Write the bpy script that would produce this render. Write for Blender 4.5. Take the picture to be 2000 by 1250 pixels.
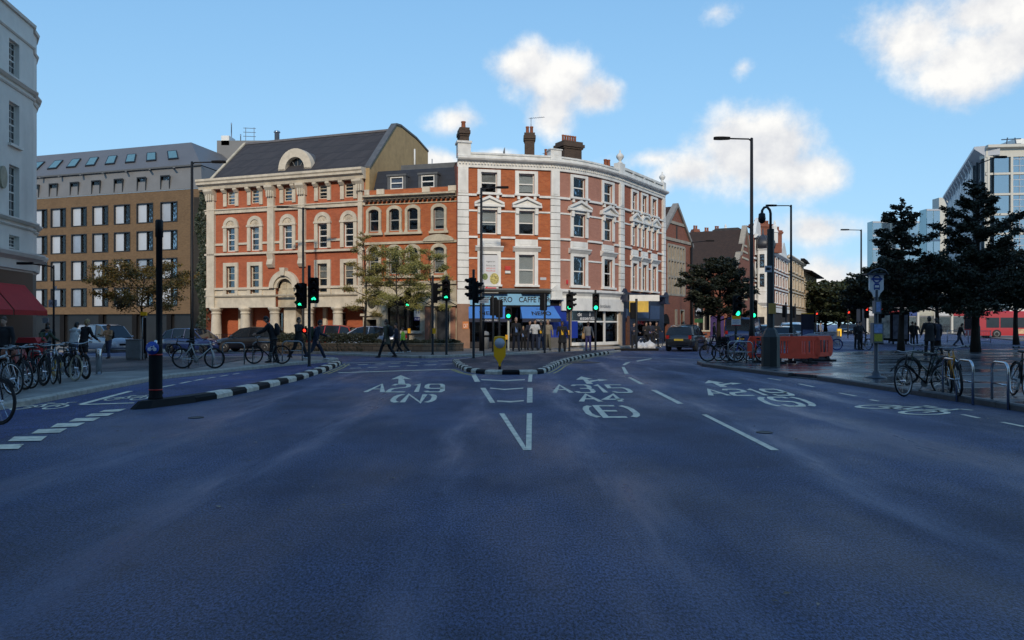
import bpy, bmesh, math, random
from mathutils import Vector, Matrix
import numpy as np
R = math.radians
rnd = random.Random(7)
sc = bpy.context.scene
for o in list(bpy.data.objects): bpy.data.objects.remove(o)
COL = sc.collection

# ------------------------------------------------------------------ camera, sky, sun, exposure
cd = bpy.data.cameras.new('camera'); cam = bpy.data.objects.new('camera', cd); COL.objects.link(cam)
cam.location = (0, 0, 1.6); cam.rotation_euler = (R(90), 0, 0)
cd.lens = 27; cd.sensor_width = 36; cd.shift_y = 0.0035; cd.clip_start = 0.1; cd.clip_end = 3000
sc.camera = cam
sc.view_settings.view_transform = 'Standard'; sc.view_settings.look = 'None'
sc.view_settings.gamma = 1; sc.view_settings.use_curve_mapping = False
sc.view_settings.exposure = 0.12
SUN_EL, SUN_AZ = R(27), math.atan2(0.03, -1.0)       # almost straight behind the viewer
SKY_STRENGTH, SUN_STRENGTH, SUN_ANGLE = 0.15, 2.45, 3

def nd(nt, t, **kw):
    n = nt.nodes.new(t)
    for k, v in kw.items(): setattr(n, k, v)
    return n
def lk(nt, a, b): nt.links.new(a, b)
def mth(nt, op, a, b=None, c=None, clamp=False):
    n = nd(nt, 'ShaderNodeMath', operation=op); n.use_clamp = clamp
    for i, v in enumerate((a, b, c)):
        if v is None: continue
        if isinstance(v, (int, float)): n.inputs[i].default_value = v
        else: lk(nt, v, n.inputs[i])
    return n.outputs[0]
def mixc(nt, f, a, b, mode='MIX'):
    n = nd(nt, 'ShaderNodeMix', data_type='RGBA', blend_type=mode)
    for i, v in ((0, f), (6, a), (7, b)):
        if isinstance(v, (int, float)): n.inputs[i].default_value = v
        elif isinstance(v, tuple): n.inputs[i].default_value = (*v[:3], 1)
        else: lk(nt, v, n.inputs[i])
    return n.outputs[2]

def build_world():
    w = bpy.data.worlds.new('World'); sc.world = w; w.use_nodes = True
    w.cycles.sampling_method = 'MANUAL'; w.cycles.sample_map_resolution = 256
    nt = w.node_tree; nt.nodes.clear()
    out = nd(nt, 'ShaderNodeOutputWorld'); bg = nd(nt, 'ShaderNodeBackground')
    sky = nd(nt, 'ShaderNodeTexSky', sky_type='NISHITA', sun_disc=False)
    sky.sun_elevation = SUN_EL; sky.sun_rotation = SUN_AZ
    sky.altitude = 10; sky.air_density = 1.0; sky.dust_density = 0.0; sky.ozone_density = 2.5
    tc = nd(nt, 'ShaderNodeTexCoord'); d = tc.outputs['Generated']
    def nrm(px, py):
        v = Vector(((px-1000)/1500, 1, (632-py)/1500)); L = v.length
        return v.normalized(), L
    blobs = []      # direction, radius sideways, radius up
    for px, py, rx, rz, *kk in ((1030,128,72,56),(1085,165,70,66),(1075,222,48,46),(1165,190,48,34),(895,235,66,40,.75),
                           (1440,310,110,80),(1500,300,110,78),(1575,340,100,46),(1345,335,90,46),(1280,310,90,30,.7),
                           (1790,70,115,88),(1890,110,120,80),(1985,95,110,85),(1925,25,150,55),
                           (1600,450,120,40,.8),(1640,545,120,60,.85),(1560,535,110,46,.8),(850,318,90,28,.8),
                           (1405,22,75,46,.46),(1450,132,44,34,.40),(960,300,80,16,.7)):
        v, L = nrm(px, py); blobs.append((v, rx/1500/L, rz/1500/L, kk[0] if kk else 1.0))
    rr = random.Random(3)
    for k in range(16):                                   # the same kind of cloud goes on all round the sky
        az = R(50 + k*17.5 + rr.uniform(-6, 6)); el = R(rr.uniform(4, 38))
        v = Vector((math.sin(az)*math.cos(el), math.cos(az)*math.cos(el), math.sin(el)))
        s = rr.uniform(.05, .1); blobs.append((v, s*1.6, s, .9))
    n1 = nd(nt, 'ShaderNodeTexNoise', noise_dimensions='3D'); lk(nt, d, n1.inputs['Vector'])
    n1.inputs['Scale'].default_value = 9; n1.inputs['Detail'].default_value = 9; n1.inputs['Roughness'].default_value = .61
    field = None
    for v, rx, rz, kk in blobs:
        s = nd(nt, 'ShaderNodeVectorMath', operation='SUBTRACT'); lk(nt, d, s.inputs[0]); s.inputs[1].default_value = v
        m = nd(nt, 'ShaderNodeVectorMath', operation='MULTIPLY'); lk(nt, s.outputs[0], m.inputs[0]); m.inputs[1].default_value = (1/rx, 1/rx, 1/rz)
        l = nd(nt, 'ShaderNodeVectorMath', operation='LENGTH'); lk(nt, m.outputs[0], l.inputs[0])
        f = mth(nt, 'SUBTRACT', kk, l.outputs['Value'])
        field = f if field is None else mth(nt, 'SMOOTH_MAX', field, f, 0.35)
    nz = mth(nt, 'MULTIPLY', mth(nt, 'SUBTRACT', n1.outputs['Fac'], 0.5), 3.0)
    dens = mth(nt, 'ADD', field, nz)
    mr = nd(nt, 'ShaderNodeMapRange', interpolation_type='SMOOTHSTEP'); lk(nt, dens, mr.inputs['Value'])
    mr.inputs['From Min'].default_value = -0.30; mr.inputs['From Max'].default_value = 0.72
    cov = mth(nt, 'MULTIPLY', mr.outputs[0], 0.92)
    # self-shading of the clouds: a copy of the noise shifted towards the sun
    mp = nd(nt, 'ShaderNodeVectorMath', operation='ADD'); lk(nt, d, mp.inputs[0]); mp.inputs[1].default_value = (-.012, 0, .022)
    n2 = nd(nt, 'ShaderNodeTexNoise'); lk(nt, mp.outputs[0], n2.inputs['Vector'])
    n2.inputs['Scale'].default_value = 9; n2.inputs['Detail'].default_value = 5; n2.inputs['Roughness'].default_value = .55
    sh = nd(nt, 'ShaderNodeMapRange'); lk(nt, mth(nt, 'SUBTRACT', n1.outputs['Fac'], n2.outputs['Fac']), sh.inputs['Value'])
    sh.inputs['From Min'].default_value = -0.15; sh.inputs['From Max'].default_value = 0.10
    k = 1/SKY_STRENGTH
    ccol = mixc(nt, sh.outputs[0], (.66*k, .66*k, .69*k), (.98*k, .95*k, .90*k))
    # the camera's soft shoulder for the bright band near the horizon: c / (1 + B c)
    def vm(op, a, b):
        n = nd(nt, 'ShaderNodeVectorMath', operation=op)
        for i, v in enumerate((a, b)):
            if isinstance(v, tuple): n.inputs[i].default_value = v
            else: lk(nt, v, n.inputs[i])
        return n.outputs[0]
    den = vm('ADD', vm('MULTIPLY', sky.outputs[0], (.386, .386, .386)), (1, 1, 1))
    tint = vm('MULTIPLY', vm('DIVIDE', sky.outputs[0], den), (.240*k, .362*k, .475*k))
    fin = mixc(nt, cov, tint, ccol)
    lk(nt, fin, bg.inputs['Color']); bg.inputs['Strength'].default_value = SKY_STRENGTH
    lk(nt, bg.outputs[0], out.inputs['Surface'])
build_world()
sl = bpy.data.lights.new('sun', 'SUN'); so = bpy.data.objects.new('sun', sl); COL.objects.link(so)
sl.energy = SUN_STRENGTH; sl.angle = R(SUN_ANGLE); sl.color = (1, .87, .70)
sd = Vector((math.sin(SUN_AZ)*math.cos(SUN_EL), math.cos(SUN_AZ)*math.cos(SUN_EL), math.sin(SUN_EL)))
so.rotation_euler = sd.to_track_quat('Z', 'Y').to_euler(); so.location = (0, -20, 40)

# ------------------------------------------------------------------ materials
MC = {}
def mat(name, col, rough=.7, metal=0, var=.18, scale=3.0, bump=0.0, bscale=40, spec=.5, emit=None, dirt=0.0, alpha=None, coat=0):
    if name in MC: return MC[name]
    m = bpy.data.materials.new(name); m.use_nodes = True; nt = m.node_tree
    b = nt.nodes['Principled BSDF']; MC[name] = m
    b.inputs['Roughness'].default_value = rough; b.inputs['Metallic'].default_value = metal
    b.inputs['Specular IOR Level'].default_value = spec
    if coat: b.inputs['Coat Weight'].default_value = coat; b.inputs['Coat Roughness'].default_value = .05
    tc = nd(nt, 'ShaderNodeTexCoord')
    n = nd(nt, 'ShaderNodeTexNoise'); lk(nt, tc.outputs['Object'], n.inputs['Vector'])
    n.inputs['Scale'].default_value = scale; n.inputs['Detail'].default_value = 6; n.inputs['Roughness'].default_value = .6
    lo = tuple(c*(1-var) for c in col); hi = tuple(min(1, c*(1+var)) for c in col)
    mr = nd(nt, 'ShaderNodeMapRange'); lk(nt, n.outputs['Fac'], mr.inputs['Value'])
    mr.inputs['From Min'].default_value = .3; mr.inputs['From Max'].default_value = .7
    c = mixc(nt, mr.outputs[0], lo, hi)
    if dirt:
        n2 = nd(nt, 'ShaderNodeTexNoise'); n2.inputs['Scale'].default_value = scale*.35; n2.inputs['Detail'].default_value = 8
        mp = nd(nt, 'ShaderNodeMapping'); mp.inputs['Scale'].default_value = (1.6, 1.6, .35)
        lk(nt, tc.outputs['Object'], mp.inputs['Vector']); lk(nt, mp.outputs[0], n2.inputs['Vector'])
        m2 = nd(nt, 'ShaderNodeMapRange'); lk(nt, n2.outputs['Fac'], m2.inputs['Value'])
        m2.inputs['From Min'].default_value = .5; m2.inputs['From Max'].default_value = .78
        c = mixc(nt, mth(nt, 'MULTIPLY', m2.outputs[0], dirt), c, tuple(x*.35 for x in col))
    lk(nt, c, b.inputs['Base Color'])
    if bump:
        nb = nd(nt, 'ShaderNodeTexNoise'); nb.inputs['Scale'].default_value = bscale; nb.inputs['Detail'].default_value = 4
        lk(nt, tc.outputs['Object'], nb.inputs['Vector'])
        bp = nd(nt, 'ShaderNodeBump'); bp.inputs['Strength'].default_value = bump; bp.inputs['Distance'].default_value = .02
        lk(nt, nb.outputs['Fac'], bp.inputs['Height']); lk(nt, bp.outputs[0], b.inputs['Normal'])
    if emit:
        b.inputs['Emission Color'].default_value = (*emit[:3], 1); b.inputs['Emission Strength'].default_value = emit[3]
    return m

def brickmat(name, c1, c2, mortar, rough=.85, bw=.225, bh=.075, dirt=.25, bump=.3, msize=.008):
    if name in MC: return MC[name]
    m = bpy.data.materials.new(name); m.use_nodes = True; nt = m.node_tree; MC[name] = m
    b = nt.nodes['Principled BSDF']; b.inputs['Roughness'].default_value = rough
    uv = nd(nt, 'ShaderNodeUVMap'); uv.uv_map = 'UVMap'
    br = nd(nt, 'ShaderNodeTexBrick'); lk(nt, uv.outputs[0], br.inputs['Vector'])
    br.inputs['Scale'].default_value = 1; br.inputs['Brick Width'].default_value = bw; br.inputs['Row Height'].default_value = bh
    br.inputs['Mortar Size'].default_value = msize; br.inputs['Mortar Smooth'].default_value = .2
    br.inputs['Color1'].default_value = (*c1, 1); br.inputs['Color2'].default_value = (*c2, 1); br.inputs['Mortar'].default_value = (*mortar, 1)
    br.inputs['Bias'].default_value = -.1
    n = nd(nt, 'ShaderNodeTexNoise'); lk(nt, uv.outputs[0], n.inputs['Vector']); n.inputs['Scale'].default_value = .9; n.inputs['Detail'].default_value = 9; n.inputs['Roughness'].default_value = .65
    mr = nd(nt, 'ShaderNodeMapRange'); lk(nt, n.outputs['Fac'], mr.inputs['Value']); mr.inputs['From Min'].default_value = .46; mr.inputs['From Max'].default_value = .72
    c = mixc(nt, mth(nt, 'MULTIPLY', mr.outputs[0], dirt), br.outputs['Color'], tuple(x*.35 for x in c1))
    n3 = nd(nt, 'ShaderNodeTexNoise'); lk(nt, uv.outputs[0], n3.inputs['Vector']); n3.inputs['Scale'].default_value = 6; n3.inputs['Detail'].default_value = 5
    c = mixc(nt, .35, c, mixc(nt, n3.outputs['Fac'], (.55, .55, .55), (1.4, 1.4, 1.4)), 'MULTIPLY')
    lk(nt, c, b.inputs['Base Color'])
    bp = nd(nt, 'ShaderNodeBump'); bp.inputs['Strength'].default_value = bump; bp.inputs['Distance'].default_value = .01
    lk(nt, br.outputs['Fac'], bp.inputs['Height']); bp.invert = True; lk(nt, bp.outputs[0], b.inputs['Normal'])
    return m

def glassmat(name, tint=(.75, .78, .8), refl=.0, rough=.03):
    if name in MC: return MC[name]
    m = bpy.data.materials.new(name); m.use_nodes = True; nt = m.node_tree; nt.nodes.clear(); MC[name] = m
    o = nd(nt, 'ShaderNodeOutputMaterial'); tr = nd(nt, 'ShaderNodeBsdfTransparent'); tr.inputs[0].default_value = (*tint, 1)
    gl = nd(nt, 'ShaderNodeBsdfGlossy'); gl.inputs['Roughness'].default_value = rough; gl.inputs[0].default_value = (.95, .97, 1, 1)
    fr = nd(nt, 'ShaderNodeFresnel'); fr.inputs['IOR'].default_value = 1.5
    # old glass is never flat
    tc = nd(nt, 'ShaderNodeTexCoord'); n = nd(nt, 'ShaderNodeTexNoise'); n.inputs['Scale'].default_value = 1.6
    lk(nt, tc.outputs['Object'], n.inputs['Vector'])
    bp = nd(nt, 'ShaderNodeBump'); bp.inputs['Strength'].default_value = .12; bp.inputs['Distance'].default_value = .05
    lk(nt, n.outputs['Fac'], bp.inputs['Height']); lk(nt, bp.outputs[0], gl.inputs['Normal'])
    f = mth(nt, 'ADD', mth(nt, 'MULTIPLY', fr.outputs[0], 1.15), refl, clamp=True)
    mx = nd(nt, 'ShaderNodeMixShader'); lk(nt, f, mx.inputs[0]); lk(nt, tr.outputs[0], mx.inputs[1]); lk(nt, gl.outputs[0], mx.inputs[2])
    lk(nt, mx.outputs[0], o.inputs[0])
    return m

def groundmat(name, col, kind):
    """asphalt / paving: base colour with aggregate speckle, wet patches as low roughness"""
    m = bpy.data.materials.new(name); m.use_nodes = True; nt = m.node_tree; MC[name] = m
    b = nt.nodes['Principled BSDF']
    geo = nd(nt, 'ShaderNodeNewGeometry'); P = geo.outputs['Position']
    def noise(s, det=6, ro=.6, vec=None, sc3=None):
        n = nd(nt, 'ShaderNodeTexNoise'); n.inputs['Scale'].default_value = s; n.inputs['Detail'].default_value = det; n.inputs['Roughness'].default_value = ro
        if sc3:
            mp = nd(nt, 'ShaderNodeMapping'); mp.inputs['Scale'].default_value = sc3; lk(nt, P, mp.inputs['Vector']); lk(nt, mp.outputs[0], n.inputs['Vector'])
        else: lk(nt, P, n.inputs['Vector'])
        return n.outputs['Fac']
    def rng(v, a, b_, c=0., d_=1.):
        r = nd(nt, 'ShaderNodeMapRange'); lk(nt, v, r.inputs['Value'])
        for k_, x in (('From Min', a), ('From Max', b_), ('To Min', c), ('To Max', d_)): r.inputs[k_].default_value = x
        return r.outputs[0]
    vo = nd(nt, 'ShaderNodeTexVoronoi'); vo.inputs['Scale'].default_value = 85; lk(nt, P, vo.inputs['Vector'])
    if kind == 'asphalt':
        fine = rng(noise(80, 2, .7), .30, .70); mid = rng(noise(60, 3, .9, sc3=(1, .45, 1)), .38, .62)
        speck = mth(nt, 'ADD', mth(nt, 'MULTIPLY', fine, .35), mth(nt, 'MULTIPLY', mid, .65))
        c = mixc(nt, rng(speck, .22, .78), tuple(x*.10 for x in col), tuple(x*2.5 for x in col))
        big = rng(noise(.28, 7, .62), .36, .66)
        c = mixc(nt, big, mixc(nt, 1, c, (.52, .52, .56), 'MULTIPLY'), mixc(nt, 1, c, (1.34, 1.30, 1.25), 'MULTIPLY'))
        # wheel tracks polished along the lanes, wandering a little; paler colour paints in their sheen
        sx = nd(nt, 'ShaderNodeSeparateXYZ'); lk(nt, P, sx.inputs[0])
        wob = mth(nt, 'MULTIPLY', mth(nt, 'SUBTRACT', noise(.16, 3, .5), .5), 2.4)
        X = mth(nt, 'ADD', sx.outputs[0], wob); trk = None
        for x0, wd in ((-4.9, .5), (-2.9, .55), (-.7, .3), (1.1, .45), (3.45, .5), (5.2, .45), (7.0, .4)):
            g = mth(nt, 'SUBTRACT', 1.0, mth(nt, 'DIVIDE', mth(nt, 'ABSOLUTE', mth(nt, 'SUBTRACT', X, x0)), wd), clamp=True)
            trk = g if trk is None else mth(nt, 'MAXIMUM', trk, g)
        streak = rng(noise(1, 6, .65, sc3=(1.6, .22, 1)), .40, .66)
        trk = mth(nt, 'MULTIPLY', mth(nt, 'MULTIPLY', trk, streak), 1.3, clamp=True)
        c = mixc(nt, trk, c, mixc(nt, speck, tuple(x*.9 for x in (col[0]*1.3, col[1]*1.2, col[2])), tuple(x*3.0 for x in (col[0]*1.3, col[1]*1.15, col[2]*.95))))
        st = rng(noise(1.7, 4, .6), .62, .74); c = mixc(nt, mth(nt, 'MULTIPLY', st, .55), c, tuple(x*.35 for x in col))       # oil and damp stains
        sp = rng(noise(33, 2, .5), .745, .765); c = mixc(nt, mth(nt, 'MULTIPLY', sp, .5), c, (.22, .22, .22))                    # pale chips
        wet = rng(noise(.42, 6, .62, sc3=(1, .35, 1)), .44, .60)
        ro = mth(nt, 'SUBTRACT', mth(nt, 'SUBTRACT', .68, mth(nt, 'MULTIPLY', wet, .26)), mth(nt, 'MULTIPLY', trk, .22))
        h = mth(nt, 'ADD', mth(nt, 'ADD', mth(nt, 'MULTIPLY', vo.outputs['Distance'], .8), fine), mth(nt, 'MULTIPLY', mid, 1.6)); bs, bd = .75, .016
    elif kind == 'wet':
        br = nd(nt, 'ShaderNodeTexBrick'); lk(nt, P, br.inputs['Vector'])
        br.inputs['Scale'].default_value = 1; br.inputs['Brick Width'].default_value = .9; br.inputs['Row Height'].default_value = .6; br.inputs['Mortar Size'].default_value = .012
        br.inputs['Color1'].default_value = (*[x*.75 for x in col], 1); br.inputs['Color2'].default_value = (*[x*1.3 for x in col], 1); br.inputs['Mortar'].default_value = (*[x*.4 for x in col], 1)
        c = mixc(nt, .6, br.outputs['Color'], mixc(nt, rng(noise(1.2), .3, .7), (.5, .5, .5), (1.5, 1.5, 1.5)), 'MULTIPLY')
        wet = rng(noise(.55, 6, .62, sc3=(.45, 1.3, 1)), .42, .54)
        ro = mth(nt, 'SUBTRACT', .58, mth(nt, 'MULTIPLY', wet, .40))
        h = mth(nt, 'ADD', mth(nt, 'MULTIPLY', br.outputs['Fac'], -.6), mth(nt, 'MULTIPLY', noise(3, 4, .6), 1.2)); bs, bd = .35, .012
    else:
        br = nd(nt, 'ShaderNodeTexBrick'); lk(nt, P, br.inputs['Vector'])
        br.inputs['Scale'].default_value = 1; br.inputs['Brick Width'].default_value = .75; br.inputs['Row Height'].default_value = .6; br.inputs['Mortar Size'].default_value = .012
        br.inputs['Color1'].default_value = (*[x*.85 for x in col], 1); br.inputs['Color2'].default_value = (*[x*1.15 for x in col], 1); br.inputs['Mortar'].default_value = (*[x*.45 for x in col], 1)
        c = mixc(nt, .6, br.outputs['Color'], mixc(nt, rng(noise(.9), .3, .7), (.6, .6, .6), (1.4, 1.4, 1.4)), 'MULTIPLY')
        c = mixc(nt, rng(noise(9, 2, .5), .70, .74, 0, .6), c, tuple(x*.4 for x in col))
        ro = rng(noise(.8), .35, .65, .75, .5)
        h = mth(nt, 'ADD', mth(nt, 'MULTIPLY', br.outputs['Fac'], -.6), noise(30, 3, .6)); bs, bd = .3, .01
    lk(nt, c, b.inputs['Base Color']); lk(nt, ro, b.inputs['Roughness'])
    bp = nd(nt, 'ShaderNodeBump'); bp.inputs['Strength'].default_value = bs; bp.inputs['Distance'].default_value = bd
    lk(nt, h, bp.inputs['Height']); lk(nt, bp.outputs[0], b.inputs['Normal'])
    return m

def leafmat(name, c1, c2, rough=.55):
    if name in MC: return MC[name]
    m = bpy.data.materials.new(name); m.use_nodes = True; nt = m.node_tree; MC[name] = m
    b = nt.nodes['Principled BSDF']; b.inputs['Roughness'].default_value = rough
    g = nd(nt, 'ShaderNodeNewGeometry')
    n = nd(nt, 'ShaderNodeTexNoise'); n.inputs['Scale'].default_value = .9; lk(nt, g.outputs['Position'], n.inputs['Vector'])
    f = mth(nt, 'ADD', mth(nt, 'MULTIPLY', g.outputs['Random Per Island'], .6), mth(nt, 'MULTIPLY', n.outputs['Fac'], .5), clamp=True)
    lk(nt, mixc(nt, f, c1, c2), b.inputs['Base Color'])
    return m

WHITE = mat('white_paint', (.74, .73, .69), .55, var=.08, dirt=.42)
STONE = mat('cream_stone', (.60, .53, .42), .8, var=.14, dirt=.38, bump=.2)
STONE2 = mat('buff_stone', (.50, .44, .33), .85, var=.2, dirt=.45, bump=.25)
BRICK_A = brickmat('orange_brick', (.47, .125, .035), (.36, .08, .022), (.34, .16, .09), dirt=.42)
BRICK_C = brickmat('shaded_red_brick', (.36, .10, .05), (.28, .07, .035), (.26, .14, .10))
BRICK_P = brickmat('pink_painted_brick', (.42, .20, .145), (.38, .175, .125), (.32, .16, .12), dirt=.22, bump=.12)
BRICK_R = brickmat('red_brick', (.46, .115, .045), (.38, .085, .033), (.36, .15, .09), dirt=.32)
BRICK_L = brickmat('dark_red_brick', (.27, .085, .045), (.20, .06, .03), (.22, .12, .09))
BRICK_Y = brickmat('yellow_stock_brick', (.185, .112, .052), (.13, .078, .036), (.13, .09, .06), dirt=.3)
BRICK_Z = brickmat('sooty_chimney_brick', (.075, .045, .03), (.045, .028, .02), (.10, .08, .06), dirt=.5)
SLATE = brickmat('roof_slate', (.050, .045, .046), (.034, .031, .033), (.018, .017, .018), rough=.75, bw=.3, bh=.22, bump=.5, msize=.006, dirt=.3)
SLATE_B = brickmat('blue_slate', (.022, .026, .036), (.015, .018, .026), (.01, .01, .013), rough=.65, bw=.3, bh=.22, bump=.5, msize=.006)
TILE = brickmat('brown_roof_tile', (.055, .031, .021), (.038, .022, .016), (.02, .013, .01), rough=.9, bw=.2, bh=.14, bump=.5)
ZINC = mat('zinc_cladding', (.165, .165, .165), .55, var=.10, scale=.6)
LEAD = mat('lead_flashing', (.10, .105, .11), .6)
GLASS = glassmat('window_glass')
GLASS_SKY = glassmat('office_glass', (.35, .42, .45), .38)
GLASS_SHOP = glassmat('shop_glass', (.7, .72, .72), .0)
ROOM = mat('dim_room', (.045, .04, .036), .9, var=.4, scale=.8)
BLIND = mat('white_blind', (.70, .70, .68), .8, var=.04)
CURTAIN = mat('net_curtain', (.42, .40, .37), .9, var=.25, scale=6)
BLACK = mat('black_metal', (.009, .009, .010), .45, var=.2, spec=.25)
BLACKM = mat('matt_black', (.007, .007, .008), .8, var=.2, spec=.2)
GREY_M = mat('galvanised_steel', (.32, .33, .34), .38, metal=.8, var=.12)
CHROME = mat('stainless_steel', (.55, .56, .58), .18, metal=1, var=.05)
GREYP = mat('grey_paint', (.20, .205, .205), .6)
POT = mat('terracotta_pot', (.26, .085, .04), .85, var=.3)
RUBBER = mat('tyre_rubber', (.013, .013, .014), .75)
YELLOW = mat('sign_yellow', (1.0, .46, .006), .4, var=.03)
SILVERP = mat('faded_disc', (.48, .49, .52), .4, var=.05)
PAINT = mat('road_paint', (.82, .70, .52), .65, var=.22, scale=7, dirt=.75, bump=.2)
PAINT_Y = mat('yellow_line_paint', (.55, .42, .14), .7, var=.25, scale=6, dirt=.6)
LIT_G = mat('green_signal', (.02, .5, .25), .3, emit=(.02, 1.0, .42, 2.2))
LIT_R = mat('red_signal', (.5, .02, .01), .3, emit=(1, .04, .02, 2.5))
LENS = mat('dark_lens', (.02, .012, .01), .15)
KERB = mat('granite_kerb', (.40, .36, .30), .75, var=.25, scale=8, bump=.2)
KERBD = mat('wet_granite_kerb', (.055, .055, .058), .5, var=.3, scale=8, bump=.2)
KBLACK = mat('kerb_black_paint', (.009, .009, .010), .7, var=.3, spec=.2)
KWHITE = mat('kerb_white_paint', (.66, .58, .46), .6, var=.25, scale=9, dirt=.6)
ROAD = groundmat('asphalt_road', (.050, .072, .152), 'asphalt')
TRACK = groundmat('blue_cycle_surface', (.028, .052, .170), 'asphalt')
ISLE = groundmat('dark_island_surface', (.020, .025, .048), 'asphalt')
PAVE = groundmat('concrete_paving', (.20, .185, .165), 'dry')
PAVEW = groundmat('wet_dark_paving', (.038, .041, .050), 'wet')
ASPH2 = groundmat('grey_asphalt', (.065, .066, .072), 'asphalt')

# ------------------------------------------------------------------ geometry helpers
H0 = 632.0
def XY(px, Y): return ((px-1000)/1500*Y, Y)
def zz(py, Y): return 1.6 + (H0-py)/1500*Y
def G(px, py, z=0.0):
    Y = (1.6-z)*1500/(py-H0); return ((px-1000)/1500*Y, Y)
def gz(x, y=0):                       # the ground falls gently away to the left
    return -0.024*min(max(-x-10, 0), 26)
PAVES = []
def inpoly(x, y, P):
    c = False; j = len(P)-1
    for i in range(len(P)):
        (xi, yi), (xj, yj) = P[i], P[j]
        if (yi > y) != (yj > y) and x < (xj-xi)*(y-yi)/(yj-yi)+xi: c = not c
        j = i
    return c
def gh(x, y):
    h = gz(x)
    for P, t in PAVES:
        if inpoly(x, y, P): return h+t
    return h

WL = {}
def wl(o): return WL.get(o.name, Vector((0, 0, 0)))
def tag(o, label, cat, group=None):
    o['label'] = label; o['category'] = cat
    if group: o['group'] = group
    return o
def thing(name, label, cat, loc=(0, 0, 0), rz=0, group=None, rx=0, ry=0):
    o = bpy.data.objects.new(name, None); COL.objects.link(o); o.empty_display_size = .2
    o.location = loc; o.rotation_euler = (rx, ry, rz); WL[o.name] = Vector(loc)
    return tag(o, label, cat, group)
def inst(name, me, m, parent=None, loc=(0, 0, 0), rot=(0, 0, 0), scale=None):
    o = bpy.data.objects.new(name, me); COL.objects.link(o)
    if parent: o.parent = parent
    o.location = loc; o.rotation_euler = rot
    if scale: o.scale = scale
    if m is not None:
        if not me.materials: me.materials.append(m)
        if me.materials[0] is not m:
            o.material_slots[0].link = 'OBJECT'; o.material_slots[0].material = m
    return o

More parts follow.
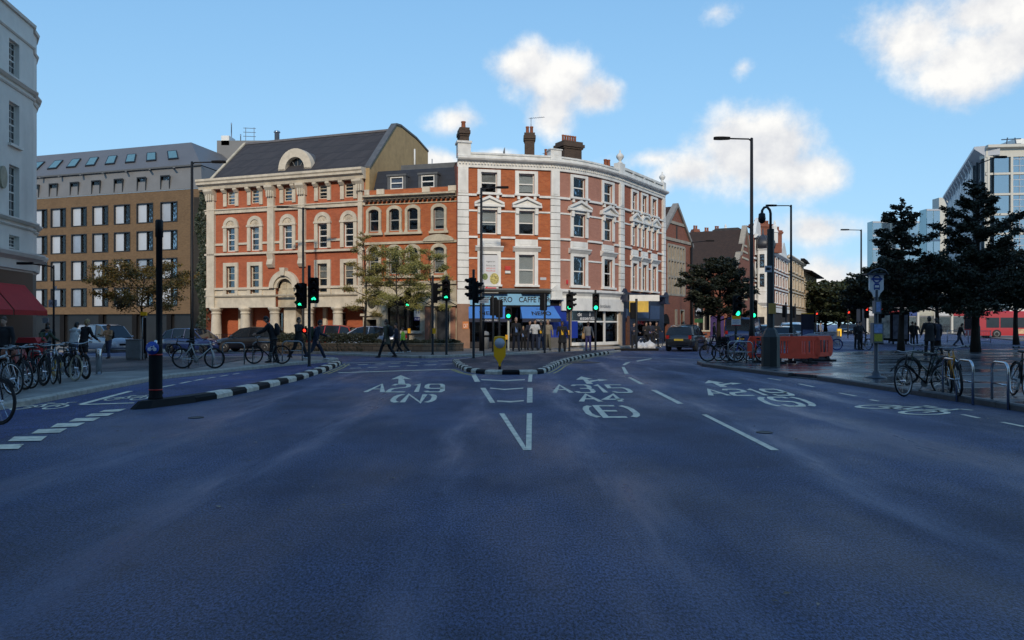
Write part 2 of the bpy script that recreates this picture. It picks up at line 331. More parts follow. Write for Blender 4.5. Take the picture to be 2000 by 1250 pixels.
class MB:
    def __init__(s): s.v = []; s.f = []; s.uv = []; s.smooth = []
    def add(s, vs, fs, uvs=None, sm=False):
        b = len(s.v); s.v += [tuple(p) for p in vs]
        s.uv += [tuple(u) for u in uvs] if uvs else [(0, 0)]*len(vs)
        for f in fs: s.f.append(tuple(b+i for i in f)); s.smooth.append(sm)
        return s
    def box(s, x0, x1, y0, y1, z0, z1):
        vs = [(x, y, z) for z in (z0, z1) for y in (y0, y1) for x in (x0, x1)]
        uv = [(x+y, z) for x, y, z in vs]
        return s.add(vs, [(0, 2, 3, 1), (4, 5, 7, 6), (0, 1, 5, 4), (2, 6, 7, 3), (0, 4, 6, 2), (1, 3, 7, 5)], uv)
    def obox(s, c, sx, sy, sz, rz=0, tilt=None):
        M = Matrix.Translation(c) @ Matrix.Rotation(rz, 4, 'Z')
        if tilt: M = M @ Matrix.Rotation(tilt, 4, 'X')
        vs = [M @ Vector((x*sx/2, y*sy/2, z*sz/2)) for z in (-1, 1) for y in (-1, 1) for x in (-1, 1)]
        return s.add(vs, [(0, 2, 3, 1), (4, 5, 7, 6), (0, 1, 5, 4), (2, 6, 7, 3), (0, 4, 6, 2), (1, 3, 7, 5)])
    def tube(s, pts, r, n=8, cap=True, sq=None, up=None, closed=False):
        pts = [Vector(p) for p in pts]; k = len(pts)
        rs = r if isinstance(r, list) else [r]*k
        vs = []; fs = []; prev = None
        for i, p in enumerate(pts):
            if closed: t = pts[(i+1) % k]-pts[i-1]
            else: t = pts[min(i+1, k-1)]-pts[max(i-1, 0)]
            t = t.normalized() if t.length > 1e-9 else Vector((0, 0, 1))
            if prev is None:
                a = Vector(up) if up else (Vector((0, 1, 0)) if abs(t.y) < .9 else Vector((1, 0, 0)))
            else: a = prev
            u = (a - t*a.dot(t)); u = u.normalized() if u.length > 1e-6 else t.orthogonal().normalized()
            prev = u; w = t.cross(u)
            ra, rb = rs[i] if isinstance(rs[i], (list, tuple)) else (rs[i], rs[i])
            for j in range(n):
                an = 2*math.pi*(j+.5)/n; vs.append(p + u*(math.cos(an)*rb) + w*(math.sin(an)*ra))
        for i in range(k if closed else k-1):
            for j in range(n):
                a, b = i*n+j, i*n+(j+1) % n; i2 = (i+1) % k
                fs.append((a, i2*n+j, i2*n+(j+1) % n, b))
        if cap and not closed: fs.append(tuple(range(n))); fs.append(tuple(range((k-1)*n, k*n))[::-1])
        return s.add(vs, fs, None, n > 5)
    def lathe(s, prof, n=16, c=(0, 0, 0), axis='z'):
        vs = []; fs = []; k = len(prof)
        for r, z in prof:
            for j in range(n):
                a = 2*math.pi*j/n; x, y = r*math.cos(a), r*math.sin(a)
                vs.append((c[0]+x, c[1]+y, c[2]+z) if axis == 'z' else ((c[0]+x, c[1]+z, c[2]+y) if axis == 'y' else (c[0]+z, c[1]+x, c[2]+y)))
        for i in range(k-1):
            for j in range(n): fs.append((i*n+j, i*n+(j+1) % n, (i+1)*n+(j+1) % n, (i+1)*n+j))
        fs.append(tuple(range(n))[::-1]); fs.append(tuple(range((k-1)*n, k*n)))
        return s.add(vs, fs, None, n > 8)
    def prism(s, poly, z0, z1):
        n = len(poly); vs = [(x, y, z0) for x, y in poly]+[(x, y, z1) for x, y in poly]
        return s.add(vs, [tuple(range(n))[::-1], tuple(range(n, 2*n))]+[(i, (i+1) % n, n+(i+1) % n, n+i) for i in range(n)])
    def plate(s, poly, o, u, v, th):
        """polygon in the (u,v) plane at o, thickness th along u x v"""
        o, u, v = Vector(o), Vector(u), Vector(v); w = u.cross(v).normalized()*th; n = len(poly)
        a = [o+u*p[0]+v*p[1] for p in poly]; b = [p+w for p in a]
        return s.add(a+b, [tuple(range(n))[::-1], tuple(range(n, 2*n))]+[(i, (i+1) % n, n+(i+1) % n, n+i) for i in range(n)], [(p[0], p[1]) for p in poly]*2)
    def mesh(s, name):
        me = bpy.data.meshes.new(name); me.from_pydata(s.v, [], s.f)
        if any(u != (0, 0) for u in s.uv):
            l = me.uv_layers.new(name='UVMap'); idx = np.empty(len(me.loops), np.int32); me.loops.foreach_get('vertex_index', idx)
            l.data.foreach_set('uv', np.array(s.uv, np.float32)[idx].ravel())
        if any(s.smooth): me.polygons.foreach_set('use_smooth', s.smooth)
        me.update(); return me
    def fix(s, me):
        bm = bmesh.new(); bm.from_mesh(me); bmesh.ops.recalc_face_normals(bm, faces=bm.faces); bm.to_mesh(me); bm.free(); return me
    def build(s, name, m, parent=None, local=False, bevel=0, kind=None):
        """verts are world coordinates (minus the parent's place) unless local"""
        off = Vector((0, 0, 0)) if (local or parent is None) else wl(parent)
        if off.length: s.v = [(x-off.x, y-off.y, z-off.z) for x, y, z in s.v]
        me = s.fix(s.mesh(name))
        o = inst(name, me, m, parent); WL[o.name] = off if parent else Vector((0, 0, 0))
        if bevel:
            b = o.modifiers.new('bevel', 'BEVEL'); b.width = bevel; b.segments = 2; b.limit_method = 'ANGLE'
        if kind: o['kind'] = kind
        return o

TXT = {}
def text_geo(t, w, h, bold=0.0):
    """flat lettering as (verts, faces) in a box w x h with its lower left corner at 0,0"""
    key = (t, bold)
    if key not in TXT:
        c = bpy.data.curves.new('t', 'FONT'); c.body = t; c.size = 1; c.offset = bold; c.resolution_u = 3
        o = bpy.data.objects.new('t', c); COL.objects.link(o)
        me = bpy.data.meshes.new_from_object(o)
        vs = [tuple(v.co) for v in me.vertices]; fs = [tuple(p.vertices) for p in me.polygons]
        bpy.data.objects.remove(o); bpy.data.meshes.remove(me); bpy.data.curves.remove(c)
        TXT[key] = (vs, fs)
    vs, fs = TXT[key]
    xs = [v[0] for v in vs]; ys = [v[1] for v in vs]
    x0, x1, y0, y1 = min(xs), max(xs), min(ys), max(ys)
    return [((v[0]-x0)/(x1-x0)*w, (v[1]-y0)/(y1-y0)*h) for v in vs], fs
def lettering(name, t, o, u, v, w, h, m, parent, bold=0.0, local=False):
    p, fs = text_geo(t, w, h, bold); o, u, v = Vector(o), Vector(u), Vector(v)
    mb = MB(); mb.add([o+u*a+v*b for a, b in p], fs)
    return mb.build(name, m, parent, local)

class Fac:
    """a facade along a plan line, left to right as seen from outside; p(s, z, d): d metres in front of the wall"""
    def __init__(s, pts):
        s.v = [Vector((p[0], p[1])) for p in pts]; n = len(s.v)
        s.t = [(s.v[i+1]-s.v[i]).normalized() for i in range(n-1)]
        s.n = [Vector((t.y, -t.x)) for t in s.t]
        s.c = [0.]
        for i in range(n-1): s.c.append(s.c[-1]+(s.v[i+1]-s.v[i]).length)
        s.L = s.c[-1]; s.m = []
        for i in range(n):
            a, b = s.n[max(i-1, 0)], s.n[min(i, n-2)]; m = (a+b).normalized(); s.m.append(m/max(m.dot(a), .3))
    def i(s, q):
        for k in range(len(s.t)-1):
            if q < s.c[k+1]-1e-6: return k
        return len(s.t)-1
    def p(s, q, z, d=0, k=None):
        k = s.i(q) if k is None else k; f = (q-s.c[k])/(s.c[k+1]-s.c[k])
        a = s.v[k]+s.m[k]*d; b = s.v[k+1]+s.m[k+1]*d; r = a+(b-a)*f
        return Vector((r.x, r.y, z))
    def ang(s, q): t = s.t[s.i(q)]; return math.atan2(t.y, t.x)
    def br(s, a, b): return [a]+[c for c in s.c[1:-1] if a+1e-4 < c < b-1e-4]+[b]
    def px(s, px):
        """how far along the facade the sight line at this picture column meets it"""
        k_ = (px-1000)/1500; best = None
        for k in range(len(s.t)):
            a, t = s.v[k], s.t[k]; den = t.x-k_*t.y
            if abs(den) < 1e-9: continue
            u = (k_*a.y-a.x)/den; L = s.c[k+1]-s.c[k]
            lo = -1e9 if k == 0 else -1e-6; hi = 1e9 if k == len(s.t)-1 else L+1e-6
            if lo <= u <= hi:
                q = s.c[k]+u
                if best is None or abs(q-s.L/2) < abs(best-s.L/2): best = q
        return best
    def Y(s, q): return s.p(q, 0).y
    def z(s, q, py): return zz(py, s.Y(q))
    def quad(s, mb, a, b, z0, z1, d=0):
        for q0, q1 in zip(s.br(a, b), s.br(a, b)[1:]):
            k = s.i((q0+q1)/2)
            mb.add([s.p(q0, z0, d, k), s.p(q1, z0, d, k), s.p(q1, z1, d, k), s.p(q0, z1, d, k)], [(0, 1, 2, 3)], [(q0, z0), (q1, z0), (q1, z1), (q0, z1)])
    def box(s, mb, a, b, z0, z1, d0, d1): return s.sweep(mb, [(d0, z0), (d1, z0), (d1, z1), (d0, z1)], a, b)
    def sweep(s, mb, prof, a, b, closed=True):
        n = len(prof); B = s.br(a, b); vs = []; uv = []
        for j, q in enumerate(B):
            k = s.i((q+B[j+1])/2) if j == 0 else s.i((q+B[j-1])/2)
            for d, z in prof: vs.append(s.p(q, z, d, k)); uv.append((q+d*.9, z+d*.6))
        fs = []
        for j in range(len(B)-1):
            for i in range(n if closed else n-1):
                i2 = (i+1) % n; fs.append((j*n+i, (j+1)*n+i, (j+1)*n+i2, j*n+i2))
        if closed: fs.append(tuple(range(n))[::-1]); fs.append(tuple(range((len(B)-1)*n, len(B)*n)))
        mb.add(vs, fs, uv); return mb
    def wall(s, mb, a, b, z0, z1, ops, d=0, rev=.28):
        """wall face with openings (s0, s1, z0, z1) and their reveals"""
        ops = [o for o in ops if o[1] > a and o[0] < b and o[3] > z0 and o[2] < z1]
        S = sorted({a, b, *[min(max(x, a), b) for o in ops for x in o[:2]]}); Z = sorted({z0, z1, *[min(max(x, z0), z1) for o in ops for x in o[2:]]})
        for q0, q1 in zip(S, S[1:]):
            for y0, y1 in zip(Z, Z[1:]):
                cq, cz = (q0+q1)/2, (y0+y1)/2
                if any(o[0] < cq < o[1] and o[2] < cz < o[3] for o in ops): continue
                s.quad(mb, q0, q1, y0, y1, d)
        for o in ops:
            q0, q1, y0, y1 = o; k = s.i((q0+q1)/2)
            A = [s.p(q0, y0, d, k), s.p(q1, y0, d, k), s.p(q1, y1, d, k), s.p(q0, y1, d, k)]
            Bk = [s.p(q0, y0, d-rev, k), s.p(q1, y0, d-rev, k), s.p(q1, y1, d-rev, k), s.p(q0, y1, d-rev, k)]
            mb.add(A+Bk, [(0, 4, 5, 1), (1, 5, 6, 2), (2, 6, 7, 3), (3, 7, 4, 0)], [(q0, y0), (q1, y0), (q1, y1), (q0, y1)]*2)
        return mb
    def loc(s, q, z, d=0): return s.p(q, z, d)
    def u(s, q): t = s.t[s.i(q)]; return Vector((t.x, t.y, 0))

WM = {}
def win_meshes(w, h, style):
    key = (round(w, 2), round(h, 2), style)
    if key in WM: return WM[key]
    w, h = key[0], key[1]; f = MB(); fr = .06 if w < 1.4 else .08
    y0, y1 = .10, .18
    f.box(-w/2, -w/2+fr, y0, y1, 0, h); f.box(w/2-fr, w/2, y0, y1, 0, h)
    f.box(-w/2+fr, w/2-fr, y0, y1, 0, fr*1.2); f.box(-w/2+fr, w/2-fr, y0, y1, h-fr, h)
    panes = []
    if style.startswith('sash'):
        zm = h*.5; f.box(-w/2+fr, w/2-fr, y0+.01, y1-.01, zm-.035, zm+.035)
        if style == 'sash4':
            for q in (.25, .75): f.box(-w/2+fr, w/2-fr, .125, .155, h*q-.018, h*q+.018)
        if style == 'sash8':
            for q in (.17, .34, .66, .83): f.box(-w/2+fr, w/2-fr, .125, .155, h*q-.014, h*q+.014)
            for x in (-w/6, w/6): f.box(x-.014, x+.014, .126, .154, fr, h-fr)
        zs = [(fr*1.2, zm-.035), (zm+.035, h-fr)]
        for a, b in zs: p = MB(); p.box(-w/2+fr, w/2-fr, .138, .144, a, b); panes.append(p.fix(p.mesh('pane')))
    elif style == 'grid':
        nx = max(2, round(w/.75)); nz = max(2, round(h/.95))
        for i in range(1, nx): x = -w/2+w*i/nx; f.box(x-.03, x+.03, y0, y1, fr, h-fr)
        for i in range(1, nz): z = h*i/nz; f.box(-w/2+fr, w/2-fr, y0+.01, y1-.01, z-.03, z+.03)
        p = MB(); p.box(-w/2+fr, w/2-fr, .138, .144, fr, h-fr); panes.append(p.fix(p.mesh('pane')))
    else:
        if style == 'mullion': f.box(-.03, .03, y0, y1, fr, h-fr)
        p = MB(); p.box(-w/2+fr, w/2-fr, .138, .144, fr*1.2, h-fr); panes.append(p.fix(p.mesh('pane')))
    bl = MB(); bl.box(-w/2+fr, w/2-fr, .20, .21, 0, 1)
    WM[key] = (f.fix(f.mesh('window')), panes, bl.fix(bl.mesh('blind')), fr)
    return WM[key]
def window(fac, par, q, z0, w, h, style='sash', fm=None, blind=0, glass=None, d=0, bm=None, name='window'):
    """a framed window in the wall; blind = how much of its height is covered from above"""
    f, ps, bl, fr = win_meshes(w, h, style)
    P = fac.p(q, z0, d)-wl(par); o = inst(name, f, fm or WHITE, par, P, (0, 0, fac.ang(q)))
    for p in ps: inst('pane', p, glass or GLASS, o)
    if blind: inst('blind', bl, bm or BLIND, o, (0, 0, h-fr-(h-2*fr)*blind), scale=(1, 1, (h-2*fr)*blind))
    return o

# ------------------------------------------------------------------ ground, pavements, kerbs, markings
def sheet(name, poly, z, m, thick=0, parent=None):
    bm = bmesh.new(); f = bm.faces.new([bm.verts.new((x, y, 0)) for x, y in poly])
    for cx in (-10, -36): bmesh.ops.bisect_plane(bm, geom=bm.verts[:]+bm.edges[:]+bm.faces[:], plane_co=(cx, 0, 0), plane_no=(1, 0, 0))
    bmesh.ops.triangulate(bm, faces=bm.faces[:])
    if thick:
        r = bmesh.ops.extrude_face_region(bm, geom=bm.faces[:])
        for v in [g for g in r['geom'] if isinstance(g, bmesh.types.BMVert)]: v.co.z = z
        for v in bm.verts:
            v.co.z = (v.co.z if v.co.z > 1e-6 else z-thick) + gz(v.co.x)
    else:
        for v in bm.verts: v.co.z = z+gz(v.co.x)
    bmesh.ops.recalc_face_normals(bm, faces=bm.faces)
    if not thick:
        for f in bm.faces:
            if f.normal.z < 0: f.normal_flip()
    me = bpy.data.meshes.new(name); bm.to_mesh(me); bm.free()
    o = inst(name, me, m, parent); WL[o.name] = Vector((0, 0, 0))
    if not parent: o['kind'] = 'structure'
    return o
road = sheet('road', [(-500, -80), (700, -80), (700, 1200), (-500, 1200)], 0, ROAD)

PL = [(-9.6, -5), (-9.6, 10), (-9.6, 15.2), (-9.87, 18.05), (-10.2, 22.0), (-9.6, 24.5), (-8.6, 29.3), (-7.7, 31.6), (-7.45, 32.5), (-8.1, 33.9), (-11, 35.8), (-15, 37), (-22, 41), (-28, 46), (-70, 56), (-70, -5)]
PR = [(9.4, -5), (9.4, 14.1), (8.8, 21.8), (8.38, 22.9), (7.24, 28.6), (7.5, 30.5), (8.8, 33.2), (12, 37), (20, 42), (34, 47), (90, 58), (90, -5)]
PN = [(-4.2, 35.3), (0, 38.7), (2.5, 43.6), (4, 45.3), (11, 55.5), (13.5, 60.5), (18.5, 70), (28.5, 88), (62, 158), (45, 160), (8, 75), (-3.2, 47.5), (-3.6, 44.6), (-13.6, 43.4), (-9.6, 39.6)]
PB = [(-9.6, 46.2), (-22, 50.2), (-28, 56), (-60, 68), (-60, 95), (-20, 80), (-5, 52)]
PF = [(46, 70), (120, 70), (160, 200), (105, 205)]
for P in (PL, PR, PN, PB, PF): PAVES.append((P, .12))
pave_left = sheet('pavement', PL, .12, PAVE, .3)
pave_right = sheet('pavement', PR, .12, PAVEW, .3)
pave_shops = sheet('pavement', PN, .12, PAVE, .3)
pave_back = sheet('pavement', PB, .12, PAVE, .3)
pave_far = sheet('pavement', PF, .12, PAVE, .3)
# asphalt strip across the left plaza and the blue cycle track beside it
sheet('plaza_path', [(-10.6, 25.3), (-13.5, 24.6), (-21.5, 27), (-22, 40.3), (-15.2, 36.4), (-11.6, 35.3)], .124, ASPH2)
track = sheet('cycle_path', [(-7.1, -5), (-7.1, 14), (-6.95, 20), (-6.9, 26), (-7.2, 31.4), (-7.7, 31.5), (-8.6, 29.2), (-9.6, 24.4), (-10.15, 22.0), (-9.83, 18.05), (-9.56, 15.2), (-9.56, -5)], .004, TRACK)

def resample(pts, L, off=0.0):
    """stones of length L along a line"""
    f = Fac(pts); out = []; q = off
    while q < f.L-.05:
        e = min(q+L, f.L); out.append((f, q, e)); q = e
    return out
def kerb(par, pts, m, L=.9, w=.16, h=.128, m2=None, name='kerb_stone', first=0, jit=.004, cham=.03, gap=.008):
    for i, (f, a, b) in enumerate(resample(pts, L)):
        mb = MB(); k = rnd.uniform(-jit, jit); B = [a+gap/2, b-gap/2]
        vs = []
        for q in B:
            x, y = f.p(q, 0, 0).xy; g = gz(x)
            for d, z in ((0, -.1), (w, -.1), (w, h-cham+k), (w-cham, h+k), (cham*.6 if m2 else 0, h+k), (0, h-cham*.5+k)):
                p = f.p(q, g+z, d); vs.append(p)
        n = 6; mb.add(vs, [tuple(range(n))[::-1], tuple(range(n, 2*n))]+[(j, (j+1) % n, n+(j+1) % n, n+j) for j in range(n)])
        mb.build(name, (m2 if (m2 and i % 2 == 1 and i >= first) else m), par)
# kerb stones: lines run so that the outside (road side) is to the right of travel
kerb(pave_left, [(-9.6, 8), *PL[2:11]], KERB)
kerb(pave_left, [PL[10], PL[11], PL[12]], KERB, L=1.8)
kerb(pave_right, [PR[2], (9.1, 18), PR[1], (9.4, 8)], KERBD)
kerb(pave_right, [PR[7], PR[6], PR[5], PR[4], (7.8, 25.8), PR[3]], KERBD)
kerb(pave_right, [PR[3], PR[2]], KERBD, h=.03, cham=.01)
kerb(pave_shops, [PN[14], PN[0], PN[1], PN[2], PN[3]], KERB)
kerb(pave_shops, [PN[3], PN[4], PN[5], PN[6]], KERB, L=1.8)
kerb(pave_back, [PB[2], PB[1], PB[0]], KERB, L=1.8)

# black and white kerb between the carriageway and the cycle track
SEG = [G(262, 797), G(330, 789), G(400, 778), G(460, 766), G(520, 753), G(570, 741), G(610, 728), G(638, 718), G(651, 711)]
seg = thing('cycle_track_kerb', 'long low kerb of black and white blocks dividing cycle track from road', 'kerb', (*SEG[0], 0))
mbn = MB(); f0 = Fac(SEG)
def nose(f, q0, q1):
    a = [f.p(q0+.0, 0, .02), f.p(q0-.25, 0, .12), f.p(q0-.25, 0, .24), f.p(q0, 0, .36), f.p(q1, 0, .36), f.p(q1, 0, .0)]
    t = [Vector((p.x, p.y, .14)) for p in [f.p(q0+.1, 0, .06), f.p(q0-.08, 0, .14), f.p(q0-.08, 0, .22), f.p(q0+.1, 0, .31), f.p(q1, 0, .31), f.p(q1, 0, .04)]]
    mbn.add(a+t, [tuple(range(6))[::-1], tuple(range(6, 12))]+[(j, (j+1) % 6, 6+(j+1) % 6, 6+j) for j in range(6)])
nose(f0, .05, 1.2); mbn.build('kerb_nose', KBLACK, seg)
kerb(seg, [f0.p(1.21, 0).xy, *SEG[2:]], KBLACK, L=.72, w=.32, h=.14, m2=KWHITE, name='kerb_block', cham=.05)

# central island
ISL = [G(*p) for p in ((896, 707), (903, 715), (922, 725), (948, 730), (1000, 731), (1045, 730), (1062, 723), (1076, 714), (1100, 706), (1135, 698), (1180, 691))]
ISP = ISL+[(5.9, 43.2), (3.4, 41.2), (1.6, 38.0), (-1.2, 35.6)]
PAVES.append((ISP, .11))
island = sheet('traffic_island', ISP, .11, ISLE, .3)
kerb(island, ISL, KBLACK, L=.46, w=.26, h=.14, m2=KWHITE, name='kerb_block', cham=.05)
kerb(island, [ISP[10], ISP[11], ISP[12], ISP[13], ISP[14], ISP[0]], KERB, L=.9, w=.14, h=.11)

# ---- painted markings, each a part of the road
def mark(name, pts, m=PAINT, z=.006, world=False):
    mb = MB(); P = [(*p, z+gz(p[0])) for p in (pts if world else [G(*q) for q in pts])]
    mb.add(P, [tuple(range(len(P)))]); o = mb.build(name, m, road)
    if o.data.polygons[0].normal.z < 0: o.data.flip_normals()
    return o
def strip(name, pts, w, m=PAINT, z=.006, world=False):
    P = pts if world else [G(*q) for q in pts]; f = Fac(P); mb = MB(); B = f.br(0, f.L)
    for a, b in zip(B, B[1:]):
        k = f.i((a+b)/2); mb.add([f.p(q, z+gz(f.p(q, 0, 0, k).x), d, k) for q, d in ((a, -w/2), (b, -w/2), (b, w/2), (a, w/2))], [(0, 1, 2, 3)])
    o = mb.build(name, m, road)
    return o
for q in (((-20, 870), (47, 868.5), (36, 878), (-30, 879)), ((28, 854), (92, 853), (80, 862), (15, 863)), ((75, 839.5), (131, 838), (117, 846), (61, 848)),
          ((112, 828), (167, 826.5), (150, 834), (98, 836)), ((148, 818), (196, 816.5), (182, 823), (134, 824.5)), ((178, 809), (224, 807.5), (211, 813), (166, 814.5)),
          ((203, 802), (247, 799), (232, 804.5), (193, 806))): mark('separator_block', q, z=.010)
strip('lane_line', [(158, 790.5), (255, 764.5)], .13, z=.010); strip('lane_line', [(156, 791.5), (262, 788)], .16, z=.013)
for a, b in (((300, 760), (340, 752)), ((352, 749.5), (372, 745.5)), ((380, 744), (398, 740.5)), ((405, 739.5), (420, 737)), ((430, 735.5), (445, 733)), ((455, 731.5), (468, 729.5))):
    strip('lane_dash', [a, b], .1, z=.010)
def bike_symbol(x, y, w, h, rz=0, z=.012, parent=None):
    mb = MB()
    def T(a, b): a -= .5; b -= .5; c, s = math.cos(rz), math.sin(rz); return (x+a*w*c-b*h*s, y+a*w*s+b*h*c)
    def line(a, b, t=.05):
        d = Vector((b[0]-a[0], b[1]-a[1])); n = Vector((-d.y, d.x)).normalized()*t/2
        mb.add([(*T(*p), z+gz(x)) for p in ((a[0]+n.x, a[1]+n.y), (b[0]+n.x, b[1]+n.y), (b[0]-n.x, b[1]-n.y), (a[0]-n.x, a[1]-n.y))], [(0, 1, 2, 3)])
    for cx in (.2, .8):
        vs = []; n = 16
        for j in range(n):
            a = 2*math.pi*j/n
            for r in (.19, .14): vs.append((*T(cx+r*math.cos(a), .3+r*1.45*math.sin(a)), z+gz(x)))
        mb.add(vs, [(2*j, 2*((j+1) % n), 2*((j+1) % n)+1, 2*j+1) for j in range(n)])
    for a, b in (((.2, .3), (.36, .72)), ((.36, .72), (.5, .32)), ((.2, .3), (.5, .32)), ((.5, .32), (.7, .74)), ((.36, .72), (.7, .74)), ((.8, .3), (.68, .88)), ((.68, .88), (.82, .9)), ((.28, .82), (.44, .82))): line(a, b)
    return mb.build('cycle_symbol', PAINT, road)
bike_symbol(*G(92, 793), .95, 1.5, R(8)); bike_symbol(*G(257, 777), .85, 1.4, R(8)); bike_symbol(*G(1790, 799), 1.7, 1.9, R(-70), z=.008)
# lane text drawn with a broad road-marking pen
GL = {'A': [[(0, 0), (.5, 1), (1, 0)], [(.22, .36), (.78, .36)]], '2': [[(0, .82), (.15, 1), (.85, 1), (1, .86), (1, .66), (.85, .55), (.12, .40), (0, .22), (0, 0), (1, 0)]], '1': [[(.22, .84), (.62, 1), (.62, 0)]],
      '9': [[(1, .52), (.85, .42), (.15, .42), (0, .55), (0, .86), (.15, 1), (.85, 1), (1, .86), (1, .16), (.85, 0), (.15, 0), (0, .12)]], '3': [[(0, .86), (.15, 1), (.85, 1), (1, .86), (1, .64), (.85, .52), (.35, .52)], [(.85, .52), (1, .40), (1, .14), (.85, 0), (.15, 0), (0, .14)]],
      '5': [[(1, 1), (.06, 1), (.0, .56), (.82, .58), (1, .44), (1, .14), (.85, 0), (.15, 0), (0, .12)]], '4': [[(.72, 0), (.72, 1), (0, .30), (1, .30)]], '(': [[(1, 1), (.35, .88), (0, .68), (0, .30), (.35, .12), (1, 0)]], ')': [[(0, 1), (.65, .88), (1, .68), (1, .30), (.65, .12), (0, 0)]],
      'N': [[(0, 0), (0, 1), (1, 0), (1, 1)]], 'E': [[(1, 1), (0, 1), (0, 0), (1, 0)], [(0, .52), (.85, .52)]], 'S': [[(1, .86), (.85, 1), (.15, 1), (0, .86), (0, .66), (.15, .54), (.85, .46), (1, .34), (1, .14), (.85, 0), (.15, 0), (0, .14)]]}
def roadtext(t, x, y, w, h, shear=0.0, tx=.115, ty=.22):
    """shear: sideways drift of the top of the letters; tx, ty: pen size across and along the lane"""
    mb = MB(); ws = [(.34 if c_ in '()' else (.55 if c_ == '1' else 1.0)) for c_ in t]; gap = .32; tot = sum(ws)+gap*(len(t)-1); q = 0.; z = .006
    for c_, g in zip(t, ws):
        for pl in GL[c_]:
            P = [Vector((x+(q+g*a)/tot*w+shear*b_, y+b_*h)) for a, b_ in pl]
            f = []
            for i, p in enumerate(P):
                d0 = (P[i]-P[i-1]) if i else (P[1]-P[0]); d1 = (P[i+1]-P[i]) if i < len(P)-1 else d0
                d0, d1 = [Vector((d.x/tx, d.y/ty)).normalized() for d in (d0, d1)]; n0, n1 = Vector((-d0.y, d0.x)), Vector((-d1.y, d1.x)); m = (n0+n1).normalized(); m = m/max(.45, m.dot(n0)); e = Vector((m.x*tx/2, m.y*ty/2)); f.append((p+e, p-e))
            vs = [(*v, z) for pr in f for v in pr]; mb.add(vs, [(2*i, 2*i+1, 2*i+3, 2*i+2) for i in range(len(f)-1)]); z += .0007
        q += g+gap
    o = mb.build('road_lettering', PAINT, road)
    for pgn in o.data.polygons:
        if pgn.normal.z < 0: pgn.flip()
for a in (('A219', -3.42, 17.9, 1.80, 2.3, -.20), ('(N)', -2.46, 15.55, .84, 1.75, -.10), ('A315', .98, 17.75, 1.80, 2.2, .05), ('A4', 1.42, 15.7, .92, 1.6, .05), ('(E)', 1.36, 13.1, .84, 1.8, .02), ('A219', 4.42, 17.05, 1.85, 1.6, .15), ('(S)', 5.05, 14.85, .86, 1.8, .25)): roadtext(*a)
def arrow(x, y, w, h, branch=0, shear=0.0):
    P = [(-.16, 0), (.16, 0), (.13, .55), (.5, .46), (0, 1), (-.5, .46), (-.13, .55)]
    if branch: P = [(-.16, 0), (.16, 0), (.14, .22), (.62, .42), (.58, .32), (1.15, .50), (.70, .62), (.64, .54), (.12, .40), (.12, .58), (.42, .60), (-.05, 1), (-.5, .52), (-.12, .56)]
    mb = MB(); mb.add([(x+a*w+shear*b_, y+b_*h, .006) for a, b_ in P], [tuple(range(len(P)))]); o = mb.build('lane_arrow', PAINT, road)
    if o.data.polygons[0].normal.z < 0: o.data.flip_normals()
arrow(-2.92, 20.35, .60, 3.4, 0, -.52); arrow(2.06, 20.3, .55, 2.9, 1, .06); arrow(5.35, 19.4, .6, 2.2, 1, .2)
# centre hatching
for q in (((920, 731.5), (929, 731.5), (938, 746), (927, 746)), ((1033, 731.5), (1040, 731.5), (1039, 746), (1031, 746)), ((938, 758), (948, 758), (967, 787), (957, 787)), ((1030, 758), (1040, 758), (1040, 787), (1029, 787)),
          ((975, 808), (985, 808), (1025, 870), (1029, 880), (1022, 880)), ((1029, 808), (1039, 808), (1038, 880), (1027, 880))):
    mark('hatch_edge', q, z=.006 if q[0][0] < 1000 else .008)
for q in (((940, 741), (983, 743), (1025, 741), (1025, 742.6), (983, 745), (940, 742.6)), ((957, 757.5), (985, 760), (1022, 757.5), (1022, 759.3), (985, 762), (957, 759.3)), ((971, 782.5), (997, 784), (1023, 782), (1023, 784), (997, 786.5), (971, 785))):
    mark('hatch_chevron', q)
for q in (((1370, 810), (1380, 810), (1522, 880), (1506, 880)), ((1271, 762), (1281, 762), (1335, 789), (1323, 789)), ((1226, 737.5), (1233, 737.5), (1259, 751), (1250, 751)), ((1214, 717), (1219.5, 717), (1228, 730), (1220, 730.5)),
          ((1222, 708.5), (1232, 707), (1221, 713.5), (1215, 713.5)), ((1242, 705), (1272, 700), (1273, 701.3), (1245, 706.3))):
    mark('lane_dash', q)
for a in ((1560, 750, 1590, 756), (1640, 768, 1672, 774), (1880, 810, 1912, 817), (1957, 825, 2002, 834), (1500, 739, 1525, 743), (1700, 781, 1716, 784)): strip('lane_dash', [a[:2], a[2:]], .09)
strip('stop_line', [(661, 728.3), (887, 721.3)], .28); strip('crossing_line', [(652, 710), (905, 703.2)], .16)
strip('crossing_line', [(1175, 697), (1300, 700), (1420, 704)], .13)
for a, b, y in ((663, 684, 714), (699, 718, 712.7), (733, 752, 711.3), (763, 782, 710), (800, 820, 708.8), (835, 855, 707.4), (684, 705, 719.6), (719, 737, 718), (759, 780, 716.2), (794, 815, 714.6), (829, 852, 713), (862, 885, 711.4)):
    strip('crossing_stud', [(a, y), (b, y-.6)], .22)
for d in (0, 1): strip('yellow_line', [(885-d*6, 721+d*.3), (905-d*6, 729), (928-d*6, 733+d*.6)], .07, PAINT_Y)
for d in (.12, .30):
    f_ = Fac(ISL[5:]); strip('edge_line', [f_.p(q, 0, .26+d).xy for q in np.linspace(.2, f_.L, 16)], .06, PAINT_Y, world=True)
for d in (.14, .30):
    f_ = Fac(SEG); strip('edge_line', [f_.p(q, 0, .32+d).xy for q in np.linspace(f_.L*.62, f_.L, 10)], .06, PAINT_Y, world=True)
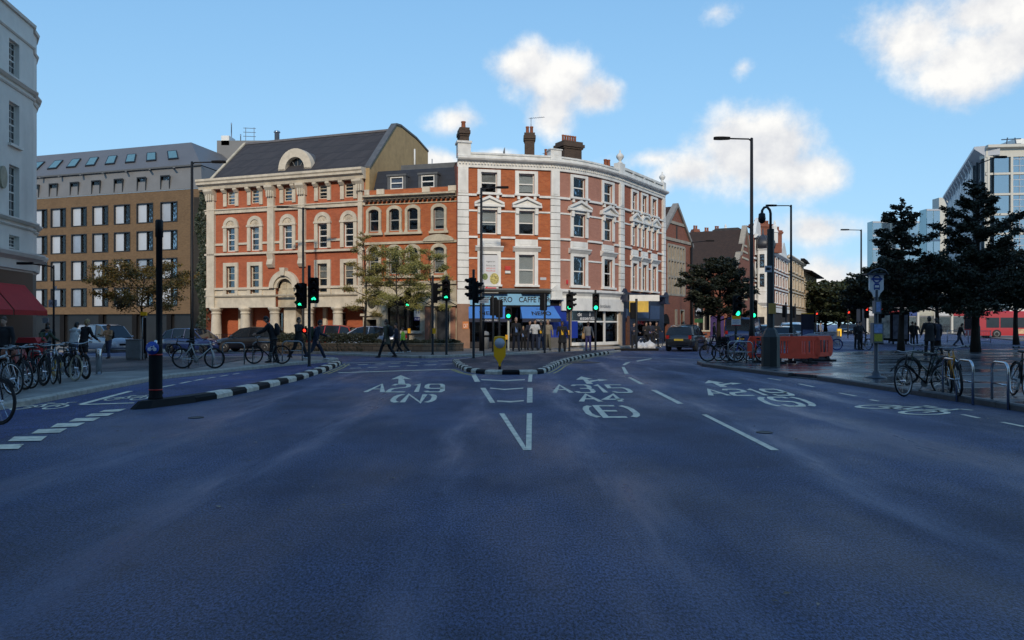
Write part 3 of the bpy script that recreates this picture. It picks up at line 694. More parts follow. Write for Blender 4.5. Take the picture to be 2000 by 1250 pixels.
IRON = mat('cast_iron', (.03, .027, .027), .55, metal=.3, bump=.5, bscale=60)
for px, py, r in ((383, 816, .13), (1493, 845, .12), (1137, 708, .75)):
    x, y = G(px, py); mb = MB(); mb.lathe([(r, .001), (r, .009), (r*.9, .012), (r*.86, .009), (0.01, .009)], 20, (x, y, 0)); mb.build('manhole_cover', IRON, road)
# leaf litter and scraps blown along the road
mb = MB(); rl = random.Random(5)
for k in range(150):
    y = rl.uniform(4, 34); x = rl.uniform(-6.8, 8.8); s = rl.uniform(.015, .05); a = rl.uniform(0, 6.3); c, s_ = math.cos(a)*s, math.sin(a)*s
    mb.add([(x-c, y-s_, .012), (x+s_*.5, y-c*.5, .02), (x+c, y+s_, .012), (x-s_*.5, y+c*.5, .016)], [(0, 1, 2, 3)])
lo = mb.build('leaves', leafmat('fallen_leaf', (.10, .06, .02), (.30, .26, .20)), None); lo['kind'] = 'stuff'; lo['label'] = 'scattered small fallen leaves and scraps on the road'

# ------------------------------------------------------------------ buildings
def V2(a): return Vector((a.x, a.y))
def close_box(fac, par, depth, z0, z1, m, roof=None, roof_m=None):
    """side and back walls behind a facade, and a flat roof"""
    n = fac.n[0]; a, b = fac.v[0], fac.v[-1]
    back = [b-fac.n[-1]*depth, a-fac.n[0]*depth]
    mb = MB()
    for p, q in ((b, back[0]), (back[0], back[1]), (back[1], a)):
        L = (q-p).length; mb.add([(p.x, p.y, z0), (q.x, q.y, z0), (q.x, q.y, z1), (p.x, p.y, z1)], [(0, 1, 2, 3)], [(0, z0), (L, z0), (L, z1), (0, z1)])
    mb.build('rear_wall', m, par)
    if roof is not None:
        mb = MB(); P = list(fac.v)+back; mb.add([(p.x, p.y, roof) for p in P], [tuple(range(len(P)))]); mb.build('roof', roof_m or LEAD, par)
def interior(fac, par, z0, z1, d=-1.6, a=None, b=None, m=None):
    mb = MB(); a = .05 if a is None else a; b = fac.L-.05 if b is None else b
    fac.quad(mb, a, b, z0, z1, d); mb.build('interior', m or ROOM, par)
def fbox(fac, par, name, m, *args, bevel=0):
    mb = MB()
    for a in args: fac.box(mb, *a)
    return mb.build(name, m, par, bevel=bevel)
def fsweep(fac, par, name, m, prof, a, b):
    mb = MB(); fac.sweep(mb, prof, a, b); return mb.build(name, m, par)
def pots(par, x, y, z, n, dx, dy, r=.12, h=.55, m=None):
    for i in range(n):
        mb = MB(); mb.lathe([(r*1.1, 0), (r, .06), (r*.85, h*.8), (r*1.05, h*.85), (r*1.0, h), (r*.75, h), (r*.7, h*.5)], 12, (x+dx*(i-(n-1)/2), y+dy*(i-(n-1)/2), z)); mb.build('chimney_pot', m or POT, par)
def chimney(bld, x, y, z0, z1, w, d, n, rz=0, m=None, cap=True):
    c, s = math.cos(rz), math.sin(rz)
    def bx(mb, W, D, a, b):
        P = [(x+u*W/2*c-v*D/2*s, y+u*W/2*s+v*D/2*c) for u, v in ((-1, -1), (1, -1), (1, 1), (-1, 1))]; 
        vs = [(*p, a) for p in P]+[(*p, b) for p in P]; uv = [(0, a), (W, a), (W+D, a), (2*W+D, a), (0, b), (W, b), (W+D, b), (2*W+D, b)]
        mb.add(vs, [(0, 1, 5, 4), (1, 2, 6, 5), (2, 3, 7, 6), (3, 0, 4, 7), (4, 5, 6, 7)], uv)
    mb = MB(); bx(mb, w, d, z0, z1-.5)
    if cap: bx(mb, w*1.12, d*1.12, z1-.5, z1-.38); bx(mb, w*1.25, d*1.25, z1-.38, z1-.18); bx(mb, w*1.1, d*1.1, z1-.18, z1)
    o = mb.build('chimney', m or BRICK_Z, bld)
    pots(o, x, y, z1-.02, n, (w/n*.85)*c, (w/n*.85)*s, r=min(.14, w/n*.36), h=.5)
    return o
def aerial(par, x, y, z, h, rz=0):
    mb = MB(); mb.tube([(x, y, z), (x, y, z+h)], .02, 6)
    c, s = math.cos(rz), math.sin(rz); mb.tube([(x-.15*c, y-.15*s, z+h-.05), (x+.9*c, y+.9*s, z+h+.08)], .014, 5)
    for k in range(7):
        t = k*.13; mb.tube([(x+t*c-.18*s, y+t*s+.18*c, z+h-.03+t*.14), (x+t*c+.18*s, y+t*s-.18*c, z+h-.03+t*.14)], .008, 4)
    mb.build('aerial', GREY_M, par)

# ================= the curved corner building with the shops
def hermite(p0, p1, t0, t1, n):
    out = []
    for i in range(n+1):
        t = i/n; h = (2*t**3-3*t*t+1, t**3-2*t*t+t, -2*t**3+3*t*t, t**3-t*t)
        out.append(tuple(h[0]*p0[j]+h[1]*t0[j]+h[2]*p1[j]+h[3]*t1[j] for j in (0, 1)))
    return out
N0, N1, N2, N3 = XY(893, 46), XY(1080, 47.2), XY(1213, 51.6), XY(1297, 58.2)
cur = hermite(N1, N2, (6.0, 2.6), (4.2, 5.6), 14)
NF = Fac([N0]+cur+[N3]); sA, sB, sC = NF.c[1], NF.c[15], NF.L
def nz(py): return zz(py, 46.6)            # heights read on the frontal section
Z = dict(base=-.1, shop=nz(566), w3b=nz(556), w3t=nz(497), hood=nz(482), str1=nz(463), w2b=nz(458), w2t=nz(411), ped=nz(402), apex=nz(388), str2=nz(383), w1b=nz(378), w1t=nz(338), corn=nz(330), par=nz(301))
nero = thing('corner_building', 'four storey orange and pink brick corner building with white trim and shops below', 'building', (*N1, 0))
qA = [NF.px(955), NF.px(1028)]; qB = [NF.px(1131), NF.px(1187)]; qC = [NF.px(1239), NF.px(1258), NF.px(1277)]
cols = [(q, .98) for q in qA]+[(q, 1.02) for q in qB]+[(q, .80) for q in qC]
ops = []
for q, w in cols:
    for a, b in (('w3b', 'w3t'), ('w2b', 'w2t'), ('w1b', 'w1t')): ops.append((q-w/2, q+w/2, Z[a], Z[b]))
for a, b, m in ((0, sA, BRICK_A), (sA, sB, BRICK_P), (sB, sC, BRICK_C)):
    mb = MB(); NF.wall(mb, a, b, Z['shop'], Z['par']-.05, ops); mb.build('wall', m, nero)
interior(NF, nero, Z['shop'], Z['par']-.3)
blinds = {(0, 2): (.48, CURTAIN), (0, 1): (.62, BLIND), (0, 0): (1, BLIND), (1, 2): (.92, BLIND), (1, 1): (.45, BLIND), (1, 0): (1, BLIND), (3, 2): (.2, CURTAIN), (5, 0): (.5, CURTAIN), (6, 0): (.7, CURTAIN), (4, 1): (.4, BLIND), (5, 1): (.6, CURTAIN)}
for i, (q, w) in enumerate(cols):
    for r, (a, b) in enumerate((('w3b', 'w3t'), ('w2b', 'w2t'), ('w1b', 'w1t'))):
        bl = blinds.get((i, r), (0, None))
        window(NF, nero, q, Z[a], w, Z[b]-Z[a], 'sash', WHITE, bl[0], bm=bl[1])
    # white surrounds, brackets, pediments
    W = w/2+.22
    def sur(z0, z1, p=.07, sill=True, top=.22):
        mb = MB(); NF.box(mb, q-W, q-w/2, z0, z1+top, 0, p); NF.box(mb, q+w/2, q+W, z0, z1+top, 0, p); NF.box(mb, q-w/2, q+w/2, z1, z1+top, 0, p-.004)
        if sill: NF.box(mb, q-W-.06, q+W+.06, z0-.12, z0-.002, 0, p+.12)
        return mb.build('window_surround', WHITE, nero)
    sur(Z['w3b'], Z['w3t'], .09)
    fsweep(NF, nero, 'window_hood', WHITE, [(0, Z['hood']-.28), (.10, Z['hood']-.28), (.22, Z['hood']-.12), (.28, Z['hood']-.06), (.28, Z['hood']), (0, Z['hood']+.05)], q-W-.14, q+W+.14)
    fbox(NF, nero, 'apron_panel', WHITE, (q-W, q+W, Z['hood']+.052, Z['str1']-.12, 0, .05), (q-W+.16, q+W-.16, Z['hood']+.16, Z['str1']-.2, .05, .075))
    sur(Z['w2b'], Z['w2t'], .10, False)
    s1 = MB(); zb = Z['ped']; hh = Z['apex']-Z['ped']; PW = W+.2
    NF.box(s1, q-PW, q+PW, zb-.10, zb+.03, 0, .26)
    u = NF.u(q); nrm = Vector((u.y, -u.x, 0)); o = NF.p(q, zb+.032, 0)
    if i != 5:
        s1.plate([(-PW, 0), (PW, 0), (PW, .1), (0, hh), (-PW, .1)], o, u, (0, 0, 1), .12)
        for sg in (-1, 1): s1.plate([(sg*PW, .0), (sg*PW, .13), (0, hh+.10), (0, hh-.06)][::sg], o+nrm*.121, u, (0, 0, 1), .15)
    else:
        arc = [(math.cos(a)*PW, math.sin(a)*hh*1.15) for a in np.linspace(0, math.pi, 13)]
        s1.plate(arc, o, u, (0, 0, 1), .12)
        for k in range(12): a, b = arc[k], arc[k+1]; s1.plate([a, b, (b[0]*.8, b[1]*.78), (a[0]*.8, a[1]*.78)], o+nrm*.121, u, (0, 0, 1), .14)
    for sg in (-1, 1): NF.box(s1, q+sg*(w/2+.11)-.1, q+sg*(w/2+.11)+.1, zb-.48, zb-.102, .10, .2)
    s1.build('window_pediment', WHITE, nero)
    sur(Z['w1b'], Z['w1t'], .08, True, .16)
    for sg in (-1, 1): fbox(NF, nero, 'sill_bracket', WHITE, (q+sg*(w/2+.02)-.08, q+sg*(w/2+.02)+.08, Z['w1b']-.34, Z['w1b']-.122, 0, .15))
# string courses run between the surrounds
def courses(z0, z1, p, gaps):
    cuts = sorted(gaps); a = 0.
    for c0, c1 in cuts+[(NF.L, NF.L)]:
        if c0-a > .1: fbox(NF, nero, 'string_course', WHITE, (a, c0, z0, z1, 0, p))
        a = max(a, c1)
gW = [(q-w/2-.22, q+w/2+.22) for q, w in cols]
courses(Z['str2']-.06, Z['str2']+.07, .13, [(a-.06, b+.06) for a, b in gW]); courses(Z['str1']-.10, Z['str1']+.02, .11, gW)
courses(nz(413)-.05, nz(413)+.05, .06, gW); courses(nz(505)-.05, nz(505)+.05, .06, gW)
# pilasters of single rusticated blocks
for q, w in ((.34, .68), (sA+.12, .62), (sB-.05, .62), (NF.L-.28, .5)):
    z = Z['shop']+.02
    while z < Z['str2']-.2:
        fbox(NF, nero, 'quoin_block', WHITE, (q-w/2, q+w/2, z+.012, min(z+.43, Z['str2']-.09)-.012, .002, .17), bevel=.02); z += .43
    fbox(NF, nero, 'pilaster', WHITE, (q-w/2+.03, q+w/2-.03, Z['str2']+.09, Z['corn'], .002, .15), (q-w/2+.14, q+w/2-.14, Z['str2']+.2, Z['corn']-.14, .151, .17))
# cornice with dentils, parapet
c = Z['corn']
fsweep(NF, nero, 'frieze', WHITE, [(0, c), (.12, c), (.12, c+.30), (0, c+.30)], 0, NF.L)
fsweep(NF, nero, 'cornice', WHITE, [(0, c+.30), (.14, c+.30), (.20, c+.36), (.36, c+.42), (.42, c+.50), (.42, c+.58), (.30, c+.62), (0, c+.66)], 0, NF.L)
mb = MB(); q = .1
while q < NF.L-.1: NF.box(mb, q, q+.09, c+.19, c+.295, .12, .20); q += .19
mb.build('dentil_band', WHITE, nero, kind='stuff')
PARAP = mat('weathered_parapet', (.66, .66, .63), .7, var=.12, dirt=.5)
fsweep(NF, nero, 'parapet', PARAP, [(-.05, c+.66), (.10, c+.66), (.10, Z['par']-.1), (.16, Z['par']-.1), (.16, Z['par']), (-.25, Z['par']), (-.25, c+.6)], .8, sB)
zt = Z['par']+.25
fsweep(NF, nero, 'balustrade_base', PARAP, [(-.05, c+.66), (.10, c+.66), (.10, c+.9), (-.2, c+.9)], sB, NF.L)
fsweep(NF, nero, 'balustrade_rail', PARAP, [(-.2, zt-.15), (.14, zt-.15), (.14, zt), (-.2, zt)], sB, NF.L)
for k in range(4):
    a = sB+(NF.L-sB)*k/4; b = sB+(NF.L-sB)*(k+1)/4
    fbox(NF, nero, 'balustrade_panel', PARAP, (a+.25, b-.25, c+.92, zt-.17, -.12, .02)); fbox(NF, nero, 'balustrade_pier', PARAP, (b-.24, b+.0, c+.901, zt-.151, -.2, .12))
def urn(P, k=1.0):
    mb = MB(); mb.lathe([(.16*k, 0), (.18*k, .08*k), (.08*k, .16*k), (.10*k, .22*k), (.26*k, .42*k), (.28*k, .55*k), (.18*k, .68*k), (.06*k, .78*k), (.05*k, .92*k), (.01, 1.0*k)], 14, P); mb.build('urn_finial', PARAP, nero)
fbox(NF, nero, 'parapet_block', PARAP, (sB-.45, sB+.3, c+.66, zt+.2, -.3, .17)); urn(NF.p(sB-.05, zt+.2, -.05), .95)
fbox(NF, nero, 'parapet_block', PARAP, (NF.L-.5, NF.L-.02, c+.66, zt+.1, -.3, .17)); urn(NF.p(NF.L-.25, zt+.1, -.05), .85)
fbox(NF, nero, 'parapet_block', PARAP, (sA-.2, sA+.5, c+.66, nz(289), -.5, .18), (sA-.25, sA+.55, nz(289), nz(287), -.55, .23), (sA-.02, sA+.3, c+.95, nz(293), .18, .2))
fbox(NF, nero, 'parapet_block', PARAP, (.02, .8, c+.66, nz(284), -.6, .17), (-.05, .86, nz(284), nz(280), -.66, .24))
p = NF.p(.45, 0, -.5); chimney(nero, p.x, p.y, nz(290), nz(253), .55, 1.0, 1, NF.ang(.4))
p = NF.p(NF.px(1057), 0, -2.2); chimney(nero, p.x, p.y, c, zz(262, p.y), .62, .8, 2); aerial(nero, p.x+.1, p.y, zz(262, p.y)+.3, .75, .2)
p = NF.p(NF.px(1103), 0, -2.0); chimney(nero, p.x, p.y, c-.4, zz(306, p.y), .5, .5, 2, 0)
p = NF.p(NF.px(1168), 0, -2.4); chimney(nero, p.x, p.y, c-.4, zz(279, p.y), 1.35, 1.0, 6, .5)
p = NF.p(NF.px(1125), 0, -2.0); aerial(nero, p.x, p.y, c+.4, 1.2, 2.8)
p = NF.p(NF.px(1236), 0, -2.0); chimney(nero, p.x, p.y, c-.4, zz(325, p.y), .7, .5, 2, .6)
p = NF.p(NF.px(990), 0, -.6); mb = MB(); mb.lathe([(.02, -.08), (.2, -.03), (.30, .03), (.29, .04), (.2, -.01), (.02, -.05)], 14, (p.x, p.y, Z['par']+.25), 'x'); mb.tube([(p.x, p.y, Z['par']-.3), (p.x, p.y, Z['par']+.25)], .025); mb.build('satellite_dish', GREYP, nero)
close_box(NF, nero, 9, -.1, c+.3, BRICK_C, c+.35)
# ---- ground floor shops
zs = Z['shop']
DKBLUE = mat('navy_shopfront', (.012, .018, .045), .45, var=.2); ROYAL = mat('royal_blue_panel', (.012, .035, .28), .35, var=.06)
SKYB = mat('pale_blue_fascia', (.20, .43, .62), .45, var=.05); AWN = mat('blue_awning_cloth', (.055, .19, .52), .75, var=.08)
TAN = mat('brown_render', (.26, .15, .10), .8, dirt=.3); INK = mat('lettering_ink', (.012, .012, .02), .6, var=0)
PALE = mat('lettering_white', (.75, .75, .75), .5, var=0); DKSHOP = mat('dark_shop_interior', (.018, .015, .013), .8, var=.5, scale=1.2)
def shopfl(a, b, z0, z1, ops, m): mb = MB(); NF.wall(mb, a, b, z0, z1, ops); return mb.build('shopfront', m, nero)
fsweep(NF, nero, 'fascia_cornice', mat('dirty_lead_ledge', (.16, .16, .15), .7, dirt=.5), [(0, zs-.16), (.18, zs-.16), (.34, zs-.02), (.34, zs+.04), (0, zs+.1)], .7, sA-.2)
fsweep(NF, nero, 'fascia_cornice', WHITE, [(0, zs-.30), (.14, zs-.30), (.22, zs-.18), (.36, zs-.08), (.36, zs+.02), (0, zs+.1)], sA+.46, sB-.1)
fsweep(NF, nero, 'fascia_cornice', DKBLUE, [(0, zs-.30), (.14, zs-.30), (.22, zs-.18), (.34, zs-.08), (.34, zs+.02), (0, zs+.1)], sB+.25, NF.L)
# coffee shop
shopfl(.0, sA+.45, -.1, zs, [(.75, sA-.22, .15, nz(573))], BLACKM)
fbox(NF, nero, 'shop_interior', DKSHOP, (.76, sA-.25, .12, nz(573), -3.2, -3.1)); fbox(NF, nero, 'shop_interior', DKSHOP, (.76, sA-.25, nz(598), nz(597), -3.1, -.05))
fbox(NF, nero, 'corner_pier', TAN, (-.02, .74, -.1, nz(594), .002, .16)); fbox(NF, nero, 'corner_pier', WHITE, (-.02, .74, nz(594)+.002, zs-.01, .002, .16))
za, zb = nz(596), nz(574)
fbox(NF, nero, 'shop_fascia', SKYB, (.74, sA-.22, za, zb, .002, .10)); fbox(NF, nero, 'fascia_rail', BLACKM, (.74, sA-.22, za-.12, za-.002, .0, .14))
fbox(NF, nero, 'fascia_light', BLACKM, (1.2, 3.0, zb-.03, zb+.04, .1, .32), (3.9, sA-.35, zb-.03, zb+.04, .1, .32))
for k, (a, w) in enumerate(((1.05, 2.3), (3.75, 2.25))):
    o = NF.p(a, za+.17, .104); u = NF.u(a); lettering('fascia_lettering', 'CAFFÈ NERO', o, u, (0, 0, 1), w, .42, INK, nero, bold=.02)
aw = []
for a, b in ((.55, 3.05), (3.72, sA+.12)):
    z0, z1 = nz(622), nz(598); mb = MB(); pr = .95
    mb2 = [NF.p(a+.12, z1, .11), NF.p(b-.12, z1, .11), NF.p(b, z0, pr), NF.p(a, z0, pr)]
    back = [NF.p(a+.12, z1-.06, .10), NF.p(b-.12, z1-.06, .10), NF.p(b, z0-.0, pr-.05), NF.p(a, z0-.0, pr-.05)]
    mb.add(mb2+back, [(0, 1, 2, 3), (4, 7, 6, 5), (0, 3, 7, 4), (1, 5, 6, 2), (2, 6, 7, 3), (0, 4, 5, 1)])
    for A_, C_ in ((mb2[0], mb2[3]), (mb2[1], mb2[2])): mb.add([A_, C_, Vector((A_.x, A_.y, C_.z))], [(0, 1, 2)])
    ao = mb.build('awning', AWN, nero)
    mb = MB(); NF.box(mb, a, b, z0-.22, z0-.002, pr-.03, pr+.004); vo = mb.build('valance', DKBLUE, ao)
    u = NF.u(a); sl_ = (mb2[0]-mb2[3]); nrm_ = u.cross(sl_).normalized(); nrm_ = nrm_ if nrm_.y < 0 else -nrm_; v = sl_-u*sl_.dot(u); v.normalize()
    o = mb2[3]+u*((b-a)*.28)+v*.28+nrm_*.006
    lettering('awning_lettering', 'NERO', o, u, v, (b-a)*.52, .36, INK, ao, bold=.02)
    lettering('awning_lettering', 'CAFFÈ', o+u*.35+v*.52, u, v, .6, .12, INK, ao)
    lettering('awning_lettering', 'THE ITALIAN COFFEE CO', NF.p(a+(b-a)*.3, z0-.16, pr+.007), u, (0, 0, 1), (b-a)*.44, .09, PALE, ao)
# doors and glazing behind the awnings
STEEL_D = mat('dark_door_frame', (.02, .02, .025), .4)
for a, b in ((.8, 1.75), (1.85, 3.1), (3.2, 4.0), (4.1, 5.3), (5.4, sA-.3)):
    fbox(NF, nero, 'shop_window_frame', STEEL_D, (a-.05, a, .15, nz(600), -.3, -.2), (b, b+.05, .15, nz(600), -.3, -.2), (a, b, .15, .5, -.29, -.21))
    fbox(NF, nero, 'shop_window', GLASS_SHOP, (a, b, .5, nz(600), -.255, -.245))
WARM = mat('pendant_lamp', (.6, .5, .3), .5, emit=(1, .75, .4, 3))
for q, d in ((2.0, -1.4), (2.5, -1.7), (4.8, -1.6), (1.3, -2.0)):
    P = NF.p(q, 2.35, d); mb = MB(); mb.lathe([(.03, .12), (.11, 0), (.09, -.03), (.01, -.04)], 10, P); mb.build('pendant_lamp', WARM, nero)
for q, z, w, h, m in ((1.2, 1.1, .5, .7, mat('menu_board', (.10, .09, .08), .6)), (5.1, 1.7, .34, .5, PALE)): fbox(NF, nero, 'notice', m, (q-w/2, q+w/2, z, z+h, -.24, -.23))
fbox(NF, nero, 'poster', mat('orange_poster', (.60, .20, .06), .6), (.30, .66, nz(642), nz(628), .165, .175))
lettering('poster_lettering', 'CAT', NF.p(.35, nz(640), .178), NF.u(.3), (0, 0, 1), .26, .24, PALE, nero)
# royal blue panel beside the café, consoles
fbox(NF, nero, 'blue_panel', ROYAL, (sA-.2, sA+.9, .75, nz(597), .002, .09)); fbox(NF, nero, 'stall_riser', mat('grey_riser', (.10, .095, .09), .8), (sA-.2, sA+.95, -.1, .75, .0, .12))
fbox(NF, nero, 'side_window', GLASS_SHOP, (sA+.95, sA+1.75, nz(626), nz(609), .01, .03)); fbox(NF, nero, 'blue_panel', ROYAL, (sA+.91, sA+1.8, .7, nz(627), .002, .07))
for q in (sA+.12, sB+.02, NF.L-.28):
    zc = zs+.15; k = MB(); NF.box(k, q-.34, q+.34, nz(582), zc-.2, .002, .34); NF.box(k, q-.40, q+.40, nz(585), nz(582)-.002, .002, .42)
    u = NF.u(q); k.plate([(-.42, 0), (.42, 0), (0, .36)], NF.p(q, zc-.198, 0), u, (0, 0, 1), .36)
    k.build('console_bracket', PARAP if q < sB else DKBLUE, nero)
# dental shop
dA, dB = sA+.5, sB-.12; f1, f0_ = nz(581), nz(606)
shopfl(sA+.45, sB+.2, -.1, zs, [(NF.px(1111), NF.px(1207), .22, f0_)], mat('beige_pier', (.36, .30, .24), .8, dirt=.3))
fbox(NF, nero, 'shop_fascia', WHITE, (dA, dB, f0_, f1, .1, .26)); fbox(NF, nero, 'fascia_panel', WHITE, (dA, dB, f1+.002, zs-.3, .0, .12))
q0 = NF.px(1156); u = NF.u(q0+.6)
lettering('fascia_lettering', 'dentalsuite', NF.p(q0+.45, f0_+.22, .30), u, (0, 0, 1), 1.15, .22, mat('grey_lettering', (.15, .15, .16), .6), nero)
mb = MB()
for pts in (((0, 0), (.18, .5), (.3, .28)), ((.05, .1), (.3, .3), (.5, 0))):
    mb.tube([NF.p(q0-.15+a, f0_+.08+b, .275) for a, b in pts], .018, 5)
mb.build('figure_logo', mat('grey_lettering', (.15, .15, .16), .6), nero)
dw = [NF.px(x) for x in (1111, 1180, 1207)]
fr_z = nz(628)
for a, b in zip(dw, dw[1:]):
    fbox(NF, nero, 'shop_window_frame', WHITE, (a, a+.09, .22, f0_, -.06, .04), (b-.09, b, .22, f0_, -.06, .04), (a+.09, b-.09, fr_z-.05, fr_z+.05, -.05, .03), (a+.09, b-.09, .22, .42, -.05, .05))
    fbox(NF, nero, 'shop_window', GLASS_SHOP, (a+.09, b-.09, .42, fr_z-.05, -.02, -.01)); fbox(NF, nero, 'transom_window', GLASS_SHOP, (a+.09, b-.09, fr_z+.05, f0_, -.02, -.01))
a, b = NF.px(1119), NF.px(1163)
fbox(NF, nero, 'sign_panel', mat('slate_sign_panel', (.03, .035, .045), .4), (a, b, fr_z+.08, f0_-.05, .0, .012))
lettering('window_lettering', 'dental', NF.p(a+.35, (fr_z+f0_)/2, .03), NF.u(a+.9), (0, 0, 1), 1.15, .26, PALE, nero, bold=.01)
lettering('window_lettering', 'essential', NF.p(a+.55, fr_z+.1, .04), NF.u(a+.9), (0, 0, 1), 1.5, .24, PALE, nero, bold=.01)
fbox(NF, nero, 'shop_interior', mat('dim_clinic', (.15, .15, .12), .8, var=.3, scale=.5), (dA, dB, .12, f0_+.05, -2.6, -2.5)); fbox(NF, nero, 'shop_interior', mat('clinic_floor', (.2, .18, .15), .5), (dA, dB, .125, .14, -2.5, -.08))
fbox(NF, nero, 'planter_box', WHITE, (NF.px(1125), NF.px(1133), .3, .75, -.7, -.4)); fbox(NF, nero, 'display_board', mat('blue_display', (.10, .22, .40), .5, var=.5, scale=5), (NF.px(1189), NF.px(1202), .95, 1.5, -.3, -.26), ); fbox(NF, nero, 'display_board', mat('white_display', (.5, .5, .5), .5, var=.6, scale=9), (NF.px(1189), NF.px(1202), .3, .93, -.3, -.26))
# navy corner shop
e0 = sB+.3
shopfl(sB+.2, NF.L, -.1, zs, [(NF.px(1243), NF.px(1287), .7, nz(626))], DKBLUE)
BL2 = mat('blue_panel_frame', (.03, .06, .14), .4)
for a, b, y0, y1 in ((1222, 1236, 620, 600), (1240, 1266, 620, 588), (1269, 1287, 622, 590)): fbox(NF, nero, 'fascia_panel', BL2, (NF.px(a), NF.px(b), nz(y0), nz(y1), .002, .06))
fbox(NF, nero, 'door', mat('oak_door', (.13, .05, .02), .5, var=.4, scale=8), (NF.px(1222), NF.px(1229), .14, nz(628), .002, .05))
for zz_ in (.5, 1.1, 1.7): fbox(NF, nero, 'door_panel', mat('oak_door', (.13, .05, .02), .5), (NF.px(1223), NF.px(1228), zz_, zz_+.42, .052, .075))
fbox(NF, nero, 'shop_window', GLASS_SHOP, (NF.px(1243), NF.px(1287), .7, nz(626), -.1, -.09)); fbox(NF, nero, 'shop_interior', DKSHOP, (NF.px(1243), NF.px(1288), .5, nz(624), -1.5, -1.4))
rp = random.Random(2); Q0, Q1 = NF.px(1244), NF.px(1266)
for i in range(6):
    for j in range(4):
        a = Q0+(Q1-Q0)*i/6; z = .85+j*.42; fbox(NF, nero, 'flyer', mat('pale_flyer%d' % (rp.randrange(3)), (.35+.1*rp.random(), .35, .36), .6, var=.5, scale=12), (a+.03, a+(Q1-Q0)/6-.02, z, z+.36, -.14, -.135))
u = NF.u(NF.px(1225)); P = NF.p(NF.px(1227), nz(599), .9)
LETB = mat('agent_yellow', (.62, .40, .06), .5)
mb = MB(); mb.plate([(-.75, -.25), (.55, -.25), (.55, .5), (-.75, .5)], P, (1, .05, 0), (0, 0, 1), .05); lb = mb.build('letting_board', LETB, nero)
mb = MB(); mb.plate([(-.75, .502), (1.3, .502), (1.3, .92), (-.75, .92)], P, (1, .05, 0), (0, 0, 1), .05); mb.build('board_header', WHITE, lb)
lettering('board_lettering', 'TO LET', P+Vector((-.68, -.06, .08)), (1, .05, 0), (0, 0, 1), 1.2, .34, INK, lb)
# upstairs café banner, alarm box, street plate
a = NF.px(955)
fbox(NF, nero, 'banner', mat('banner_cloth', (.62, .62, .62), .7, var=.04), (a-.42, a+.55, nz(576), nz(499), .13, .15))
u = NF.u(a)
for t, z, h, m in (('vegetarian', nz(514), .12, INK), ('find us on', nz(521), .10, INK), ('deliveroo', nz(526), .10, mat('banner_red', (.6, .03, .05), .6)), ('foodhub', nz(531), .10, MC['banner_red'])): lettering('banner_lettering', t, NF.p(a-.2, z, .153), u, (0, 0, 1), .55, h, m, nero)
ARW = mat('banner_red', (.6, .03, .05), .6)
mb = MB(); mb.plate([(-.28, 0), (-.12, .14), (-.12, .035), (.42, .035), (.42, -.035), (-.12, -.035), (-.12, -.14)], NF.p(a, nz(563), .151), u, (0, 0, 1), .01); mb.build('banner_arrow', ARW, nero)
mb = MB(); o = NF.p(a+.3, nz(545), .151); mb.plate([(.28*math.cos(t), .34*math.sin(t)) for t in np.linspace(0, 6.28, 18)[:-1]], o, u, (0, 0, 1), .012); mb.build('food_picture', mat('salad_bowl', (.45, .38, .12), .6, var=.8, scale=14), nero)
mb = MB(); o = NF.p(a-.27, nz(541), .151); mb.plate([(.17*math.cos(t), .2*math.sin(t)) for t in np.linspace(0, 6.28, 16)[:-1]], o, u, (0, 0, 1), .012); mb.build('food_picture', mat('green_bowl', (.16, .2, .06), .6, var=.8, scale=18), nero)
a = NF.px(991); fbox(NF, nero, 'alarm_box', mat('alarm_red', (.5, .04, .03), .4), (a-.17, a+.17, nz(528), nz(520), .002, .14)); fbox(NF, nero, 'alarm_box', WHITE, (a-.16, a+.16, nz(534), nz(529), .002, .12))
a = NF.px(1061); fbox(NF, nero, 'street_name_plate', SILVERP, (a-.2, a+.18, nz(546), nz(541), .002, .03)); fbox(NF, nero, 'vent_pipe', ARW, (NF.px(1106), NF.px(1107.5), nz(553), nz(545), .002, .12))
mb = MB(); mb.tube([NF.p(.02, .1, .08), NF.p(.02, c, .08)], .055, 8); mb.build('downpipe', mat('brick_red_pipe', (.22, .06, .03), .6), nero)

# ================= the red and stone building to let
TF = Fac([XY(713, 48.0), XY(893, 46.35)])
def tz(py): return zz(py, 47.2)
tolet = thing('townhouse', 'narrow red brick townhouse with stone ground floor, slate mansard and two dormers', 'building', (*XY(800, 47.2), 0))
tq = [TF.px(x) for x in (731, 771, 807, 858)]
rows = [(tz(535), tz(484)), (tz(450), tz(407))]
arch = (TF.px(754), TF.px(821), tz(646), tz(579)); door = (TF.px(718), TF.px(738), -.2, tz(624)); shut = (TF.px(850), TF.px(878), -.2, tz(600)); dr2 = (TF.px(700), TF.px(709), -.2, tz(600))
ops = [(q-.35, q+.35, z0, z1) for q in tq for z0, z1 in rows]
mb = MB(); TF.wall(mb, 0, TF.L, tz(553), tz(368), ops); mb.build('wall', BRICK_A, tolet)
mb = MB(); TF.wall(mb, 0, TF.L, -.3, tz(553), [arch, door, shut], d=.06, rev=.4); mb.build('ground_floor_wall', STONE2, tolet)
interior(TF, tolet, -.2, tz(370))
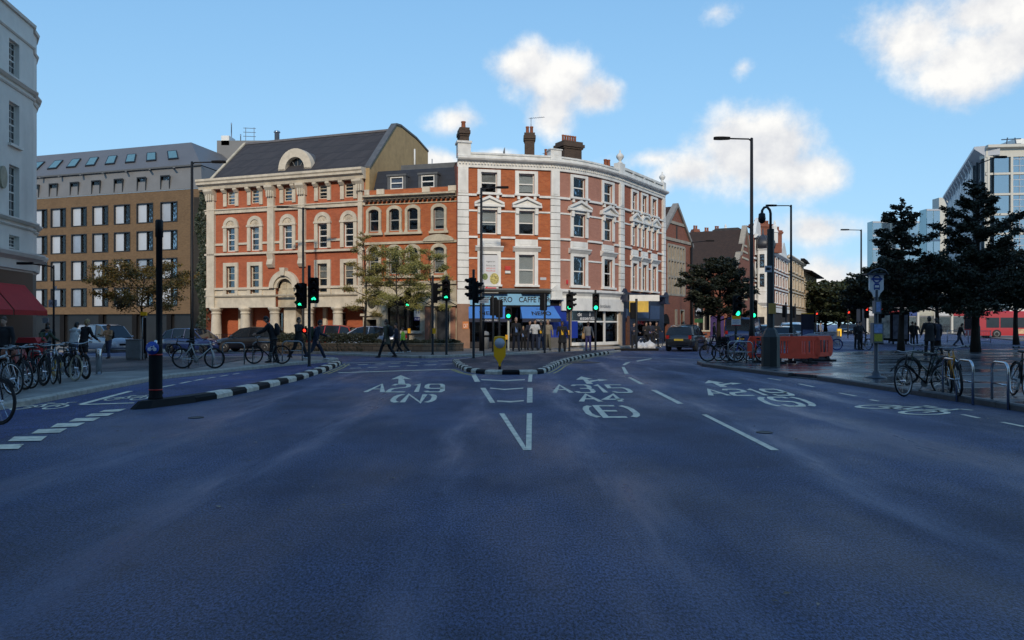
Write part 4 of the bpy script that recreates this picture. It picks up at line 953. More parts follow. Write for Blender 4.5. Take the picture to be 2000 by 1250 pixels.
for i, q in enumerate(tq):
    for r, (z0, z1) in enumerate(rows):
        bl = (.85, CURTAIN) if (i == 3) else ((.35, CURTAIN) if (i, r) == (0, 0) else (0, None))
        window(TF, tolet, q, z0, .70, z1-z0, 'sash', mat('grey_sash', (.30, .31, .30), .6), bl[0], bm=bl[1])
        # stone surround with a rounded head
        mb = MB(); h = z1-z0; u = TF.u(q)
        P_o = [(-.56, -.1), (-.50, .1), (-.50, h-.18)]+[(math.cos(t)*.52, h-.18+math.sin(t)*.40) for t in np.linspace(math.pi, 0, 11)]+[(.50, h-.18), (.50, .1), (.56, -.1)]
        P_i = [(-.345, -.1), (-.345, .1), (-.345, h-.18)]+[(math.cos(t)*.345, h-.18+math.sin(t)*(.19 if r else .18)) for t in np.linspace(math.pi, 0, 11)]+[(.345, h-.18), (.345, .1), (.345, -.1)]
        o = TF.p(q, z0, .001)
        for k in range(len(P_o)-1): mb.plate([P_o[k], P_i[k], P_i[k+1], P_o[k+1]], o, u, (0, 0, 1), .13)
        TF.box(mb, q-.62, q+.62, z0-.24, z0-.102, 0, .18); mb.build('window_surround', STONE2, tolet)
mb = MB(); q = tq[3]; u = TF.u(q); arc = [(math.cos(t)*1.0, math.sin(t)*.42) for t in np.linspace(math.pi, 0, 12)]; mb.plate(arc, TF.p(q, tz(473), 0), u, (0, 0, 1), .2); mb.build('window_pediment', STONE2, tolet)
fsweep(TF, tolet, 'string_course', STONE2, [(0, tz(476)), (.12, tz(476)), (.12, tz(472)), (0, tz(471))], 0, TF.L)
fsweep(TF, tolet, 'string_course', STONE2, [(0, tz(556)), (.22, tz(556)), (.26, tz(551)), (0, tz(549))], 0, TF.L)
fsweep(TF, tolet, 'string_course', STONE2, [(0, tz(398)), (.07, tz(398)), (.07, tz(396)), (0, tz(396))], 0, TF.L)
cz = tz(388)
fsweep(TF, tolet, 'cornice', STONE2, [(0, cz), (.16, cz), (.24, cz+.1), (.42, cz+.16), (.42, cz+.26), (0, cz+.34)], 0, TF.L)
mb = MB(); q = .1
while q < TF.L-.2: TF.box(mb, q, q+.15, cz-.14, cz-.002, 0, .3); q += .3
mb.build('bracket_band', mat('dark_brackets', (.07, .055, .045), .8), tolet, kind='stuff')
for x in (715, 744, 833, 884): q = TF.px(x); fbox(TF, tolet, 'parapet_block', STONE, (max(q-.25, 0), min(q+.25, TF.L), cz+.34, tz(367), -.1, .12))
# mansard with dormers
mz0, mz1 = tz(368), tz(327)
fsweep(TF, tolet, 'mansard_roof', SLATE_B, [(-.25, mz0), (-.85, mz1), (-.95, mz1+.06), (-6, mz1+.35), (-6, mz0)], .45, TF.L-.02)
fsweep(TF, tolet, 'roof_curb', LEAD, [(-1.2, mz1), (-1.2, mz1+.42), (-4, mz1+.5), (-4, mz1)], .9+1.0, TF.L-.1)
for x in (773, 834):
    q = TF.px(x); z0 = tz(367.5); h = tz(343.5)-z0; d = -.12
    mb = MB(); TF.box(mb, q-.62, q-.43, z0, z0+h+.05, -1.2, d); TF.box(mb, q+.43, q+.62, z0, z0+h+.05, -1.2, d); TF.box(mb, q-.66, q+.66, z0+h+.05, z0+h+.17, -1.2, d+.06); mb.build('dormer', LEAD, tolet)
    window(TF, tolet, q, z0, .86, h, 'sash', WHITE, d=d+.08, blind=(.9 if x < 800 else 0), bm=mat('blue_grey_blind', (.2, .25, .38), .7))
    fbox(TF, tolet, 'dormer_back', ROOM, (q-.42, q+.42, z0, z0+h, -.7, -.68))
p = TF.p(TF.px(790), 0, -1.6); mb = MB(); mb.tube([(p.x, p.y, mz1), (p.x, p.y, mz1+1.5)], .05); mb.build('flue_pipe', WHITE, tolet)
p = TF.p(TF.px(825), 0, -1.6); mb = MB(); mb.tube([(p.x, p.y, mz1), (p.x, p.y, mz1+.8)], .03); mb.build('vent_pipe', GREY_M, tolet)
p = TF.p(TF.px(881), 0, -1.6); mb = MB(); mb.lathe([(.1, 0), (.1, .45), (.15, .5), (.15, .62), (.02, .7)], 10, (p.x, p.y, mz1+.2)); mb.build('roof_vent', BLACKM, tolet)
close_box(TF, tolet, 8, -.3, mz0, BRICK_C)
# stone ground floor: joints, oval window, arched office window, doors
for k in range(9):
    z = .35+k*.42
    if z < tz(556): 
        for a, b in ((.06, door[0]-.12), (door[1]+.25, arch[0]-.35), (arch[1]+.35, shut[0]-.3)):
            if b-a > .2: fbox(TF, tolet, 'stone_block', STONE2, (a, b, z+.02, z+.40, .062, .085))
q = (door[0]+door[1])/2; u = TF.u(q); o = TF.p(q, tz(589), .062)
mb = MB()
for k in range(20):
    t0, t1 = k*math.pi/10, (k+1)*math.pi/10
    mb.plate([(math.cos(t)*r*.95, math.sin(t)*r*1.35) for t, r in ((t0, .5), (t1, .5), (t1, .33), (t0, .33))], o, u, (0, 0, 1), .1)
ov = mb.build('oval_window', STONE2, tolet)
mb = MB(); mb.plate([(math.cos(t)*.34*.95, math.sin(t)*.34*1.35) for t in np.linspace(0, 6.2832, 21)[:-1]], o, u, (0, 0, 1), .03); mb.build('pane', mat('leaded_pane', (.05, .045, .035), .25), ov)
fbox(TF, tolet, 'door_surround', STONE2, (door[0]-.22, door[0], -.2, door[3]+.22, .06, .2), (door[1], door[1]+.22, -.2, door[3]+.22, .06, .2), (door[0], door[1], door[3], door[3]+.22, .06, .198), (door[0]-.35, door[1]+.35, door[3]+.222, door[3]+.36, .06, .34))
fbox(TF, tolet, 'door', BLACKM, (door[0], door[1], -.2, door[3], -.42, -.36))
mb = MB(); q = (arch[0]+arch[1])/2; aw_ = (arch[1]-arch[0])/2; u = TF.u(q); o = TF.p(q, arch[3]-aw_*.75, .06)
for k in range(14):
    t0, t1 = k*math.pi/14, (k+1)*math.pi/14
    mb.plate([(math.cos(t)*r*aw_, math.sin(t)*r2*aw_*.75) for t, r, r2 in ((t0, 1.0, 1.0), (t0, 1.17, 1.3), (t1, 1.17, 1.3), (t1, 1.0, 1.0))], o, u, (0, 0, 1), .12)
    e0, e1 = math.cos(t0)*aw_, math.cos(t1)*aw_
    mb.plate([(e0, math.sin(t0)*aw_*.75), (e0, aw_*.752), (e1, aw_*.752), (e1, math.sin(t1)*aw_*.75)], o, u, (0, 0, 1), .02)
mb.build('arch_surround', STONE2, tolet)
fbox(TF, tolet, 'office_window_frame', BLACKM, *[(arch[0]+(arch[1]-arch[0])*t-.03, arch[0]+(arch[1]-arch[0])*t+.03, arch[2], arch[3], -.3, -.22) for t in (.02, .28, .5, .72, .98)], (arch[0], arch[1], arch[2]+1.75, arch[2]+1.83, -.32, -.2))
fbox(TF, tolet, 'office_window', GLASS_SHOP, (arch[0], arch[1], arch[2], arch[3], -.36, -.35)); fbox(TF, tolet, 'blind', mat('vertical_blind', (.20, .21, .20), .8, var=.4, scale=9), (arch[0], arch[0]+(arch[1]-arch[0])*.62, arch[2], arch[2]+1.8, -.6, -.58))
fbox(TF, tolet, 'window_ledge', STONE, (arch[0]-.2, arch[1]+.2, arch[2]-.16, arch[2]-.002, .06, .26))
a = TF.px(813); lb = fbox(TF, tolet, 'letting_board', WHITE, (a-.22, a+.22, tz(619), tz(597), -.2, -.18)); mb = MB(); TF.box(mb, a-.22, a+.22, tz(626), tz(619)-.002, -.2, -.18); mb.build('board_footer', mat('agent_blue', (.02, .03, .16), .5), lb)
lettering('board_lettering', 'TO LET', TF.p(a-.18, tz(624.6), -.176), TF.u(a), (0, 0, 1), .36, .12, PALE, lb); lettering('board_emblem', 'n', TF.p(a-.1, tz(612), -.176), TF.u(a), (0, 0, 1), .2, .32, mat('grey_lettering', (.15, .15, .16), .6), lb)
q = (shut[0]+shut[1])/2; u = TF.u(q); mb = MB(); mb.plate([(-1.1, 0), (1.1, 0), (0, .62)], TF.p(q, shut[3]+.06, .06), u, (0, 0, 1), .25); mb.plate([(-1.2, .0), (-1.2, .14), (0, .78), (0, .6)], TF.p(q, shut[3]+.06, .312), u, (0, 0, 1), .12); mb.plate([(1.2, .0), (0, .6), (0, .78), (1.2, .14)], TF.p(q, shut[3]+.06, .312), u, (0, 0, 1), .12); mb.build('door_pediment', STONE2, tolet)
fbox(TF, tolet, 'door', mat('slate_blue_door', (.020, .025, .034), .5), (shut[0], shut[1], -.2, shut[3], -.41, -.3)); fbox(TF, tolet, 'pilaster', mat('terracotta_pier', (.27, .13, .085), .8), (shut[0]-.62, shut[0]-.26, -.2, tz(600), .06, .15)); fbox(TF, tolet, 'pilaster', MC['terracotta_pier'], (shut[1]+.1, shut[1]+.42, -.2, tz(600), .06, .15))

# ================= the red brick and Portland stone hall
RF = Fac([XY(403, 52.4), XY(715, 48.2)])
def rz_(py, q=None): return zz(py, RF.Y(RF.L*.55 if q is None else q))
def rzq(px, py): q = RF.px(px); return zz(py, RF.Y(q))
hall = thing('stone_trimmed_hall', 'large red brick hall with cream stone columns, bands and steep slate roof', 'building', (*XY(560, 50.5), 0))
rc = [RF.px(x) for x in (452, 499, 563, 631, 682)]
zB = dict(col=rzq(563, 600), band=rzq(563, 562.5), l0=rzq(563, 573), l1=rzq(563, 517), s2=rzq(563, 492), a0=rzq(563, 487), a1=rzq(563, 440), s1=rzq(563, 405), t0=rzq(563, 393), t1=rzq(563, 366), cor=rzq(563, 361), top=rzq(563, 340))
ops = []
wA, wT = .72, .70
for i, q in enumerate(rc):
    if i != 2: ops.append((q-wA/2, q+wA/2, zB['l0'], zB['l1']))
    ops.append((q-wA/2, q+wA/2, zB['a0'], zB['a1'])); ops.append((q-wT/2, q+wT/2, zB['t0'], zB['t1']))
pa, pr_ = RF.px(558), .80
ops.append((pa-.77, pa+.77, zB['col']+.02, zB['band']+.76))
mb = MB(); RF.wall(mb, 0, RF.L, zB['band'], zB['top']-.1, ops); mb.build('wall', BRICK_R, hall)
mb = MB(); RF.wall(mb, 0, RF.L, zB['col'], zB['band'], ops, d=.06); mb.build('stone_band_wall', STONE, hall)
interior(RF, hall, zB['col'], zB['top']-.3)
for i, q in enumerate(rc):
    def sur(z0, z1, w, o=.2, top=.2, m=STONE):
        mb = MB(); RF.box(mb, q-w/2-o, q-w/2, z0, z1+top, 0, .12); RF.box(mb, q+w/2, q+w/2+o, z0, z1+top, 0, .12); RF.box(mb, q-w/2, q+w/2, z1, z1+top, 0, .118); RF.box(mb, q-w/2-o-.04, q+w/2+o+.04, z0-.14, z0-.002, 0, .18); return mb.build('window_surround', m, hall)
    if i != 2:
        window(RF, hall, q, zB['l0'], wA, zB['l1']-zB['l0'], 'sash4', STONE, (.45 if i in (3, 4) else 0), bm=CURTAIN); sur(zB['l0'], zB['l1'], wA, .24, .24)
    window(RF, hall, q, zB['a0'], wA, zB['a1']-zB['a0'], 'sash4', WHITE, (.28 if i in (1, 2) else 0), bm=CURTAIN)
    mb = MB(); u = RF.u(q); o_ = .24; w2 = wA/2+o_
    RF.box(mb, q-w2, q-wA/2, zB['a0'], zB['a1'], 0, .12); RF.box(mb, q+wA/2, q+w2, zB['a0'], zB['a1'], 0, .12); RF.box(mb, q-w2-.04, q+w2+.04, zB['a1']+.002, zB['a1']+.13, 0, .17)
    base = RF.p(q, zB['a1']+.132, .001)
    mb.plate([(math.cos(t)*wA/2*1.04, math.sin(t)*wA/2*1.04) for t in np.linspace(0, math.pi, 13)], base, u, (0, 0, 1), .06)
    for k in range(12):
        t0, t1 = k*math.pi/12, (k+1)*math.pi/12; mb.plate([(math.cos(t)*r, math.sin(t)*r) for t, r in ((t0, wA/2), (t0, w2), (t1, w2), (t1, wA/2))], base, u, (0, 0, 1), .13)
    for k in range(1, 8): t = k*math.pi/8; mb.plate([(math.cos(t+e)*r, math.sin(t+e)*r) for e, r in ((-.05, .08), (-.05, .33), (.05, .33), (.05, .08))], base, u, (0, 0, 1), .085)
    mb.build('window_surround', STONE, hall)
    window(RF, hall, q, zB['t0'], wT, zB['t1']-zB['t0'], 'sash4', STONE, (.5 if i == 0 else 0), bm=CURTAIN)
    mb = MB(); RF.box(mb, q-wT/2-.26, q-wT/2, zB['t0']-.1, zB['cor'], 0, .10); RF.box(mb, q+wT/2, q+wT/2+.26, zB['t0']-.1, zB['cor'], 0, .10)
    for sg in (-1, 1): RF.sweep(mb, [(.10, zB['t1']-.12), (.18, zB['t1']-.12), (.34, zB['cor']-.12), (.34, zB['cor']-.01), (.10, zB['cor']-.01)], q+sg*(wT/2+.13)-.14, q+sg*(wT/2+.13)+.14)
    mb.build('window_bracket', STONE, hall)
for x, w in ((414.5, .62), (531.5, .5), (592, .5), (706, .3)):
    q = RF.px(x); z0 = zB['s2'] if 500 < x < 600 else zB['col']
    fbox(RF, hall, 'pilaster', STONE, (q-w/2, q+w/2, z0, zB['cor']-.75, .0, .2)); mb = MB(); RF.sweep(mb, [(0, zB['cor']-.75), (.24, zB['cor']-.75), (.3, zB['cor']-.4), (.5, zB['cor']-.15), (.5, zB['cor']-.01), (0, zB['cor']-.01)], q-w/2-.06, q+w/2+.06)
    for e in (-.16, 0, .16): RF.box(mb, q+e-.05, q+e+.05, zB['cor']-.74, zB['cor']-.3, .30, .36)
    mb.build('capital', STONE, hall)
    if 500 < x < 600: fsweep(RF, hall, 'scroll_bracket', STONE, [(0, zB['s2']-1.0), (.16, zB['s2']-1.0), (.34, zB['s2']-.8), (.22, zB['s2']-.45), (.32, zB['s2']-.05), (0, zB['s2']-.05)], q-w/2+.02, q+w/2-.02)
fsweep(RF, hall, 'string_course', STONE, [(0, zB['s1']-.18), (.14, zB['s1']-.18), (.14, zB['s1']), (.22, zB['s1']+.06), (.22, zB['s1']+.12), (0, zB['s1']+.16)], 0, RF.L)
gaps = sorted((q-wA/2-.25, q+wA/2+.25) for q in rc); a = 0
for g0, g1 in gaps+[(RF.L, RF.L)]: fbox(RF, hall, 'string_course', STONE, (a, g0, zB['a0']+.42, zB['a0']+.56, 0, .10)); a = g1
fsweep(RF, hall, 'string_course', STONE, [(0, zB['s2']-.08), (.2, zB['s2']-.08), (.2, zB['s2']+.04), (0, zB['s2']+.08)], 0, RF.L)
fsweep(RF, hall, 'string_course', STONE, [(.06, zB['band']-.54), (.16, zB['band']-.54), (.22, zB['band']-.45), (.06, zB['band']-.42)], 0, RF.L)
fsweep(RF, hall, 'plinth_moulding', STONE, [(0, zB['band']-.06), (.18, zB['band']-.06), (.18, zB['band']+.06), (0, zB['band']+.1)], 0, pa-pr_-.34); fsweep(RF, hall, 'plinth_moulding', STONE, [(0, zB['band']-.06), (.18, zB['band']-.06), (.18, zB['band']+.06), (0, zB['band']+.1)], pa+pr_+.34, RF.L)
cz = zB['cor']
fsweep(RF, hall, 'cornice', STONE, [(0, cz), (.35, cz), (.42, cz+.22), (.62, cz+.30), (.62, cz+.44), (.70, cz+.52), (.70, cz+.66), (-.1, cz+.72)], -.35, RF.L+.05)
# arched portal
u = RF.u(pa); o = RF.p(pa, zB['band']+.01, 0)
mb = MB()
for k in range(16):
    t0, t1 = k*math.pi/16, (k+1)*math.pi/16
    mb.plate([(math.cos(t)*r, math.sin(t)*r) for t, r in ((t0, .78), (t0, 1.12), (t1, 1.12), (t1, .78))], o, u, (0, 0, 1), .3); mb.plate([(math.cos(t)*r, math.sin(t)*r) for t, r in ((t0, .60), (t0, .779), (t1, .779), (t1, .60))], o, u, (0, 0, 1), .16)
mb.plate([(-.14, .8), (.14, .8), (.20, 1.30), (-.20, 1.30)], o, u, (0, 0, 1), .42); mb.build('portal_arch', STONE, hall)
mb = MB(); mb.plate([(math.cos(t)*.61, math.sin(t)*.61) for t in np.linspace(0, math.pi, 14)], o-Vector((u.y, -u.x, 0))*.3, u, (0, 0, 1), .05)
mb.plate([(-.79, 0), (-.79, -1.3), (.79, -1.3), (.79, 0)][::-1], o-Vector((u.y, -u.x, 0))*.3, u, (0, 0, 1), .05); dp = mb.build('portal_panel', STONE2, hall)
for dx in (-.28, .28):
    for dz in (-.55, -.05, .28): mb = MB(); mb.plate([(dx-.18, dz), (dx+.18, dz), (dx+.18, dz+.26), (dx-.18, dz+.26)], o-Vector((u.y, -u.x, 0))*.248, u, (0, 0, 1), .04); mb.build('portal_coffer', STONE2, dp)
# colonnade with a recessed ground floor
for x in (419.5, 476.5, 534, 657.5, 600):
    q = RF.px(x); P = RF.p(q, 0, -.15); h = zB['col']; g = gz(P.x)
    mb = MB(); mb.lathe([(.40, g-.1), (.40, g+.3), (.36, g+.36), (.35, 1.0), (.30, h-.5), (.30, h-.42), (.34, h-.40), (.34, h-.34), (.30, h-.32), (.31, h-.26), (.40, h-.16), (.44, h-.10), (.44, h-.002)], 20, (P.x, P.y, 0)); mb.build('column', STONE, hall)
mb = MB(); gw = [(RF.px(x0), RF.px(x1), .3, 2.35) for x0, x1 in ((514, 525), (640, 650), (694, 710))]
RF.wall(mb, 0, RF.L, -.6, zB['col'], gw+[(RF.px(553), RF.px(586), -.6, zB['col']-.1)], d=-1.5); mb.build('recessed_wall', BRICK_R, hall)
mb = MB(); RF.quad(mb, 0, RF.L, -.6, .0, -1.49); mb.build('recess_base', STONE2, hall)
mb = MB(); n = RF.n[0]; A, B = RF.p(0, zB['col'], .06), RF.p(RF.L, zB['col'], .06); A2, B2 = RF.p(0, zB['col'], -1.6), RF.p(RF.L, zB['col'], -1.6); mb.add([A, B, B2, A2], [(0, 1, 2, 3)]); mb.build('soffit', STONE2, hall)
for g in gw: window(RF, hall, (g[0]+g[1])/2, g[2], g[1]-g[0], g[3]-g[2], 'sash4', STONE, d=-1.5)
for x0, x1 in ((440, 448), (461, 466), (508, 513), (547, 553), (586, 590), (608, 615), (634, 639), (688, 693)): fbox(RF, hall, 'stone_pier', STONE, (RF.px(x0), RF.px(x1), -.5, zB['col'], -1.5, -1.3))
fbox(RF, hall, 'entrance_screen', STONE, (RF.px(549), RF.px(572), -.5, zB['col'], -1.2, -.3)); fbox(RF, hall, 'door', WHITE, (RF.px(574), RF.px(582), -.5, 2.3, -1.45, -1.4))
mb = MB()
for x in np.linspace(430, 700, 90):
    if 548 < x < 588: continue
    P = RF.p(RF.px(x), 0, .5); mb.tube([(P.x, P.y, gz(P.x)+.1), (P.x, P.y, gz(P.x)+1.15)], .014, 4)
for z in (.25, 1.08): 
    for x0, x1 in ((430, 548), (588, 700)): A, B = RF.p(RF.px(x0), 0, .5), RF.p(RF.px(x1), 0, .5); mb.tube([(A.x, A.y, gz(A.x)+z), (B.x, B.y, gz(B.x)+z)], .018, 4)
mb.build('area_railing', BLACK, hall)
# roof
ez = cz+.72; D, hR = 3.6, zz(257, 52)-ez
fsweep(RF, hall, 'roof', SLATE, [(-.05, ez-.02), (-D, ez+hR), (-D-.3, ez+hR), (-8.2, ez+hR-.9), (-8.2, ez-.02)], .35, RF.L-.02)
fsweep(RF, hall, 'roof_ridge', mat('ridge_tile', (.12, .11, .11), .8), [(-D+.12, ez+hR-.06), (-D+.05, ez+hR+.1), (-D-.25, ez+hR+.1), (-D-.32, ez+hR-.04)], .4, RF.L)
fsweep(RF, hall, 'roof_verge', STONE2, [(.0, ez), (-D, ez+hR+.12), (-D-.1, ez+hR-.1), (-.1, ez-.1)], .15, .36)
TANW = mat('tan_rendered_gable', (.42, .29, .14), .85, var=.12, dirt=.4)
mb = MB(); P = [(.1, ez-2.5), (.1, ez-.05), (-D+.25, ez+hR+.25), (-D-.4, ez+hR+.32), (-6.3, ez+hR+.0), (-8.2, ez+hR-.55), (-8.2, ez-2.5)]
for q, fl in ((RF.L, 0), (RF.L+.28, 1)): pass
vs = [RF.p(RF.L+.0, z, d) for d, z in P]+[RF.p(RF.L+.3, z, d) for d, z in P]; n = len(P)
mb.add(vs, [tuple(range(n)), tuple(range(n, 2*n))]+[(i, (i+1) % n, n+(i+1) % n, n+i) for i in range(n)]); mb.build('gable_wall', TANW, hall)
mb = MB()
for (d0, z0), (d1, z1) in zip(P[1:5], P[2:6]): mb.add([RF.p(RF.L-.06+e*.42, z+dz, d) for e in (0, 1) for d, z in ((d0, z0), (d1, z1)) for dz in (.002, .13)], [(0, 1, 3, 2), (4, 6, 7, 5), (0, 2, 6, 4), (1, 5, 7, 3), (0, 4, 5, 1), (2, 3, 7, 6)])
mb.build('gable_coping', LEAD, hall)
# lunette dormer
q = RF.px(567); u = RF.u(q); nn = Vector((u.y, -u.x, 0)); o = RF.p(q, ez+.0, -.55)
mb = MB(); r0, r1 = .74, 1.28
for k in range(18):
    t0, t1 = -.12+k*(math.pi+.24)/18, -.12+(k+1)*(math.pi+.24)/18
    c_ = [(math.cos(t)*r, .42+math.sin(t)*r*1.04) for t, r in ((t0, r0), (t0, r1), (t1, r1), (t1, r0))]; mb.plate(c_, o-nn*.4, u, (0, 0, 1), .5)
for sg in (-1, 1): mb.plate([(sg*r0, -.05), (sg*r1, -.05), (sg*r1, .45), (sg*r0, .45)][::sg], o-nn*.4, u, (0, 0, 1), .5)
lu = mb.build('lunette_dormer', STONE, hall)
mb = MB(); arc = [(math.cos(t)*r1*.98, .42+math.sin(t)*r1*1.02) for t in np.linspace(-.1, math.pi+.1, 15)]
vs = [o-nn*.38+u*a+Vector((0, 0, b)) for a, b in arc]+[o-nn*3.2+u*a+Vector((0, 0, b)) for a, b in arc]; n = len(arc)
mb.add(vs, [(i, i+1, n+i+1, n+i) for i in range(n-1)], None, True); mb.build('dormer_barrel', LEAD, lu)
mb = MB(); mb.plate([(math.cos(t)*r0, .42+math.sin(t)*r0*1.04) for t in np.linspace(0, math.pi, 15)]+[(-r0, -.05), (r0, -.05)], o-nn*.3, u, (0, 0, 1), .02); mb.build('pane', mat('dark_dormer_glass', (.012, .012, .014), .2), lu)
mb = MB()
for k in range(5): t = (k+.5)*math.pi/5; mb.tube([o-nn*.26+Vector((0, 0, .3)), o-nn*.26+u*math.cos(t)*r0+Vector((0, 0, .42+math.sin(t)*r0))], .022, 5)
for k in range(4): x = -.45+k*.3; mb.tube([o-nn*.26+u*x+Vector((0, 0, -.02)), o-nn*.26+u*x+Vector((0, 0, .75-abs(x)*.5))], .018, 5)
mb.build('fanlight_bars', GREYP, lu)
close_box(RF, hall, 8.2, -.6, ez, BRICK_C)

# ================= the tan brick hotel behind
HF = Fac([XY(-60, 89), XY(394, 79), (-29.0, 95)])
sH = HF.c[1]
def hz(py): return zz(py, 80)
hotel = thing('hotel_block', 'long tan brick block with grey metal attic and rows of black framed windows', 'building', (*XY(205, 83.2), -.6))
b0, b1 = hz(613), hz(371)
wr = [(hz(y1), hz(y0)) for y0, y1 in ((393, 433), (448.5, 488), (503, 544), (559.5, 598))]
wc = [HF.px(x) for x in (78, 114, 154.5, 196, 238.5, 283, 330)]; wc = [wc[0]-2.15, ] + wc
ww = 2.2
ops = [(q-ww/2, q+ww/2, a, b) for q in wc for a, b in wr]
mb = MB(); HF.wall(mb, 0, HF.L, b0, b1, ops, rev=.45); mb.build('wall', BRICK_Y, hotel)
BLF = mat('black_window_frame', (.010, .010, .011), .5); PANEL = mat('white_glass_panel', (.46, .49, .53), .22, var=.10, scale=.35)
rhp = random.Random(12); hp_ = [PANEL, mat('grey_glass_panel', (.34, .37, .41), .2, var=.15, scale=.5), mat('bluish_glass_panel', (.26, .31, .38), .15, var=.2, scale=.6)]
for q in wc:
    for z0, z1 in wr:
        h = z1-z0; f = MB(); key = ('hotel', round(h, 2))
        if key not in WM:
            f.box(-ww/2, ww/2, -.04, .3, 0, .10); f.box(-ww/2, ww/2, -.04, .3, h-.10, h); f.box(-ww/2, -ww/2+.10, -.04, .3, .1, h-.1); f.box(ww/2-.10, ww/2, -.04, .3, .1, h-.1)
            f.box(.10, .18, .12, .3, .1, h-.1); g = MB(); g.box(-ww/2+.1, .10, .16, .2, .1, h-.1); g2 = MB(); g2.box(.18, ww/2-.1, .26, .27, .1, h-.1)
            WM[key] = [x.fix(x.mesh('window')) for x in (f, g, g2)]
        a, b, c_ = WM[key]; P = HF.p(q, z0)-wl(hotel); o = inst('window', a, BLF, hotel, P, (0, 0, HF.ang(q)))
        inst('white_panel', b, hp_[rhp.choice((0, 0, 0, 1, 2))], o); inst('pane', c_, GLASS, o)
interior(HF, hotel, b0, b1, -1.5)
mb = MB(); HF.quad(mb, 0, HF.L, -1.2, b0, -.35); mb.build('ground_floor', mat('dark_shop_base', (.012, .012, .013), .35, var=.5, scale=.3), hotel)
mb = MB(); HF.sweep(mb, [(-.35, b0-.02), (.0, b0-.02), (0, b0-.001), (-.35, b0-.001)], 0, HF.L); mb.build('soffit', BLACKM, hotel)
for x in (120, 196, 262, 330): q = HF.px(x); fbox(HF, hotel, 'ground_floor_pier', BLACKM, (q-.3, q+.3, -1.2, b0-.03, -.34, -.1))
g1, g2 = hz(326), hz(291)
fsweep(HF, hotel, 'metal_attic', ZINC, [(.06, b1), (.06, b1+.12), (-.3, g1), (-1.4, g1)], 0, HF.L)
fsweep(HF, hotel, 'gutter', mat('dark_gutter', (.09, .09, .09), .5), [(-.30, g1), (-.06, g1), (-.06, g1+.16), (-.3, g1+.16)], 0, sH)
topz = zz(276, 84.5)
fsweep(HF, hotel, 'metal_roof', mat('zinc_roof', (.12, .12, .125), .5, var=.08, scale=.5), [(-.3, g1+.1), (-4.6, topz), (-5.0, topz+.02), (-5.0, g1)], 0, HF.L)
for x in (68, 104, 145, 187, 231, 276, 322):
    q = HF.px(x); z0, z1 = b1+.16, hz(343.5)
    mb = MB(); HF.box(mb, q-.62, q-.5, z0, z1, -.6, .07); HF.box(mb, q+.5, q+.62, z0, z1, -.6, .07); HF.box(mb, q-.62, q+.62, z1, z1+.14, -.8, .09); do = mb.build('attic_window', BLF, hotel)
    mb = MB(); HF.box(mb, q-.5, q+.5, z0, z1, -.10, -.09); mb.build('pane', GLASS, do); mb = MB(); HF.box(mb, q-.5, q-.02, z0, z1, -.30, -.28); mb.build('curtain', CURTAIN, do); mb = MB(); HF.box(mb, q-.5, q+.5, z0, z1, -.45, -.44); mb.build('back', ROOM, do)
    fsweep(HF, hotel, 'roof_bracket', ZINC, [(-.3, g1-.05), (.55, g1-.22), (.55, g1-.14), (-.3, g1+.05)], q+1.0, q+1.22)
for x in (52, 93, 133, 173, 215, 258, 303, 350):
    q = HF.px(x-4)-.3; s0, s1 = .30, .66
    def rp(qq, t, up): d = -.3+(-4.3)*t; z = g1+.1+(topz-g1-.1)*t; return HF.p(qq, z+up, d+up*.7)
    mb = MB(); C4 = [rp(q-.72, s0, .1), rp(q+.72, s0, .1), rp(q+.72, s1, .1), rp(q-.72, s1, .1)]; C0 = [rp(q-.72, s0, -.05), rp(q+.72, s0, -.05), rp(q+.72, s1, -.05), rp(q-.72, s1, -.05)]
    mb.add(C4+C0, [(0, 1, 2, 3), (0, 4, 5, 1), (1, 5, 6, 2), (2, 6, 7, 3), (3, 7, 4, 0)]); so_ = mb.build('skylight', BLF, hotel)
    mb = MB(); C5 = [rp(q-.58, s0+.03, .115), rp(q+.58, s0+.03, .115), rp(q+.58, s1-.03, .115), rp(q-.58, s1-.03, .115)]; mb.add(C5, [(0, 1, 2, 3)]); mb.build('pane', mat('skylight_glass', (.10, .20, .22), .12, var=.1), so_)
# roof plant
P = HF.p(sH+.6, 0, -9); 
for px, py, w, h, m in ((446, 271, .95, .75, WHITE), (500, 283, 8.6, .9, ZINC)):
    x, y = XY(px, 92); z = zz(py+10, 92); mb = MB(); mb.box(x-w/2, x+w/2, y-1, y+1, z-(4 if w > 2 else .4), z+h); mb.build('roof_plant', m, hotel)
for px, top in ((452, 240), (541, 256), (470, 262)):
    x, y = XY(px, 92); mb = MB(); r = .06 if px < 500 else .3; mb.lathe([(r, zz(285, 92)), (r, zz(top+4, 92)), (r*1.4, zz(top+3, 92)), (r*1.1, zz(top, 92))], 10, (x, y, 0)); mb.build('flue', CHROME, hotel)
mb = MB(); x, y = XY(480, 92)
for dx in (0, 1.0): mb.tube([(x+dx, y, zz(282, 92)), (x+dx, y, zz(249, 92))], .04, 5)
for z in (250, 258, 266): mb.tube([(x-.3, y, zz(z, 92)), (x+1.2, y, zz(z+1, 92))], .035, 5)
mb.build('roof_ladder', GREY_M, hotel)
